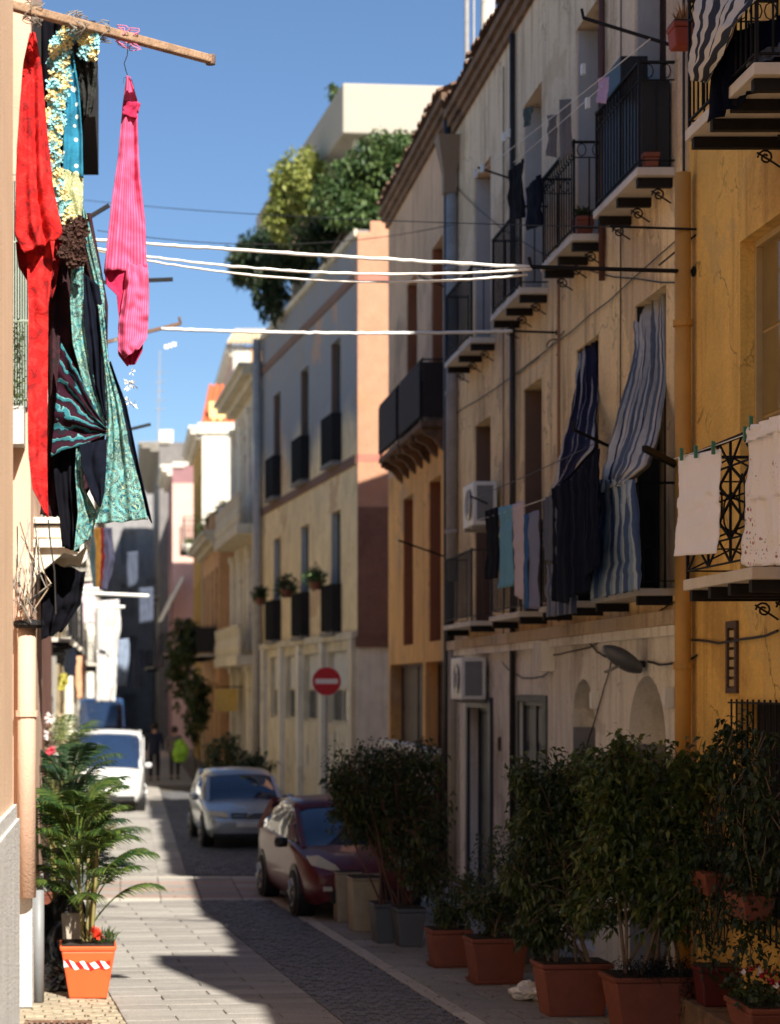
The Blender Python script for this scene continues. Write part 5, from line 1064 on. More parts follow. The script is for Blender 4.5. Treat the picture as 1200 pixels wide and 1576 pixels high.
# laundry pole on the left, fixed to the corner of the near house
t = thing('laundry_pole', 'weathered square wooden laundry pole jutting from the peach corner at upper left', 'laundry pole', at(18, 14, 11.0))
MB().bar(at(14, 8, 10.98), at(324, 92, 12.1), .052, .05).build('beam', mat('weathered timber', lin((166, 136, 110)), .9, .3, 14, 0, lin((84, 62, 50)), .8, .4, 60), t, bevel=.008)
MB().lathe(at(324, 92, 12.1) + Vector((0, 0, -.03)), [(.03, 0), (.03, .058)], 10).build('end_cap', RUST, t)
random.seed(5)
for k, (px, py) in enumerate(((45, 20), (58, 24), (108, 36), (118, 38), (128, 44), (160, 50), (188, 58), (205, 62))):
    g = MB(); Yc = 11.0 + 1.1 * (px - 20) / 308; c = at(px, py, Yc)
    for q in range(3):
        r = .034 + .012 * q; g.tube([c + Vector((rv(-.02, .02) + .03 * math.sin(a * 3 + k), r * math.cos(a), r * 1.15 * math.sin(a) + .005)) for a in [2 * math.pi * i / 14 for i in range(15)]], .0028, 4, False)
    g.build('wire_tie' if k < 6 else 'pink_string', mat('thin wire', (.25, .22, .18), .5) if k < 6 else mat('pink string', lin((220, 130, 160)), .8), t)
# red sheet
Y = 11.35
cloth('red_sheet', 'bright red damask sheet gathered at the top of the pole by the wall', 'sheet', RED, e(Y, (46, 52), (36, 95), (30, 170), (25, 260), (22, 360), (36, 388)), e(Y, (54, 52), (64, 105), (72, 200), (82, 290), (97, 362), (90, 370)), folds=1.5, amp=.05, seed=1, grow=(.3, 1.2), crump=.022)
cloth('red_sheet', 'narrow lower tail of red damask hanging to the balcony level', 'sheet', RED, e(Y + .1, (40, 370), (44, 480), (43, 600), (44, 700), (50, 752), (70, 790)), e(Y + .1, (84, 368), (74, 470), (73, 600), (72, 700), (73, 752), (74, 796)), folds=.8, amp=.03, seed=2, nv=70, crump=.02)
cloth('red_sheet', 'deep red inner fold with shade put into its colour between the red damask and the teal cloth', 'sheet', RED_SHADE, e(Y + .22, (24, 372), (28, 410), (42, 432), (48, 440)), e(Y + .22, (98, 366), (94, 385), (86, 440), (80, 460)), folds=2, amp=.03, seed=3, nv=20)
g = MB(); g.tube([at(49, 22, Y - .3), at(50, 40, Y - .1), at(50, 54, Y)], .003, 4); g.build('wire_hook', RUST, None, label='thin wire hook holding the red sheet to the pole', cat='hook')
# dark cloths behind
cloth('dark_blanket', 'black blanket hanging behind the ruffled teal cloth near the pole', 'blanket', BLK, e(11.75, (64, 26), (64, 120), (66, 250), (68, 340)), e(11.75, (150, 50), (148, 130), (128, 188), (124, 340)), folds=3, amp=.05, seed=4)
cloth('dark_blanket', 'long black and maroon lower blanket behind the teal bedspread', 'blanket', MARN, e(11.8, (72, 330), (72, 480), (74, 620), (72, 700), (62, 792)), e(11.8, (140, 330), (166, 470), (165, 610), (160, 700), (118, 800)), folds=4, amp=.05, seed=5, nv=70)
cloth('dark_blanket', 'black inner lining hanging at the lower left of the teal bedspread', 'blanket', BLK, e(11.7, (80, 690), (84, 740), (92, 800), (96, 842)), e(11.7, (124, 684), (124, 740), (124, 800), (122, 850)), folds=2, amp=.04, seed=6, nv=24)
# ruffled strip
t = thing('ruffled_shawl', 'teal and yellow ruffled edging arching over the pole on the dotted blue cloth', 'shawl', at(96, 340, 11.5)); random.seed(11)
RT = mat('pale teal ruffle', lin((150, 208, 216)), .9, .1); RY = mat('pale yellow ruffle', lin((238, 222, 164)), .9, .1); RB = mat('brown fringe', lin((66, 42, 34)), .95, .3, 20)
path = [(136, 84), (138, 62), (126, 52), (108, 50), (96, 62), (90, 90), (92, 120), (88, 150), (84, 185), (80, 220), (78, 250), (82, 275), (88, 300), (96, 325), (108, 338)]
def ruff(c, m, nm, r=.035, n=9):
    g = MB()
    for _ in range(n):
        a = rv(0, 6.28); d = Vector((math.cos(a), rv(-.9, .2), math.sin(a))) * r * rv(.6, 1.4); s = d.cross(Vector((0, 1, 0))).normalized() * r * .5; p = Vector(c) + Vector((rv(-.02, .02), rv(-.02, .02), rv(-.02, .02)))
        g.add([p - s * .4, p + s * .4, p + d + s + Vector((0, -.01, 0)), p + d * 1.15, p + d - s], [(0, 1, 2, 3, 4)])
    return g.build(nm, m, t)
for k in range(64):
    x, y = lerp_poly(path, k / 63)
    for s in (-9, 0, 9):
        if rv(0, 1) < .9: ruff(at(x + s + rv(-3, 3), y + rv(-4, 4), 11.46 + rv(-.03, .03)), RY if (k // 3 + (s > 0)) % 2 else RT, 'ruffle', .017, 18)
for k in range(34): ruff(at(rv(98, 126), rv(342, 404), 11.44), RB, 'fringe', .022, 30)
cloth('blue_cloth', 'blue cotton cloth with white dots beside the ruffled edging', 'cloth', BLUED, e(11.5, (104, 80), (98, 130), (98, 200), (96, 262)), e(11.5, (112, 80), (122, 140), (127, 210), (128, 275)), folds=1.4, amp=.02, seed=7, nv=30)
cloth('beige_cloth', 'beige scroll printed cloth hanging below the blue dotted one', 'cloth', BEIGP, e(11.49, (92, 258), (84, 280), (88, 310), (104, 334)), e(11.49, (128, 270), (128, 290), (127, 320), (124, 345)), folds=1.4, amp=.02, seed=8, nv=24)
cloth('shawl_tail', 'dark brown fluffy tail of the shawl hanging right of the ruffles', 'shawl', mat('dark fleece', lin((34, 36, 34)), .95, .4, 30, bump=1, bscale=40), e(11.55, (112, 70), (118, 110), (124, 150), (126, 180)), e(11.55, (146, 64), (150, 100), (146, 150), (140, 180)), folds=2, amp=.04, seed=9, nv=24, crump=.03)
# teal bedspread
cloth('teal_bedspread', 'long teal paisley bedspread spreading to the right below the ruffled cloth', 'bedspread', TEALP, e(11.55, (150, 470), (160, 560), (164, 640), (162, 700), (150, 760), (146, 806)), e(11.55, (158, 470), (168, 560), (186, 620), (200, 690), (216, 750), (227, 800)), folds=2.6, amp=.035, seed=10, grow=(.3, 1.2), nv=70, crump=.02)
cloth('teal_bedspread', 'upper strip of teal scrolled bedspread beside the beige cloth', 'bedspread', TEALP, e(11.6, (127, 318), (131, 380), (142, 430), (150, 480)), e(11.6, (133, 330), (150, 400), (160, 450), (162, 500)), folds=1.2, amp=.02, seed=11, nv=40)
cloth('teal_bedspread', 'left whitish edged strip of the teal bedspread curving down', 'bedspread', TEALP, e(11.6, (110, 408), (108, 470), (112, 530), (128, 590), (160, 662)), e(11.6, (128, 402), (130, 470), (136, 540), (150, 610), (167, 664)), folds=1.3, amp=.02, seed=12, nv=50)
cloth('teal_bedspread', 'lower left strip of teal bedspread dropping to a point', 'bedspread', TEALP, e(11.6, (118, 684), (116, 730), (120, 790), (114, 850)), e(11.6, (126, 682), (128, 750), (150, 790), (140, 826), ), folds=1.6, amp=.02, seed=13, nv=40)
cloth('tie_dye_cloth', 'teal and maroon tie dye section gathered at the middle of the bedspread', 'bedspread', TIED, e(11.58, (166, 668), (130, 684), (96, 694), (78, 704)), e(11.58, (164, 660), (140, 618), (120, 574), (94, 528)), folds=3.2, amp=.03, seed=14, nv=40, crump=.02)
cloth('bedspread_lining', 'dark underside edge showing along the right of the teal bedspread', 'bedspread', NAVYB, e(11.62, (164, 560), (182, 640), (196, 700), (214, 770)), e(11.62, (170, 556), (194, 622), (208, 690), (234, 806)), folds=1.2, amp=.02, seed=21, nv=50)
cloth('bedspread_lining', 'dark navy lining showing in the open fold of the teal bedspread', 'bedspread', NAVYB, e(11.57, (128, 420), (130, 500), (142, 590), (160, 640)), e(11.57, (152, 440), (164, 500), (163, 590), (165, 650)), folds=1.5, amp=.03, seed=15, nv=40)
cloth('bedspread_lining', 'dark navy lower fold of the teal bedspread above its hem', 'bedspread', NAVYB, e(11.5, (122, 684), (126, 720), (140, 760), (152, 780)), e(11.5, (164, 676), (164, 710), (160, 760), (155, 780)), folds=1.2, amp=.02, seed=16, nv=26)
# pink garment
cloth('pink_garment', 'pink striped nightdress hanging alone near the end of the pole', 'garment', PINK, e(12.0, (195, 118), (189, 160), (182, 240), (172, 310), (164, 380), (160, 420)), e(12.0, (200, 118), (213, 160), (211, 190), (215, 270), (223, 340), (226, 410)), folds=.9, amp=.04, seed=17, grow=(.5, 1.2), nv=60, crump=.022)
cloth('pink_garment', 'lower pink sleeve end of the nightdress twisted below its hem', 'garment', PINK, e(11.99, (196, 405), (190, 450), (182, 500), (182, 540), (192, 552)), e(11.99, (227, 405), (229, 440), (228, 500), (226, 520), (214, 538)), folds=1.0, amp=.03, seed=18, nv=40, crump=.03)
cloth('pink_garment', 'raspberry inside of the pink nightdress showing between hem and sleeve', 'garment', PINKD, e(12.04, (160, 415), (164, 440), (180, 455), (184, 500), (182, 545), (196, 563)), e(12.04, (224, 410), (222, 440), (226, 470), (222, 500), (219, 540), (208, 560)), folds=2, amp=.02, seed=19, nv=40)
cloth('pink_garment', 'raspberry strip painting a shadow band near the neck of the pink nightdress', 'garment', PINKD, e(11.97, (191, 155), (188, 178)), e(11.97, (216, 158), (211, 182)), folds=1, amp=.02, seed=20, nv=8)  # darker strip laid on the cloth as a cast shadow
g = MB(); c = at(197, 118, 12.0)
g.tube([at(197, 62, 11.65) , at(196, 85, 11.8), at(191, 98, 11.9), at(194, 110, 11.98), c], .003, 5); g.tube([c, at(191, 120, 12), at(190, 128, 12)], .003, 5); g.tube([c, at(203, 124, 12), at(206, 136, 12)], .003, 5)
g.build('clothes_hanger', mat('blue plastic', lin((60, 80, 110)), .4), None, label='thin blue hanger hook above the pink nightdress', cat='hanger')
t = thing('lace_trimming', 'white lace ties dangling under the pink nightdress', 'trimming', at(202, 640, 12.1)); random.seed(3)
for (px, py, r) in ((203, 572, .02), (198, 590, .03), (206, 592, .03), (196, 598, .02), (198, 618, .03), (204, 622, .03), (192, 632, .02), (194, 646, .02)):
    g = MB()
    for _ in range(10):
        p = at(px, py, 12.05); d = rand_dir() * r; g.add([p, p + d, p + d + rand_dir() * r * .7], [(0, 1, 2)])
    g.build('lace', ROPE, t)
# wire tangle and lamp fittings on the left pier
t = thing('cable_tangle', 'tangle of pale cords and dark cables above the left pier', 'cables', at(42, 960, 18.6)); random.seed(14)
for k in range(24):
    g = MB(); x0, y0 = rv(22, 60), rv(790, 880); x1, y1 = rv(28, 58), rv(930, 960); bx = rv(10, 80)
    g.tube([at(x0, y0, 18.5), at((x0 + bx) / 2, (y0 * 2 + y1) / 3, 18.45), at(bx, (y0 + y1 * 2) / 3, 18.4), at(x1, y1, 18.55)], rv(.004, .008), 5)
    g.build('cord', (mat('grey cord', lin((150, 146, 140)), .8), mat('cream cord', lin((226, 208, 182)), .8), CABLE)[k % 3], t)
MB().lathe(at(44, 962, 18.72), [(.12, -.03), (.15, 0), (.14, .04), (.1, .05)], 14).build('bracket_ring', IRON, t)
g = MB(); g.tube([at(74, 800, 18.2), at(78, 840, 18.2), at(84, 880, 18.2), at(86, 945, 18.2)], .008, 5); g.build('cord', CABLE, t)
# poster on the pier base
t = thing('poster', 'small yellow and white notice with red lettering pasted low on the left pier', 'poster', (-1.05, 18.86, 1.2))
def pl(x0, x1, z0, z1, m, nm, d=0): MB().box(x0, x1, 18.868 - d, 18.872 - d, z0, z1).build(nm, m, t)
PYL = mat('yellow paper', lin((236, 214, 120)), .8, .05)
pl(-1.08, -.92, 1.13, 1.60, PYL, 'sheet'); pl(-1.02, -.92, 1.36, 1.56, mat('white paper', lin((240, 238, 232)), .8, .03), 'white_panel', .005)
def text(s, loc, size, m, parent, nm='lettering', rot=(math.pi / 2, 0, 0), ext=.001, align='LEFT'):
    cu = bpy.data.curves.new(nm, 'FONT'); cu.body = s; cu.size = size; cu.extrude = ext; cu.align_x = align; cu.materials.append(m)
    oc = bpy.data.objects.new(nm, cu); col.objects.link(oc); dg = bpy.context.evaluated_depsgraph_get(); me = bpy.data.meshes.new_from_object(oc.evaluated_get(dg)); bpy.data.objects.remove(oc)
    o = bpy.data.objects.new(nm, me); col.objects.link(o); o.parent = parent; o.location = Vector(loc) - ROOT[parent.name]; o.rotation_euler = rot; return o
INKR = mat('red ink', lin((196, 50, 44)), .7); INKD = mat('dark ink', lin((70, 60, 54)), .7)
text('AVVISO', (-1.05, 18.855, 1.30), .04, INKR, t); text('CONDOMINIO', (-1.06, 18.855, 1.22), .02, INKD, t); text('SI PREGA', (-1.06, 18.855, 1.19), .02, INKD, t)
g = MB(); g.box(-.965, -.925, 18.868, 18.873, 2.0, 2.28); g.build('sticker', mat('white sticker', lin((226, 222, 216)), .6), None, label='white strip sticker with a red top on the left pier', cat='sticker')

# ------------------------------------------------------------------ poles, ropes and laundry on the right
def pole(label, a, b, r=.018, m=IRON, square=False, group=None, hook=True):
    t = thing('laundry_pole', label, 'laundry pole', a, group); g = MB()
    (g.bar(a, b, r * 2) if square else g.tube([a, b], r, 8)); g.build('rod', m, t)
    if hook: MB().tube([Vector(b) + Vector((0, 0, -.01)), Vector(b) + Vector((-.02, 0, .09))], r * .8, 6).build('hook', m, t)
    d = (Vector(a) - Vector(b)).normalized(); MB().lathe(Vector(a) - d * .01, [(r * 2.4, -.004), (r * 2.4, .012)], 10, d.to_track_quat('Z', 'Y').to_matrix()).build('wall_plate', m, t); return t
def wallpt(px, py, X=5.29): Y = X * FPX / (px - VX); return at(px, py, Y)
A = wallpt(1068, 418)
t = pole('long twisted iron arm on the tan wall holding the white clothes ropes', A, Vector((3.75, A.y - .1, 7.0)), .02)
g = MB(); g.tube([wallpt(1070, 362), wallpt(1030, 408) + Vector((-.1, 0, 0))], .01, 5); g.tube([wallpt(1071, 353), Vector((4.5, A.y, A.z + .42))], .012, 5); g.build('stay', IRON, t)
def rope(label, a, b, sag, r, m=ROPE, n=14, group=None, nm='clothes_rope'):
    n = 60 if r > .009 else n; pts = [Vector(a).lerp(Vector(b), k / n) - Vector((0, 0, sag * 4 * (k / n) * (1 - k / n))) + Vector((0, 0, r * .55 * MN.noise(Vector((k * .9, r * 900, 0))))) for k in range(n + 1)]
    return MB().tube(pts, [r * (1 + .3 * MN.noise(Vector((k * 1.7, 5, r * 500)))) for k in range(len(pts))], 6).build(nm, m, None, smooth=True, label=label, cat='rope', group=group)
E_ = Vector((3.75, A.y - .1, 7.0)); Lq = at(142, 370, 18.4)
rope('upper white clothes rope crossing the street', E_, at(60, 362, 18.9), .02, .017, group='white clothes ropes')
rope('lower sagging white clothes rope crossing the street', E_ + Vector((.0, -.03, -.03)), at(60, 366, 18.7), .16, .013, group='white clothes ropes')
rope('thin third white rope just under the other two', E_ + Vector((-.02, .06, -.06)), at(60, 364, 18.7), .21, .012, group='white clothes ropes')
A2 = wallpt(857, 512); t = pole('scrolled iron bracket on the tan wall under a balcony', A2, A2 + Vector((-.55, 0, .02)), .014)
MB().tube([A2 + Vector((-.03 - .1 * math.cos(q), 0, -.18 + .1 * math.sin(q))) for q in [k * .5 for k in range(10)]], .009, 5).build('scroll', IRON, t)
rope('single white clothes rope farther up the street', A2 + Vector((-.55, 0, .02)), at(248, 506, 23.5), .04, .02)
rope('thin grey power cable high across the street', at(60, 300, 40), wallpt(1068, 352), .12, .006, CABLE, group='thin overhead cables', nm='overhead_cable')
rope('faint overhead cable between the roofs', at(150, 355, 26), at(700, 345, 31), .25, .006, CABLE, group='thin overhead cables', nm='overhead_cable')
g = MB()
for (a, b_) in ((wallpt(700, 992), wallpt(1058, 940)), (wallpt(1062, 985), wallpt(1200, 972)), (wallpt(900, 975), wallpt(935, 1010)), (wallpt(1000, 1018), wallpt(1075, 1010))):
    q = [a.lerp(b_, k / 8) + Vector((-.02, 0, -.05 * math.sin(k / 8 * math.pi) + rv(-.01, .01))) for k in range(9)]; g.tube(q, .012, 5)

for (y0, z0, y1, z1, sg) in ((18.6, 7.4, 31.3, 7.5, .12), (18.6, 3.95, 24.2, 3.5, .1), (21.2, 3.4, 22.4, 2.4, .02), (24.3, 3.3, 27.4, 3.45, .15), (20.8, 12, 20.85, 4.2, 0), (27.3, 11.8, 27.32, 3.8, 0), (23.5, 7.4, 26.5, 7.35, .05), (17.2, 8.1, 14.2, 8.9, .15), (17.2, 8.0, 14.2, 8.7, .3), (18.3, 6.9, 31.4, 11.2, .4)):
    q = [Vector((5.275, y0 + (y1 - y0) * k / 14, z0 + (z1 - z0) * k / 14 - sg * 4 * (k / 14) * (1 - k / 14) + rv(-.012, .012))) for k in range(15)]; g.tube(q, .008, 4)
g.build('wall_cables', CABLE, None, label='bundled dark cables running along the seam above the cream ground floor', cat='cables', kind='stuff')
# left-hand small poles against the sky
for lb, a, b_ in (('short dark pole with white end poking from the left against the sky', (150, 435, 24), (266, 430, 24)), ('rusty pole with a hook rising to the right from the left houses', (150, 530, 26), (278, 498, 26)), ('dark slanting pole low against the sky at left', (170, 668, 30), (232, 653, 30)), ('faint pole end behind the teal bedspread', (120, 345, 22), (168, 316, 22))):
    t = pole(lb, at(*a), at(*b_), .022, RUST if 'rusty' in lb else IRON, hook='hook' in lb, square=True)
    rope('brace of the ' + lb, at(a[0] - 40, a[1] - 4, a[2]), at(*a), 0, .012, CABLE, nm='pole_stay')
for k, (px, py) in enumerate(((262, 532), (256, 534), (268, 530))):
    g = MB(); p = at(px, py, 26); g.box(p.x - .03, p.x + .03, p.y - .01, p.y + .01, p.z - .03, p.z + .03); g.build('clothes_peg', PLASTW, None, label='white clothes peg cluster under the rusty pole, %s one' % ('middle', 'left', 'right')[k], cat='peg', group='white pegs under the rusty pole')
XL = 4.66
def lp(px, py, X=XL): return (px, py, X * FPX / (px - VX))
def hang(name, label, cat, m, x0, x1, t0, t1, b0, b1, X=XL, folds=2, amp=.02, seed=1, nv=26, taper=0, **k):
    return cloth(name, label, cat, m, [lp(x0, t0, X), lp(x0 + taper, (t0 + b0) / 2, X), lp(x0 + taper, b0, X)], [lp(x1, t1, X), lp(x1 - taper, (t1 + b1) / 2, X), lp(x1 - taper, b1, X)], nu=14, nv=nv, folds=folds, amp=amp, seed=seed, **k)
c_blk = mat('black jersey', (.006, .006, .009), .95, .2, spec=.1); c_aqua = mat('aqua cotton', lin((110, 170, 192)), .9, .08, 6, bump=.3); c_pnk = mat('pale pink cotton', lin((206, 190, 194)), .9, .06, 6)
c_blu = mat('royal blue cotton', lin((40, 92, 142)), .9, .08, 6); c_gb = mat('grey blue cotton', lin((124, 128, 152)), .9, .08, 6); c_navy = mat('navy trousers cloth', (.005, .007, .017), .95, .2, 8, bump=.2, spec=.08); c_slate = mat('slate denim', lin((78, 84, 98)), .9, .1, 8)
hang('shirt', 'black shirt pegged farthest along the lower right line', 'shirt', c_blk, 748, 767, 786, 780, 892, 890, seed=31, group='clothes on the lower right line')
hang('shirt', 'light blue shirt on the line beside the black one', 'shirt', c_aqua, 767, 789, 781, 776, 906, 902, seed=32, folds=2.5, taper=1, group='clothes on the lower right line')
hang('towel', 'pale pink towel on the line right of the light blue shirt', 'towel', c_pnk, 790, 805, 776, 770, 915, 924, seed=33, folds=1, group='clothes on the lower right line')
hang('shirt', 'narrow royal blue cloth between the pink and grey towels', 'shirt', c_blu, 805, 814, 792, 790, 938, 936, seed=34, folds=1, group='clothes on the lower right line')
hang('towel', 'grey blue towel nearest the conduit', 'towel', c_gb, 813, 829, 790, 785, 936, 938, seed=35, folds=1, group='clothes on the lower right line')
hang('trousers', 'slate grey trousers hanging under the navy striped curtain', 'trousers', c_slate, 836, 858, 770, 752, 862, 866, seed=36, X=4.5, folds=2)
hang('trousers', 'long navy trousers at the middle of the line, left leg', 'trousers', c_navy, 851, 876, 752, 738, 925, 930, seed=37, X=4.48, folds=2, group='navy trousers on the line')
hang('trousers', 'wide navy trousers nearest the blue striped curtain', 'trousers', c_navy, 876, 905, 738, 706, 920, 910, seed=38, X=4.46, folds=3, amp=.03, group='navy trousers on the line')
hang('skirt', 'dark navy skirt bunched beside the black doorway', 'skirt', c_navy, 900, 922, 712, 690, 890, 870, seed=39, X=4.44, folds=3, amp=.03)
hang('towel', 'striped grey cloth ends dangling low under the navy trousers', 'towel', stripe_mat('grey striped cloth', [(0, lin((110, 116, 130))), (.5, lin((58, 66, 92)))], 5), 840, 885, 870, 860, 950, 944, seed=40, X=4.6, folds=4)
rope('thin washing line through the lower right laundry', at(*lp(724, 768)), at(*lp(912, 684, 4.46)), .02, .005, CABLE, nm='washing_line')
rope('washing line continuing to the second pole', at(*lp(735, 800)), at(*lp(838, 768)), .01, .004, ROPE, nm='washing_line')
pole('thin dark rod by the far air conditioner carrying the lower line', wallpt(760, 779), at(*lp(724, 764)), .014, hook=False)
pole('dark rod poking from the orange house', wallpt(688, 858), at(614, 832, 31), .016, hook=False)
pole('sloping black rod crossing in front of the blue striped curtain', wallpt(1000, 716), at(*lp(884, 662, 4.4)), .018)
pole('thick black rod beside the black doorway pointing at the white towel', wallpt(1052, 722), at(*lp(992, 690, 4.6)), .026, square=True, hook=False)
pole('dark rod on the upper wall carrying the dark garments', wallpt(800, 280), at(*lp(735, 258, 4.75)), .014, hook=False)
pole('long black rod high on the tan wall reaching to the red pot', wallpt(1034, 70), at(*lp(898, 28, 4.5)), .018)
pole('thin rod with pegs on the orange house upper floor', wallpt(692, 445), at(645, 425, 30.5), .012, hook=False)
CURN = stripe_mat('navy striped curtain', [(0, lin((40, 42, 66))), (.42, lin((170, 166, 162))), (.72, lin((30, 32, 54)))], 5, noise=.15)
CURB = stripe_mat('blue striped curtain', [(0, lin((92, 104, 122))), (.3, lin((186, 186, 182))), (.62, lin((50, 62, 84))), (.74, lin((170, 172, 172)))], 6.5, noise=.12)
CURD = stripe_mat('lower blue striped curtain', [(0, lin((112, 134, 158))), (.4, lin((150, 164, 178))), (.6, lin((62, 82, 118)))], 10, noise=.12)
def cw(px, py, X): return (px, py, X * FPX / (px - VX))
cloth('curtain', 'navy striped curtain blowing out of the second nearest window', 'curtain', CURN, [cw(892, 532, 5.4), cw(884, 600, 5.1), cw(866, 690, 4.8), cw(846, 768, 4.62)], [cw(920, 516, 5.4), cw(922, 610, 5.3), cw(915, 690, 4.9), cw(866, 744, 4.62)], folds=4, amp=.05, seed=41, nv=50)
cloth('curtain', 'blue and white striped curtain blowing out of the nearest window', 'curtain', CURB, [cw(984, 464, 5.45), cw(978, 540, 5.2), cw(950, 640, 4.8), cw(930, 735, 4.6), cw(928, 760, 4.6)], [cw(1024, 446, 5.45), cw(1028, 580, 5.35), cw(1016, 660, 5.1), cw(996, 718, 4.75), cw(966, 742, 4.62)], folds=5, amp=.06, seed=42, nv=60)
cloth('curtain', 'lower flare of the blue striped curtain over the balcony', 'curtain', CURD, [cw(926, 738, 4.6), cw(922, 830, 4.62), cw(911, 922, 4.64)], [cw(972, 738, 4.62), cw(980, 830, 4.66), cw(981, 908, 4.7)], folds=6, amp=.045, seed=43, nv=40)
# white towels in front of the lattice balcony
WT = mat('white terry', lin((252, 250, 254)), .95, .03, 5, bump=.6, bscale=120); WFL = print_mat('white floral cotton', lin((238, 234, 234)), lin((170, 100, 112)), lin((110, 130, 120)), 22, 'floral')
def tw(px, py, X=4.42): return (px, py, X * FPX / (px - VX))
cloth('towel', 'white terry towel pegged in front of the lattice balcony', 'towel', WT, [tw(1044, 704), tw(1043, 780), tw(1039, 856)], [tw(1107, 691), tw(1106, 780), tw(1103, 852)], folds=1.2, amp=.012, seed=51, nv=40)
cloth('tablecloth', 'white floral tablecloth with a scalloped top hanging at the right edge', 'tablecloth', WFL, [tw(1150, 660), tw(1147, 750), tw(1146, 872)], [tw(1232, 628), tw(1232, 750), tw(1230, 868)], folds=4, amp=.035, seed=52, nv=50)
cloth('tablecloth_flap', 'folded over top hem of the floral tablecloth', 'tablecloth', WT, [tw(1147, 658, 4.38), tw(1144, 682, 4.38)], [tw(1232, 626, 4.38), tw(1232, 652, 4.38)], folds=5, amp=.03, seed=53, nv=8)
for k, (px, py) in enumerate(((1050, 700), (1072, 696), (1099, 690), (1157, 652), (1148, 668))):
    c = at(px, py, 4.4 * FPX / (px - VX)); g = MB(); g.box(c.x - .008, c.x + .004, c.y - .012, c.y + .012, c.z - .045, c.z + .05); g.box(c.x - .02, c.x - .01, c.y - .012, c.y + .012, c.z - .045, c.z + .055)
    g.build('clothes_peg', mat('green plastic', lin((60, 120, 90)), .5), None, label=('green peg at the far corner of the white towel', 'green peg at the middle of the white towel', 'green peg at the near corner of the white towel', 'green peg on top of the floral tablecloth', 'green peg low on the floral tablecloth edge')[k], cat='peg')
rope('washing line holding the white towel and the floral tablecloth', at(*tw(1038, 706)), at(*tw(1290, 610)), .02, .004, ROPE, nm='washing_line')
# upper clothes
hang('shirt', 'black shirt hanging from the rod on the upper floor', 'shirt', c_blk, 783, 806, 262, 244, 340, 335, X=4.8, seed=61, folds=2)
hang('trousers', 'dark navy trousers beside the upper black shirt', 'trousers', c_navy, 809, 832, 290, 268, 355, 348, X=4.8, seed=62, folds=2)
hang('trousers', 'grey trousers, left leg, drying under the upper window', 'trousers', mat('grey cloth', lin((104, 98, 96)), .9), 842, 856, 178, 176, 240, 242, X=4.85, seed=63, group='grey clothes on the upper floor')
hang('trousers', 'grey trousers, right leg, drying under the upper window', 'trousers', mat('grey cloth', lin((104, 98, 96)), .9), 860, 880, 154, 152, 250, 236, X=4.85, seed=64, group='grey clothes on the upper floor')
hang('cloth', 'small lilac cloth clipped high beside the top balcony', 'cloth', mat('lilac cloth', lin((176, 150, 180)), .9), 918, 936, 122, 118, 158, 160, X=4.8, seed=65)
hang('cloth', 'small dark green rag on the upper line', 'cloth', mat('dark green cloth', lin((60, 76, 72)), .9), 806, 818, 168, 164, 196, 192, X=4.8, seed=66)
rope('upper washing line from the far rod to the near top balcony', at(*lp(742, 262, 4.8)), at(*lp(1000, 60, 4.8)), .02, .005, ROPE, nm='washing_line')
rope('second upper washing line just below the first', at(*lp(790, 250, 4.8)), at(*lp(930, 130, 4.8)), .01, .004, ROPE, nm='washing_line')
for k, (px, py) in enumerate(((732, 268), (742, 260), (775, 212), (782, 206), (897, 108), (904, 160))):
    c = at(*lp(px, py, 4.78)); g = MB(); g.box(c.x - .02, c.x + .02, c.y - .03, c.y + .03, c.z - .05, c.z + .06); g.build('clothes_peg', PLASTW, None, label=('white peg at the tip of the upper rod', 'second white peg by the upper rod tip', 'white peg halfway along the upper line', 'its neighbour peg halfway along the upper line', 'white peg high by the top window', 'white peg left of the top balcony')[k], cat='peg', group='white pegs on the upper line')
STR = stripe_mat('wavy striped canvas', [(0, lin((206, 200, 188))), (.55, lin((58, 62, 72)))], 7, wob=.012, noise=.06)
cloth('awning_cloth', 'white cloth with wavy dark stripes draped over the top right balcony', 'cloth', STR, [(1078, -30, 15.2), (1070, 60, 15.0), (1062, 110, 15.0), (1064, 124, 15.0)], [(1190, -30, 14.1), (1130, 40, 14.2), (1110, 90, 14.5), (1085, 127, 14.8)], folds=3, amp=.04, seed=71, nv=40)
t = thing('dark_bundle', 'dark blue bundled cloths hung inside the top right balcony', 'cloth', at(1160, 190, 14.9))
cloth('bundle', None, None, c_navy, [(1100, 60, 14.9), (1090, 190, 14.9)], [(1215, 20, 14.3), (1215, 110, 14.3)], folds=4, amp=.06, seed=72, nv=30, parent=t)
cloth('grey_bundle', None, None, mat('grey plastic film', lin((80, 84, 92)), .4), [(1150, 90, 14.4), (1148, 104, 14.4)], [(1215, 60, 14.2), (1215, 84, 14.2)], folds=3, amp=.04, seed=73, nv=14, parent=t)

cloth('shade_backdrop', 'added black sheet standing in for the shade under the ornate left balcony', 'backdrop', BLK, [(62, 862, 20), (62, 920, 20), (64, 985, 20)], [(132, 880, 20), (124, 930, 20), (98, 970, 20)], folds=3, amp=.06, seed=95, nv=24, crump=.05)  # black sheet added to paint the dark hollow beneath the balcony
for k, (x0, y0, x1, y1, Y, m_) in enumerate(((196, 850, 212, 905, 88, SLT := mat('slate cloth', lin((70, 78, 96)), .9)), (214, 905, 236, 960, 84, SLT), (236, 985, 252, 1030, 78, mat('grey cloth', lin((104, 98, 96)), .9)), (205, 1000, 222, 1060, 90, SLT))):
    cloth('hung_sheet', ('slate cloth high in the shaded far street', 'second slate cloth lower in the shaded far street', 'grey cloth near the far right houses', 'slate cloth hanging low at the far end')[k], 'sheet', m_, [(x0, y0, Y), (x0, y1, Y)], [(x1, y0 - 2, Y), (x1, y1 - 4, Y)], folds=3, amp=.08, seed=101 + k, nv=12, nu=12)
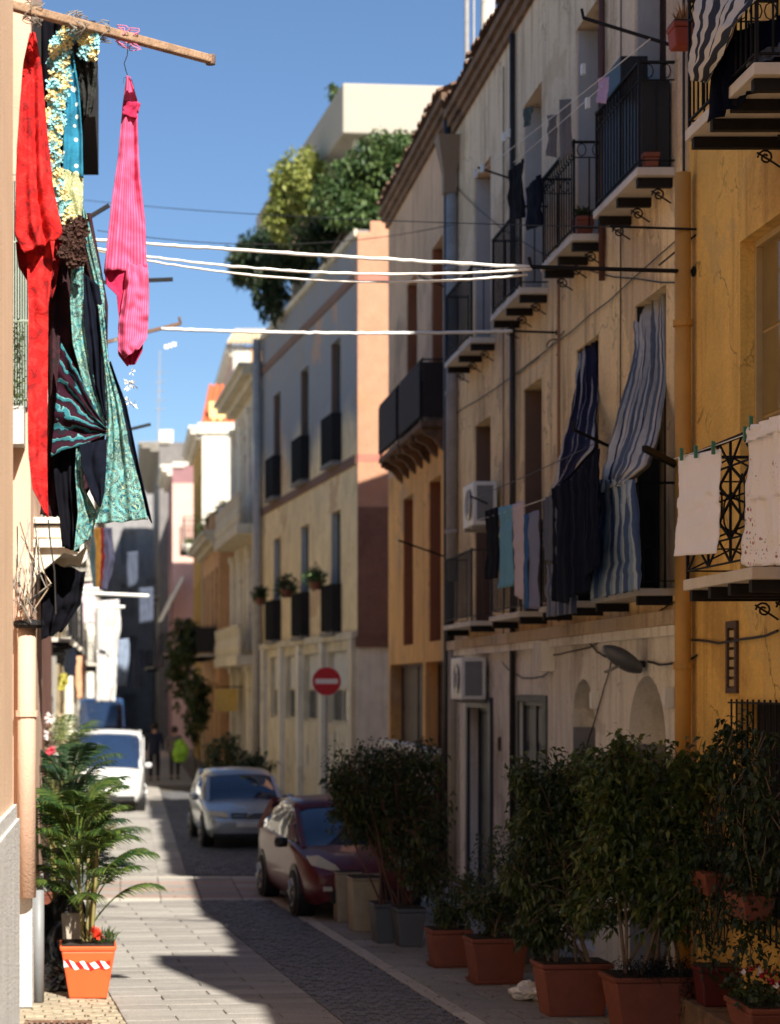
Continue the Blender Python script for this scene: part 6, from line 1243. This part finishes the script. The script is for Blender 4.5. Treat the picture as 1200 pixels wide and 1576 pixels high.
# ------------------------------------------------------------------ fittings on the right walls
def air_con(label, u, z, w=.85, h=.62, d=.34, fan=True):
    t = thing('air_conditioner', label, 'air conditioner', F0.p(u, .2, z), 'air conditioners')
    g = MB(); F0.box(g, u - w / 2, u + w / 2, .06, .06 + d, z, z + h); g.build('casing', PLASTW, t, bevel=.02)
    g = MB(); F0.box(g, u - w / 2 - .008, u - w / 2 - .002, .12, .06 + d - .05, z + .06, z + h - .06); g.build('side_grille', PLASTG, t)
    c = F0.p(u - .1, .06 + d + .005, z + h / 2); M = Matrix.Rotation(-math.pi / 2, 3, 'Y')
    g = MB(); g.lathe(c, [(.22, 0), (.22, .012), (.2, .012)], 20, M); g.build('fan_opening', GLASSD, t)
    for k in range(5): MB().tube([c + Vector((-.02, (.05 + k * .042) * math.cos(q), (.05 + k * .042) * math.sin(q))) for q in [2 * math.pi * i / 16 for i in range(17)]], .004, 4, False).build('fan_guard', PLASTW, t)
    g = MB(); [F0.box(g, u + s - .02, u + s + .02, 0, .06 + d, z - .05, z - .003) for s in (-.3, .3)]; g.build('wall_bracket', PIPE, t)
air_con('white air conditioner on the first floor wall behind the laundry line', 28.0, 5.4)
air_con('pale air conditioner above the grey door', 28.9, 2.92, .95, .62, .36)
def small(name, label, cat, m, u0, u1, d, z0, z1, extra=None):
    t = thing(name, label, cat, F0.p(u0, 0, z0)); g = MB(); F0.box(g, u0, u1, .002, d, z0, z1); g.build('box', m, t, bevel=.008)
    g = MB(); F0.box(g, u0 + .02, u1 - .02, d + .002, d + .01, z0 + .02, z1 - .02); g.build('lid', m, t); return t
small('junction_box', 'cream electric meter box under the string course', 'box', CREAMG, 24.1, 24.5, .18, 3.3, 3.68)
small('alarm_box', 'small white box beside the farther arched doorway', 'box', PLASTW, 21.85, 21.98, .08, 2.86, 3.06)
small('alarm_box', 'small white box beside the nearer arched doorway', 'box', PLASTW, 18.86, 18.98, .08, 2.9, 3.1)
small('doorbell', 'dark doorbell plate by the grey door', 'doorbell', WOODD, 27.6, 27.7, .03, 2.2, 2.4)
t = thing('street_lamp', 'grey street lamp head angled on a bracket above the arches', 'street lamp', wallpt(995, 1020))
A3 = wallpt(992, 1022); g = MB(); g.tube([A3, A3 + Vector((-.25, 0, .02))], .035, 8); g.build('arm', PIPED, t)
g = MB(); a = A3 + Vector((-.05, 0, -.06)); b_ = at(928, 1002, A3.y)
n_ = 10; rings = []
for k in range(n_ + 1):
    q = k / n_; c = a.lerp(b_, q); w = .17 * (math.sin(math.pi * (.15 + .8 * q)) ** .6) + .01; h = .105 * (math.sin(math.pi * (.15 + .75 * q))) + .008
    rings.append([c + Vector((0, w * math.cos(s), h * math.sin(s) + .02)) for s in [2 * math.pi * i / 12 for i in range(12)]])
g.add([p for r in rings for p in r], [(i * 12 + k, i * 12 + (k + 1) % 12, (i + 1) * 12 + (k + 1) % 12, (i + 1) * 12 + k) for i in range(n_) for k in range(12)] + [tuple(range(12)), tuple(range(n_ * 12, n_ * 12 + 12))])
g.build('lamp_head', mat('grey lamp housing', lin((86, 88, 92)), .45, .1, metal=.2), t, smooth=True)
g = MB(); g.box(-.16, .16, -.07, .07, -.01, .01, Matrix.Translation(a.lerp(b_, .55) + Vector((0, 0, -.055))) @ Matrix.Rotation(math.atan2((b_ - a).z, (b_ - a).x) + math.pi, 4, 'Y')); g.build('lens', mat('lamp glass', lin((120, 122, 118)), .15), t)
# things kept on the balconies
t = thing('storage_cabinet', 'black storage cabinet standing on the nearest upper tan balcony', 'cabinet', (5.1, 19.6, 8.13))
MB().box(5.0, 5.28, 18.95, 19.7, 8.14, 9.0).build('lower_cabinet', mat('black plastic', (.012, .012, .013), .5), t, bevel=.01); MB().box(5.0, 5.28, 19.75, 20.5, 8.14, 9.5).build('tall_cabinet', mat('black plastic', (.01, .01, .01)), t, bevel=.01)
pot('flower_pot', 'small brown pot inside the nearest upper balcony', (5.08, 18.95, 8.14), .16, .2, .14, TERRA)
pot('flower_pot', 'brown pot with a spiky plant on the second upper balcony', (5.1, 21.8, 8.14), .2, .3, .2, TERRA)
g = MB(); g.tint = []
for _ in range(120): leaf_geo(g, Vector((5.1 + rv(-.06, .06), 21.8 + rv(-.1, .1), 8.33)), Vector((rv(-.7, .5), rv(-.6, .6), 1)), rv(.1, .26), .02, .3, rv(-.3, .2))
g.build('spiky_plant', FICUSD, None, label='spiky dark plant in the brown pot on the second upper balcony', cat='plant')
c = at(1049, 75, 16.6); t = pot('flower_pot', 'red brown pot hanging on the wall at the end of the long upper rod', tuple(c), .2, .24, .2, mat('red clay', lin((140, 58, 40)), .7))
g = MB(); g.tint = []
for _ in range(26): leaf_geo(g, c + Vector((rv(-.05, .05), rv(-.05, .05), .2)), Vector((rv(-.5, .5), rv(-.5, .5), 1)), rv(.12, .25), .02, .1, 0)
g.build('dry_plant', mat('dry stalks', lin((150, 110, 70)), .9), None, label='dry stalks standing in the red brown hanging pot', cat='plant')
t = thing('chair_stack', 'dark chairs stored behind the nearest first floor balcony railing', 'chair', F0.p(19.6, .1, 4.07))
g = MB(); F0.box(g, 19.3, 19.7, .05, .3, 4.5, 4.54); g.build('seat', IRON, t); g = MB(); F0.box(g, 19.3, 19.34, .05, .3, 4.54, 4.95); g.build('backrest', IRON, t)
for (u, n) in ((19.32, .07), (19.68, .07), (19.32, .28), (19.68, .28)): g = MB(); F0.box(g, u - .012, u + .012, n - .012, n + .012, 4.07, 4.5); g.build('leg', IRON, t)

# ------------------------------------------------------------------ no-entry sign
t = thing('road_sign', 'round red no entry sign with a white bar on a thin pole', 'road sign', (4.25, 41.3, 0)); M = Matrix.Rotation(math.pi / 2, 3, 'X')
sc_ = Vector((4.2, 41, 3.23))
MB().lathe(sc_, [(.31, 0), (.31, .02)], 40, M).build('rim', PLASTW, t); MB().lathe(sc_ + Vector((0, -.021, 0)), [(.298, 0), (.298, .004)], 40, M).build('disc', mat('sign red', lin((186, 26, 40)), .4, .04), t)
MB().box(sc_.x - .235, sc_.x + .235, 40.966, 40.972, sc_.z - .05, sc_.z + .05).build('bar', mat('sign white', lin((230, 224, 222)), .4, .03), t)
MB().tube([(4.2, 41.05, 0), (4.2, 41.05, 3.5)], .03, 8).build('post', PIPE, t)

# ------------------------------------------------------------------ cars
CHR = mat('chrome', (.6, .6, .6), .15, .05, metal=1); TYRE = mat('tyre rubber', (.012, .012, .013), .8, .1); RIM = mat('alloy', (.35, .35, .36), .35, .1, metal=.9); BLP = mat('black trim', (.012, .012, .013), .5, .1)
LENS = mat('headlamp lens', lin((190, 190, 180)), .1, .1, spec=.9); GLS = mat('car glass', (.015, .03, .07), .03, .1, spec=1.0); PLATE = mat('number plate', lin((226, 226, 222)), .5)
def loft(mb, secs):
    n = len(secs[0]); o = len(mb.v)
    for s in secs: mb.v += [tuple(p) for p in s]
    mb.f += [(o + i * n + k, o + i * n + k + 1, o + (i + 1) * n + k + 1, o + (i + 1) * n + k) for i in range(len(secs) - 1) for k in range(n - 1)]
    mb.f += [tuple(o + k for k in range(n))[::-1], tuple(o + (len(secs) - 1) * n + k for k in range(n))]
def car(label, cat, loc, rz, paint, body, top, wheels, wr, front, grp=None, plate=True, name='parked_car'):
    """local axes: nose towards -y.  body = (y, half width, z low, z shoulder, z top); top = (y, half width at belt, half width at roof, z belt, z roof)"""
    t = thing(name, label, cat, loc, grp); T = Matrix.Translation(Vector(loc)) @ Matrix.Rotation(rz, 4, 'Z')
    def Bd(mb, nm, m, par=t, **k):
        mb.v = [tuple(T @ Vector(p)) for p in mb.v]; return mb.build(nm, m, par, **k)
    g = MB(); secs = []
    for (y, w, zl, zs, zt) in body:
        half = [(0, zt + .03), (w * .55, zt + .02), (w * .86, zt - .015), (w * .97, zs + .02), (w, zs - .08), (w * 1.0, (zs + zl) / 2), (w * .97, zl + .1), (w * .86, zl)]
        secs.append([Vector((-x, y, z)) for x, z in half[::-1]] + [Vector((x, y, z)) for x, z in half[1:]])
    loft(g, secs); o = Bd(g, 'body', paint, smooth=True); sb = o.modifiers.new('sub', 'SUBSURF'); sb.levels = sb.render_levels = 2
    g = MB(); secs = []
    for (y, wb, wt, zb, zr) in top:
        secs.append([Vector(p) for p in ((-wb, y, zb), (-wb * .98, y, zb + (zr - zb) * .3), ((-wt - wb) / 2, y, zb + (zr - zb) * .7), (-wt, y, zr - .04), (-wt * .7, y, zr), (0, y, zr + .02), (wt * .7, y, zr), (wt, y, zr - .04), ((wt + wb) / 2, y, zb + (zr - zb) * .7), (wb * .98, y, zb + (zr - zb) * .3), (wb, y, zb))])
    loft(g, secs); o = Bd(g, 'cabin_glass', GLS, smooth=True)
    # roof skin and pillars stand a little proud of the glass
    ys = [q[0] for q in top]; roof = [q for q in top if q[4] > max(a[4] for a in top) - .12]
    g = MB(); secs = [[Vector(p) for p in ((-wt * 1.01, y, zr - .05), (-wt * .98, y, zr - .008), (-wt * .7, y, zr + .02), (0, y, zr + .04), (wt * .7, y, zr + .02), (wt * .98, y, zr - .008), (wt * 1.01, y, zr - .05))] for (y, wb, wt, zb, zr) in roof]
    loft(g, secs); Bd(g, 'roof', paint, smooth=True)
    f0, f1 = top[0], roof[0]; r0, r1 = roof[-1], top[-1]
    for s in (-1, 1):
        g = MB(); g.bar((s * f0[1] * 1.0, f0[0], f0[3]), (s * f1[2] * 1.0, f1[0], f1[4] - .02), .07, .05); Bd(g, 'windscreen_pillar', paint)
        g = MB(); g.bar((s * r1[1] * 1.0, r1[0] - .02, r1[3]), (s * r0[2] * 1.0, r0[0], r0[4] - .02), .14, .1); Bd(g, 'rear_pillar', paint)
        ym = (f1[0] + r0[0]) / 2; g = MB(); g.bar((s * top[len(top) // 2][1] * 1.005, ym, f0[3]), (s * f1[2] * 1.012, ym, f1[4] - .03), .07, .03); Bd(g, 'door_pillar', paint)
        g = MB(); yb = [f0[0] + .35, f0[0] + .37]; w_ = top[1][1] * 1.0; bw = max(b_[1] for b_ in body)
        g.lathe((s * (bw + .09), f0[0] + .42, f0[3] + .06), [(.02, -.07), (.085, -.06), (.1, 0), (.085, .06), (.02, .07)], 10); Bd(g, 'mirror', paint if 'silver' in label or 'van' in label else BLP, smooth=True)
        hl = front['lamp']; g = MB(); pts = hl
        g.prism([(a, b_) for a, b_, c_ in pts], lambda a, b_, d: Vector((s * a, d + [c for (aa, bb, c) in pts if aa == a and bb == b_][0], b_)), -.035, .05); Bd(g, 'headlight', LENS, bevel=.01)
        for zc in (1,):
            g = MB()
            for yy in front['doors']: g.box(s * (bw * .985) - .006, s * (bw * .985) + .012 * s + .006, yy - .006, yy + .006, body[3][2] + .16, f0[3] - .06)
            Bd(g, 'door_seam', BLP)
    for y in wheels:
        for s in (-1, 1):
            bw = max(b_[1] for b_ in body); M = Matrix.Rotation(s * math.pi / 2, 3, 'Y'); c = Vector((s * (bw - .2), y, wr))
            g = MB(); g.lathe(Vector((s * (bw - .235), y, wr + .02)), [(wr + .06, 0), (wr + .06, .232)], 24, M); Bd(g, 'wheel_arch', BLP)
            g = MB(); g.lathe(c, [(wr * .7, 0), (wr * .96, .0), (wr, .03), (wr, .18), (wr * .95, .215), (wr * .66, .222)], 28, M); w = Bd(g, 'wheel', TYRE, smooth=False)
            g = MB(); g.lathe(c + Vector((s * .215, 0, 0)), [(wr * .64, 0), (wr * .62, .012), (wr * .2, .004), (wr * .12, .02)], 20, M); Bd(g, 'rim', RIM, w)
            g = MB()
            for q in range(5):
                an = 2 * math.pi * q / 5; g.bar(c + Vector((s * .232, 0, 0)), c + Vector((s * .228, wr * .58 * math.cos(an), wr * .58 * math.sin(an))), .05, .016)
            Bd(g, 'spokes', RIM, w)
    for (x0, x1, yf, z0, z1, m, nm) in front['bits']:
        g = MB(); g.box(x0, x1, yf - .02, yf + .06, z0, z1); Bd(g, nm, m, bevel=.01)
    return t
SILV = mat('silver paint', lin((168, 174, 178)), .32, .04, 2, metal=.55, coat=.6); REDP = mat('dark red paint', lin((88, 12, 22)), .42, .05, 2, metal=.1, coat=.25); VANW = mat('white van paint', lin((198, 198, 196)), .35, .03, 2, coat=.5); VANB = mat('blue van paint', lin((36, 68, 110)), .35, .05, 2, coat=.5)
golf = [(0, .66, .32, .50, .52), (.04, .76, .24, .60, .63), (.25, .83, .20, .68, .72), (.7, .86, .19, .78, .82), (1.15, .865, .19, .86, .90), (1.5, .868, .19, .90, .92), (2.6, .868, .19, .92, .93), (3.5, .865, .19, .93, .95), (4.0, .82, .22, .90, .95), (4.14, .74, .3, .80, .86)]
golft = [(1.02, .72, .70, .86, .88), (1.35, .79, .70, .90, 1.10), (1.75, .80, .64, .90, 1.34), (2.1, .80, .62, .90, 1.42), (2.9, .80, .62, .90, 1.43), (3.6, .79, .60, .90, 1.38), (3.95, .76, .6, .90, 1.12), (4.08, .72, .66, .88, .94)]
car('silver hatchback parked facing the camera on the right', 'car', (2.36, 37.4, 0), .05, SILV, golf, golft, (.78, 3.3), .31,
    dict(lamp=[(.40, .60, .0), (.76, .62, .12), (.78, .74, .18), (.44, .71, .03)], doors=(1.5, 2.75), bits=[(-.36, .36, -.02, .60, .69, BLP, 'grille'), (-.05, .05, -.045, .60, .69, CHR, 'badge'), (-.26, .26, -.05, .42, .52, PLATE, 'number_plate'), (-.72, .72, -.01, .22, .30, BLP, 'lower_grille'), (-.34, .34, -.035, .63, .645, CHR, 'grille_bar')]), name='parked_car')
punto = [(0, .60, .30, .52, .56), (.05, .72, .22, .62, .68), (.28, .80, .19, .76, .80), (.65, .84, .18, .86, .89), (1.0, .845, .18, .93, .97), (1.4, .848, .18, .97, 1.0), (2.4, .85, .18, 1.0, 1.01), (3.3, .84, .18, 1.02, 1.03), (3.85, .80, .22, .98, 1.02), (4.02, .70, .3, .85, .9)]
puntot = [(.78, .70, .66, .90, .92), (1.2, .77, .68, .97, 1.18), (1.65, .79, .63, .98, 1.41), (2.0, .79, .61, .98, 1.48), (2.8, .79, .60, .98, 1.49), (3.45, .77, .58, .98, 1.43), (3.8, .74, .58, .98, 1.2), (3.97, .70, .62, .96, 1.02)]
car('dark red hatchback parked at an angle beside the large dark shrub', 'car', (3.2, 25.9, 0), .11, REDP, punto, puntot, (.8, 3.25), .31,
    dict(lamp=[(.36, .66, .03), (.70, .68, .2), (.76, .84, .34), (.62, .86, .22), (.42, .74, .06)], doors=(1.35, 2.6), bits=[(-.22, .22, -.02, .60, .635, CHR, 'grille_bar'), (-.5, .5, .0, .24, .42, BLP, 'lower_grille'), (-.26, .26, -.04, .43, .53, BLP, 'blank_plate'), (.48, .60, -.01, .40, .46, LENS, 'fog_lamp'), (-.60, -.48, -.01, .40, .46, LENS, 'fog_lamp')]))
van = [(0, .72, .36, .66, .70), (.05, .84, .28, .78, .84), (.3, .90, .24, .94, 1.0), (.7, .94, .23, 1.06, 1.12), (1.1, .95, .23, 1.14, 1.20), (1.6, .95, .23, 1.2, 1.22), (3.6, .95, .23, 1.2, 1.22), (4.7, .95, .23, 1.2, 1.22), (4.9, .92, .3, 1.15, 1.2)]
vant = [(.55, .84, .80, 1.08, 1.10), (.95, .90, .82, 1.15, 1.50), (1.3, .92, .82, 1.18, 1.80), (1.6, .92, .82, 1.18, 1.92), (3.2, .92, .82, 1.18, 1.96), (4.6, .92, .82, 1.18, 1.94), (4.82, .9, .8, 1.15, 1.7), (4.88, .88, .84, 1.15, 1.3)]
front_van = dict(lamp=[(.50, .74, .02), (.84, .76, .14), (.86, 1.0, .3), (.66, .98, .18)], doors=(1.7, 2.7), bits=[(-.42, .42, -.02, .66, .78, BLP, 'grille'), (-.06, .06, -.04, .78, .88, CHR, 'badge'), (-.26, .26, -.04, .46, .56, PLATE, 'number_plate'), (-.7, .7, -.01, .3, .42, BLP, 'lower_grille')])
vt = car('white delivery van facing the camera in the sunlight on the left', 'van', (-.50, 48.2, 0), 0.0, VANW, van, vant, (.85, 3.9), .33, front_van, name='parked_van')
g = MB(); [g.box(-.50 + s * .93 - .02, -.50 + s * .93 + .02, 50.4, 53.0, 1.15, 1.8) for s in (-1, 1)]; g.build('side_panel', VANW, vt)
vt = car('tall blue van half hidden behind the white van', 'van', (-1.05, 80, 0), 0.0, VANB, [(a, b_, c, d * 1.25, e2 * 1.25) for a, b_, c, d, e2 in van], [(a, b_, c, d * 1.25, e2 * 1.35) for a, b_, c, d, e2 in vant], (.85, 3.9), .36, front_van, name='parked_van')
# ------------------------------------------------------------------ people
def skin_fig(name, joints, edges, m, parent, o0, lev=2):
    me = bpy.data.meshes.new(name); me.from_pydata([Vector(j[0]) - ROOT[parent.name] for j in joints], edges, []); me.materials.append(m)
    o = bpy.data.objects.new(name, me); col.objects.link(o); o.parent = parent; ROOT[o.name] = ROOT[parent.name]
    bpy.context.view_layer.objects.active = o; md = o.modifiers.new('skin', 'SKIN'); md.use_smooth_shade = True
    if not me.skin_vertices: 
        import bmesh
        bm = bmesh.new(); bm.from_mesh(me); bm.verts.layers.skin.verify(); bm.to_mesh(me); bm.free()
    for i, j in enumerate(joints):
        sv = me.skin_vertices[0].data[i]; sv.radius = (j[1], j[2] if len(j) > 2 else j[1]); sv.use_root = (i == 0)
    s = o.modifiers.new('sub', 'SUBSURF'); s.levels = s.render_levels = lev; return o
def person(label, x, y, h, jacket, trousers, hair, stride=.16, face=1, lean=0):
    """face=+1 walks away from the camera"""
    t = thing('person', label, 'person', (x, y, 0)); k = h / 1.75; SK = mat('skin', lin((196, 146, 118)), .6, .05)
    P = lambda a, b_, c: (x + a * k, y + face * b_ * k, c * k)
    J = [(P(0, 0, .98), .12, .1), (P(0, 0, 1.2), .13, .1), (P(0, lean, 1.42), .14, .09), (P(0, lean + .01, 1.5), .055), (P(0, lean + .02, 1.57), .06), (P(0, lean + .03, 1.66), .085, .1), (P(0, lean + .02, 1.73), .06, .075)]
    E = [(0, 1), (1, 2), (2, 3), (3, 4), (4, 5), (5, 6)]
    for s in (-1, 1):
        b0 = len(J); sw = s * stride
        J += [(P(s * .1, 0, .9), .085), (P(s * .11, sw * .5, .5), .055), (P(s * .11, sw - .06, .1), .035), (P(s * .12, sw + .1, .035), .03)]; E += [(0, b0), (b0, b0 + 1), (b0 + 1, b0 + 2), (b0 + 2, b0 + 3)]
        b1 = len(J); J += [(P(s * .19, lean, 1.4), .05), (P(s * .25, -sw * .4, 1.13), .038), (P(s * .26, -sw * .9 + .05, .88), .026), (P(s * .262, -sw * .9 + .07, .82), .026, .016)]
        E += [(2, b1), (b1, b1 + 1), (b1 + 1, b1 + 2), (b1 + 2, b1 + 3)]
        for q in range(5):
            f0 = len(J); yy = -.03 + q * .015; ln = (.05, .075, .085, .078, .06)[q]; J += [(P(s * (.262 + (.02 if q == 0 else 0)), -sw * .9 + .07 + yy, .80), .0085), (P(s * (.262 + (.03 if q == 0 else -.005)), -sw * .9 + .07 + yy * 1.1, .80 - ln * .55), .008), (P(s * (.255), -sw * .9 + .08 + yy, .80 - ln), .007)]
            E += [(b1 + 3, f0), (f0, f0 + 1), (f0 + 1, f0 + 2)]
    skin_fig('body', J, E, SK, t, None)
    g = MB(); g.lathe(P(0, lean + .01, 1.57), [(.08 * k, 0), (.112 * k, .05 * k), (.118 * k, .13 * k), (.09 * k, .2 * k), (.01, .235 * k)], 14); g.build('hair', hair, t, smooth=True)
    Jj = [(P(0, 0, 1.0), .21, .17), (P(0, 0, .80), .2, .16), (P(0, 0, 1.2), .2, .16), (P(0, lean, 1.42), .2, .14), (P(0, lean, 1.52), .08)]; Ej = [(0, 1), (0, 2), (2, 3), (3, 4)]
    for s in (-1, 1):
        sw = s * stride; b1 = len(Jj); Jj += [(P(s * .2, lean, 1.41), .07), (P(s * .255, -sw * .4, 1.13), .058), (P(s * .265, -sw * .9 + .05, .9), .045)]; Ej += [(3, b1), (b1, b1 + 1), (b1 + 1, b1 + 2)]
    skin_fig('jacket', Jj, Ej, jacket, t, None)
    Jt = [(P(0, 0, .95), .15, .12)]; Et = []
    for s in (-1, 1):
        sw = s * stride; b0 = len(Jt); Jt += [(P(s * .1, 0, .86), .105), (P(s * .11, sw * .5, .5), .078), (P(s * .11, sw - .05, .1), .062)]; Et += [(0, b0), (b0, b0 + 1), (b0 + 1, b0 + 2)]
    skin_fig('trousers', Jt, Et, trousers, t, None)
    for s in (-1, 1):
        sw = s * stride; g = MB(); c = P(s * .115, sw + .02, 0); g.lathe(c, [(.06, 0), (.062, .03), (.045, .08), (.03, .1)], 12); g.v = [(p[0], c[1] + (p[1] - c[1]) * 2.1, p[2]) for p in g.v]; g.build('shoe', BLP, t, smooth=True)
    return t
person('person in a dark navy jacket and trousers walking away up the street', .92, 65, 1.9, mat('navy jacket cloth', (.012, .016, .04), .9), mat('dark navy trouser cloth', (.008, .01, .022), .9), mat('dark hair', (.012, .009, .007), .8))
person('person in a grey coat walking with a bright lime bag at the right', 1.62, 66, 1.75, mat('grey coat cloth', lin((120, 108, 104)), .9), BLP, mat('brown hair', (.05, .03, .02), .8), .12)
g = crumple('bag', 'bright lime green bag carried by the person in the grey coat', 'bag', (1.80, 65.5, .6), (.24, .18, .42), mat('lime cloth', lin((170, 224, 70)), .7, .1), .4, 17)
# ------------------------------------------------------------------ laundry, flag and awnings up the street
WSH = mat('white bed linen', lin((180, 178, 176)), .9, .05, 6)
for k, (lb, x0, x1, y0, y1, Y, m) in enumerate((
    ('long white sheet hanging over the left balconies behind the flag', 150, 184, 925, 1010, 45, WSH), ('second white sheet below the first on the left', 148, 178, 1000, 1080, 44, WSH), ('pale pink towel beside the white sheets on the left', 126, 146, 900, 960, 50, mat('pale pink cotton', (.6, .5, .5))),
    ('small white cloth high on the left balconies', 104, 122, 905, 940, 38, WSH), ('pale blue cloth lower on the left balconies', 100, 116, 1000, 1040, 36, mat('pale blue cloth', lin((150, 166, 186)), .9)), ('salmon cloth next to the white sheets', 118, 130, 1010, 1075, 46, mat('salmon cloth', lin((214, 160, 124)), .9)),
    ('small yellow cloth on the left above the plants', 92, 102, 1038, 1062, 34, mat('yellow cloth', lin((170, 162, 70)), .9)), ('grey blue sheet hanging beyond the white sheets', 180, 198, 985, 1055, 66, mat('grey blue sheet', lin((120, 134, 156)), .9)))):
    cloth('hung_sheet', lb, 'sheet', m, [(x0, y0, Y), (x0 - 1, (y0 + y1) / 2, Y), (x0, y1, Y)], [(x1, y0 - 3, Y + .3), (x1 + 2, (y0 + y1) / 2, Y + .3), (x1 - 2, y1, Y + .3)], folds=3, amp=.06, seed=80 + k, nv=20, nu=14)
cloth('flag', 'yellow and red banner hanging over the left side of the street', 'flag', stripe_mat('banner cloth', [(0, lin((46, 60, 64))), (.22, lin((120, 84, 34))), (.42, lin((84, 18, 22))), (.62, lin((66, 66, 86)))], 1, wob=.01), [(140, 812, 34), (138, 860, 34), (142, 905, 34)], [(172, 812, 34.2), (178, 860, 34.2), (166, 910, 34.2)], folds=3, amp=.06, seed=91, nv=24)
for lb, a, b_ in (('white pole with laundry low over the left side', (120, 912, 40), (229, 917, 40)), ('shorter white pole below the first', (140, 934, 43), (192, 934, 43)), ('short white pole carrying the banner', (115, 905, 34), (152, 907, 34))):
    pole(lb, at(*a), at(*b_), .035, PLASTW, hook=False)
t = thing('awning', 'pale sloping awning over a doorway far up the right side', 'awning', at(262, 950, 95))
g = MB(); a, b_, c, d = at(276, 890, 100), at(284, 890, 92), at(250, 955, 92), at(243, 958, 100); g.add([a, b_, c, d, a + Vector((0, 0, .06)), b_ + Vector((0, 0, .06)), c + Vector((0, 0, .06)), d + Vector((0, 0, .06))], [(0, 1, 2, 3), (4, 7, 6, 5), (0, 4, 5, 1), (1, 5, 6, 2), (2, 6, 7, 3), (3, 7, 4, 0)]); g.build('canvas', WHITEW, t)
# urns on the far terrace
for k, (px, py, Y) in enumerate(((345, 790, 71.5), (322, 812, 75), (292, 845, 79))):
    t = thing('urn', ('white urn with a small palm on the far terrace', 'white bowl planter below the far terrace urn', 'white flower bowl beside the pink end wall')[k], 'urn', at(px, py + 12, Y)); MB().lathe(at(px, py + 12, Y), [(.12, 0), (.1, .1), (.3, .4), (.32, .5)], 14).build('bowl', WHITEW, t, smooth=True)
    g = MB(); g.tint = []
    for _ in range(120): leaf_geo(g, at(px, py - 2, Y) + Vector((rv(-.2, .2), rv(-.2, .2), rv(0, .3))), rand_dir(.4), .3, .08, .3, rv(-.2, .5))
    g.build('foliage', TREE, t, kind='stuff')
# antenna
t = thing('antenna', 'thin television antenna on the far roofs against the sky', 'antenna', at(243, 680, 60)); MB().tube([at(243, 690, 60), at(246, 540, 60)], .018, 5).build('mast', PIPE, t)
for k in range(5): MB().tube([at(238, 575 + k * 14, 60), at(254, 573 + k * 14, 60)], .012, 4).build('rod', PIPE, t)
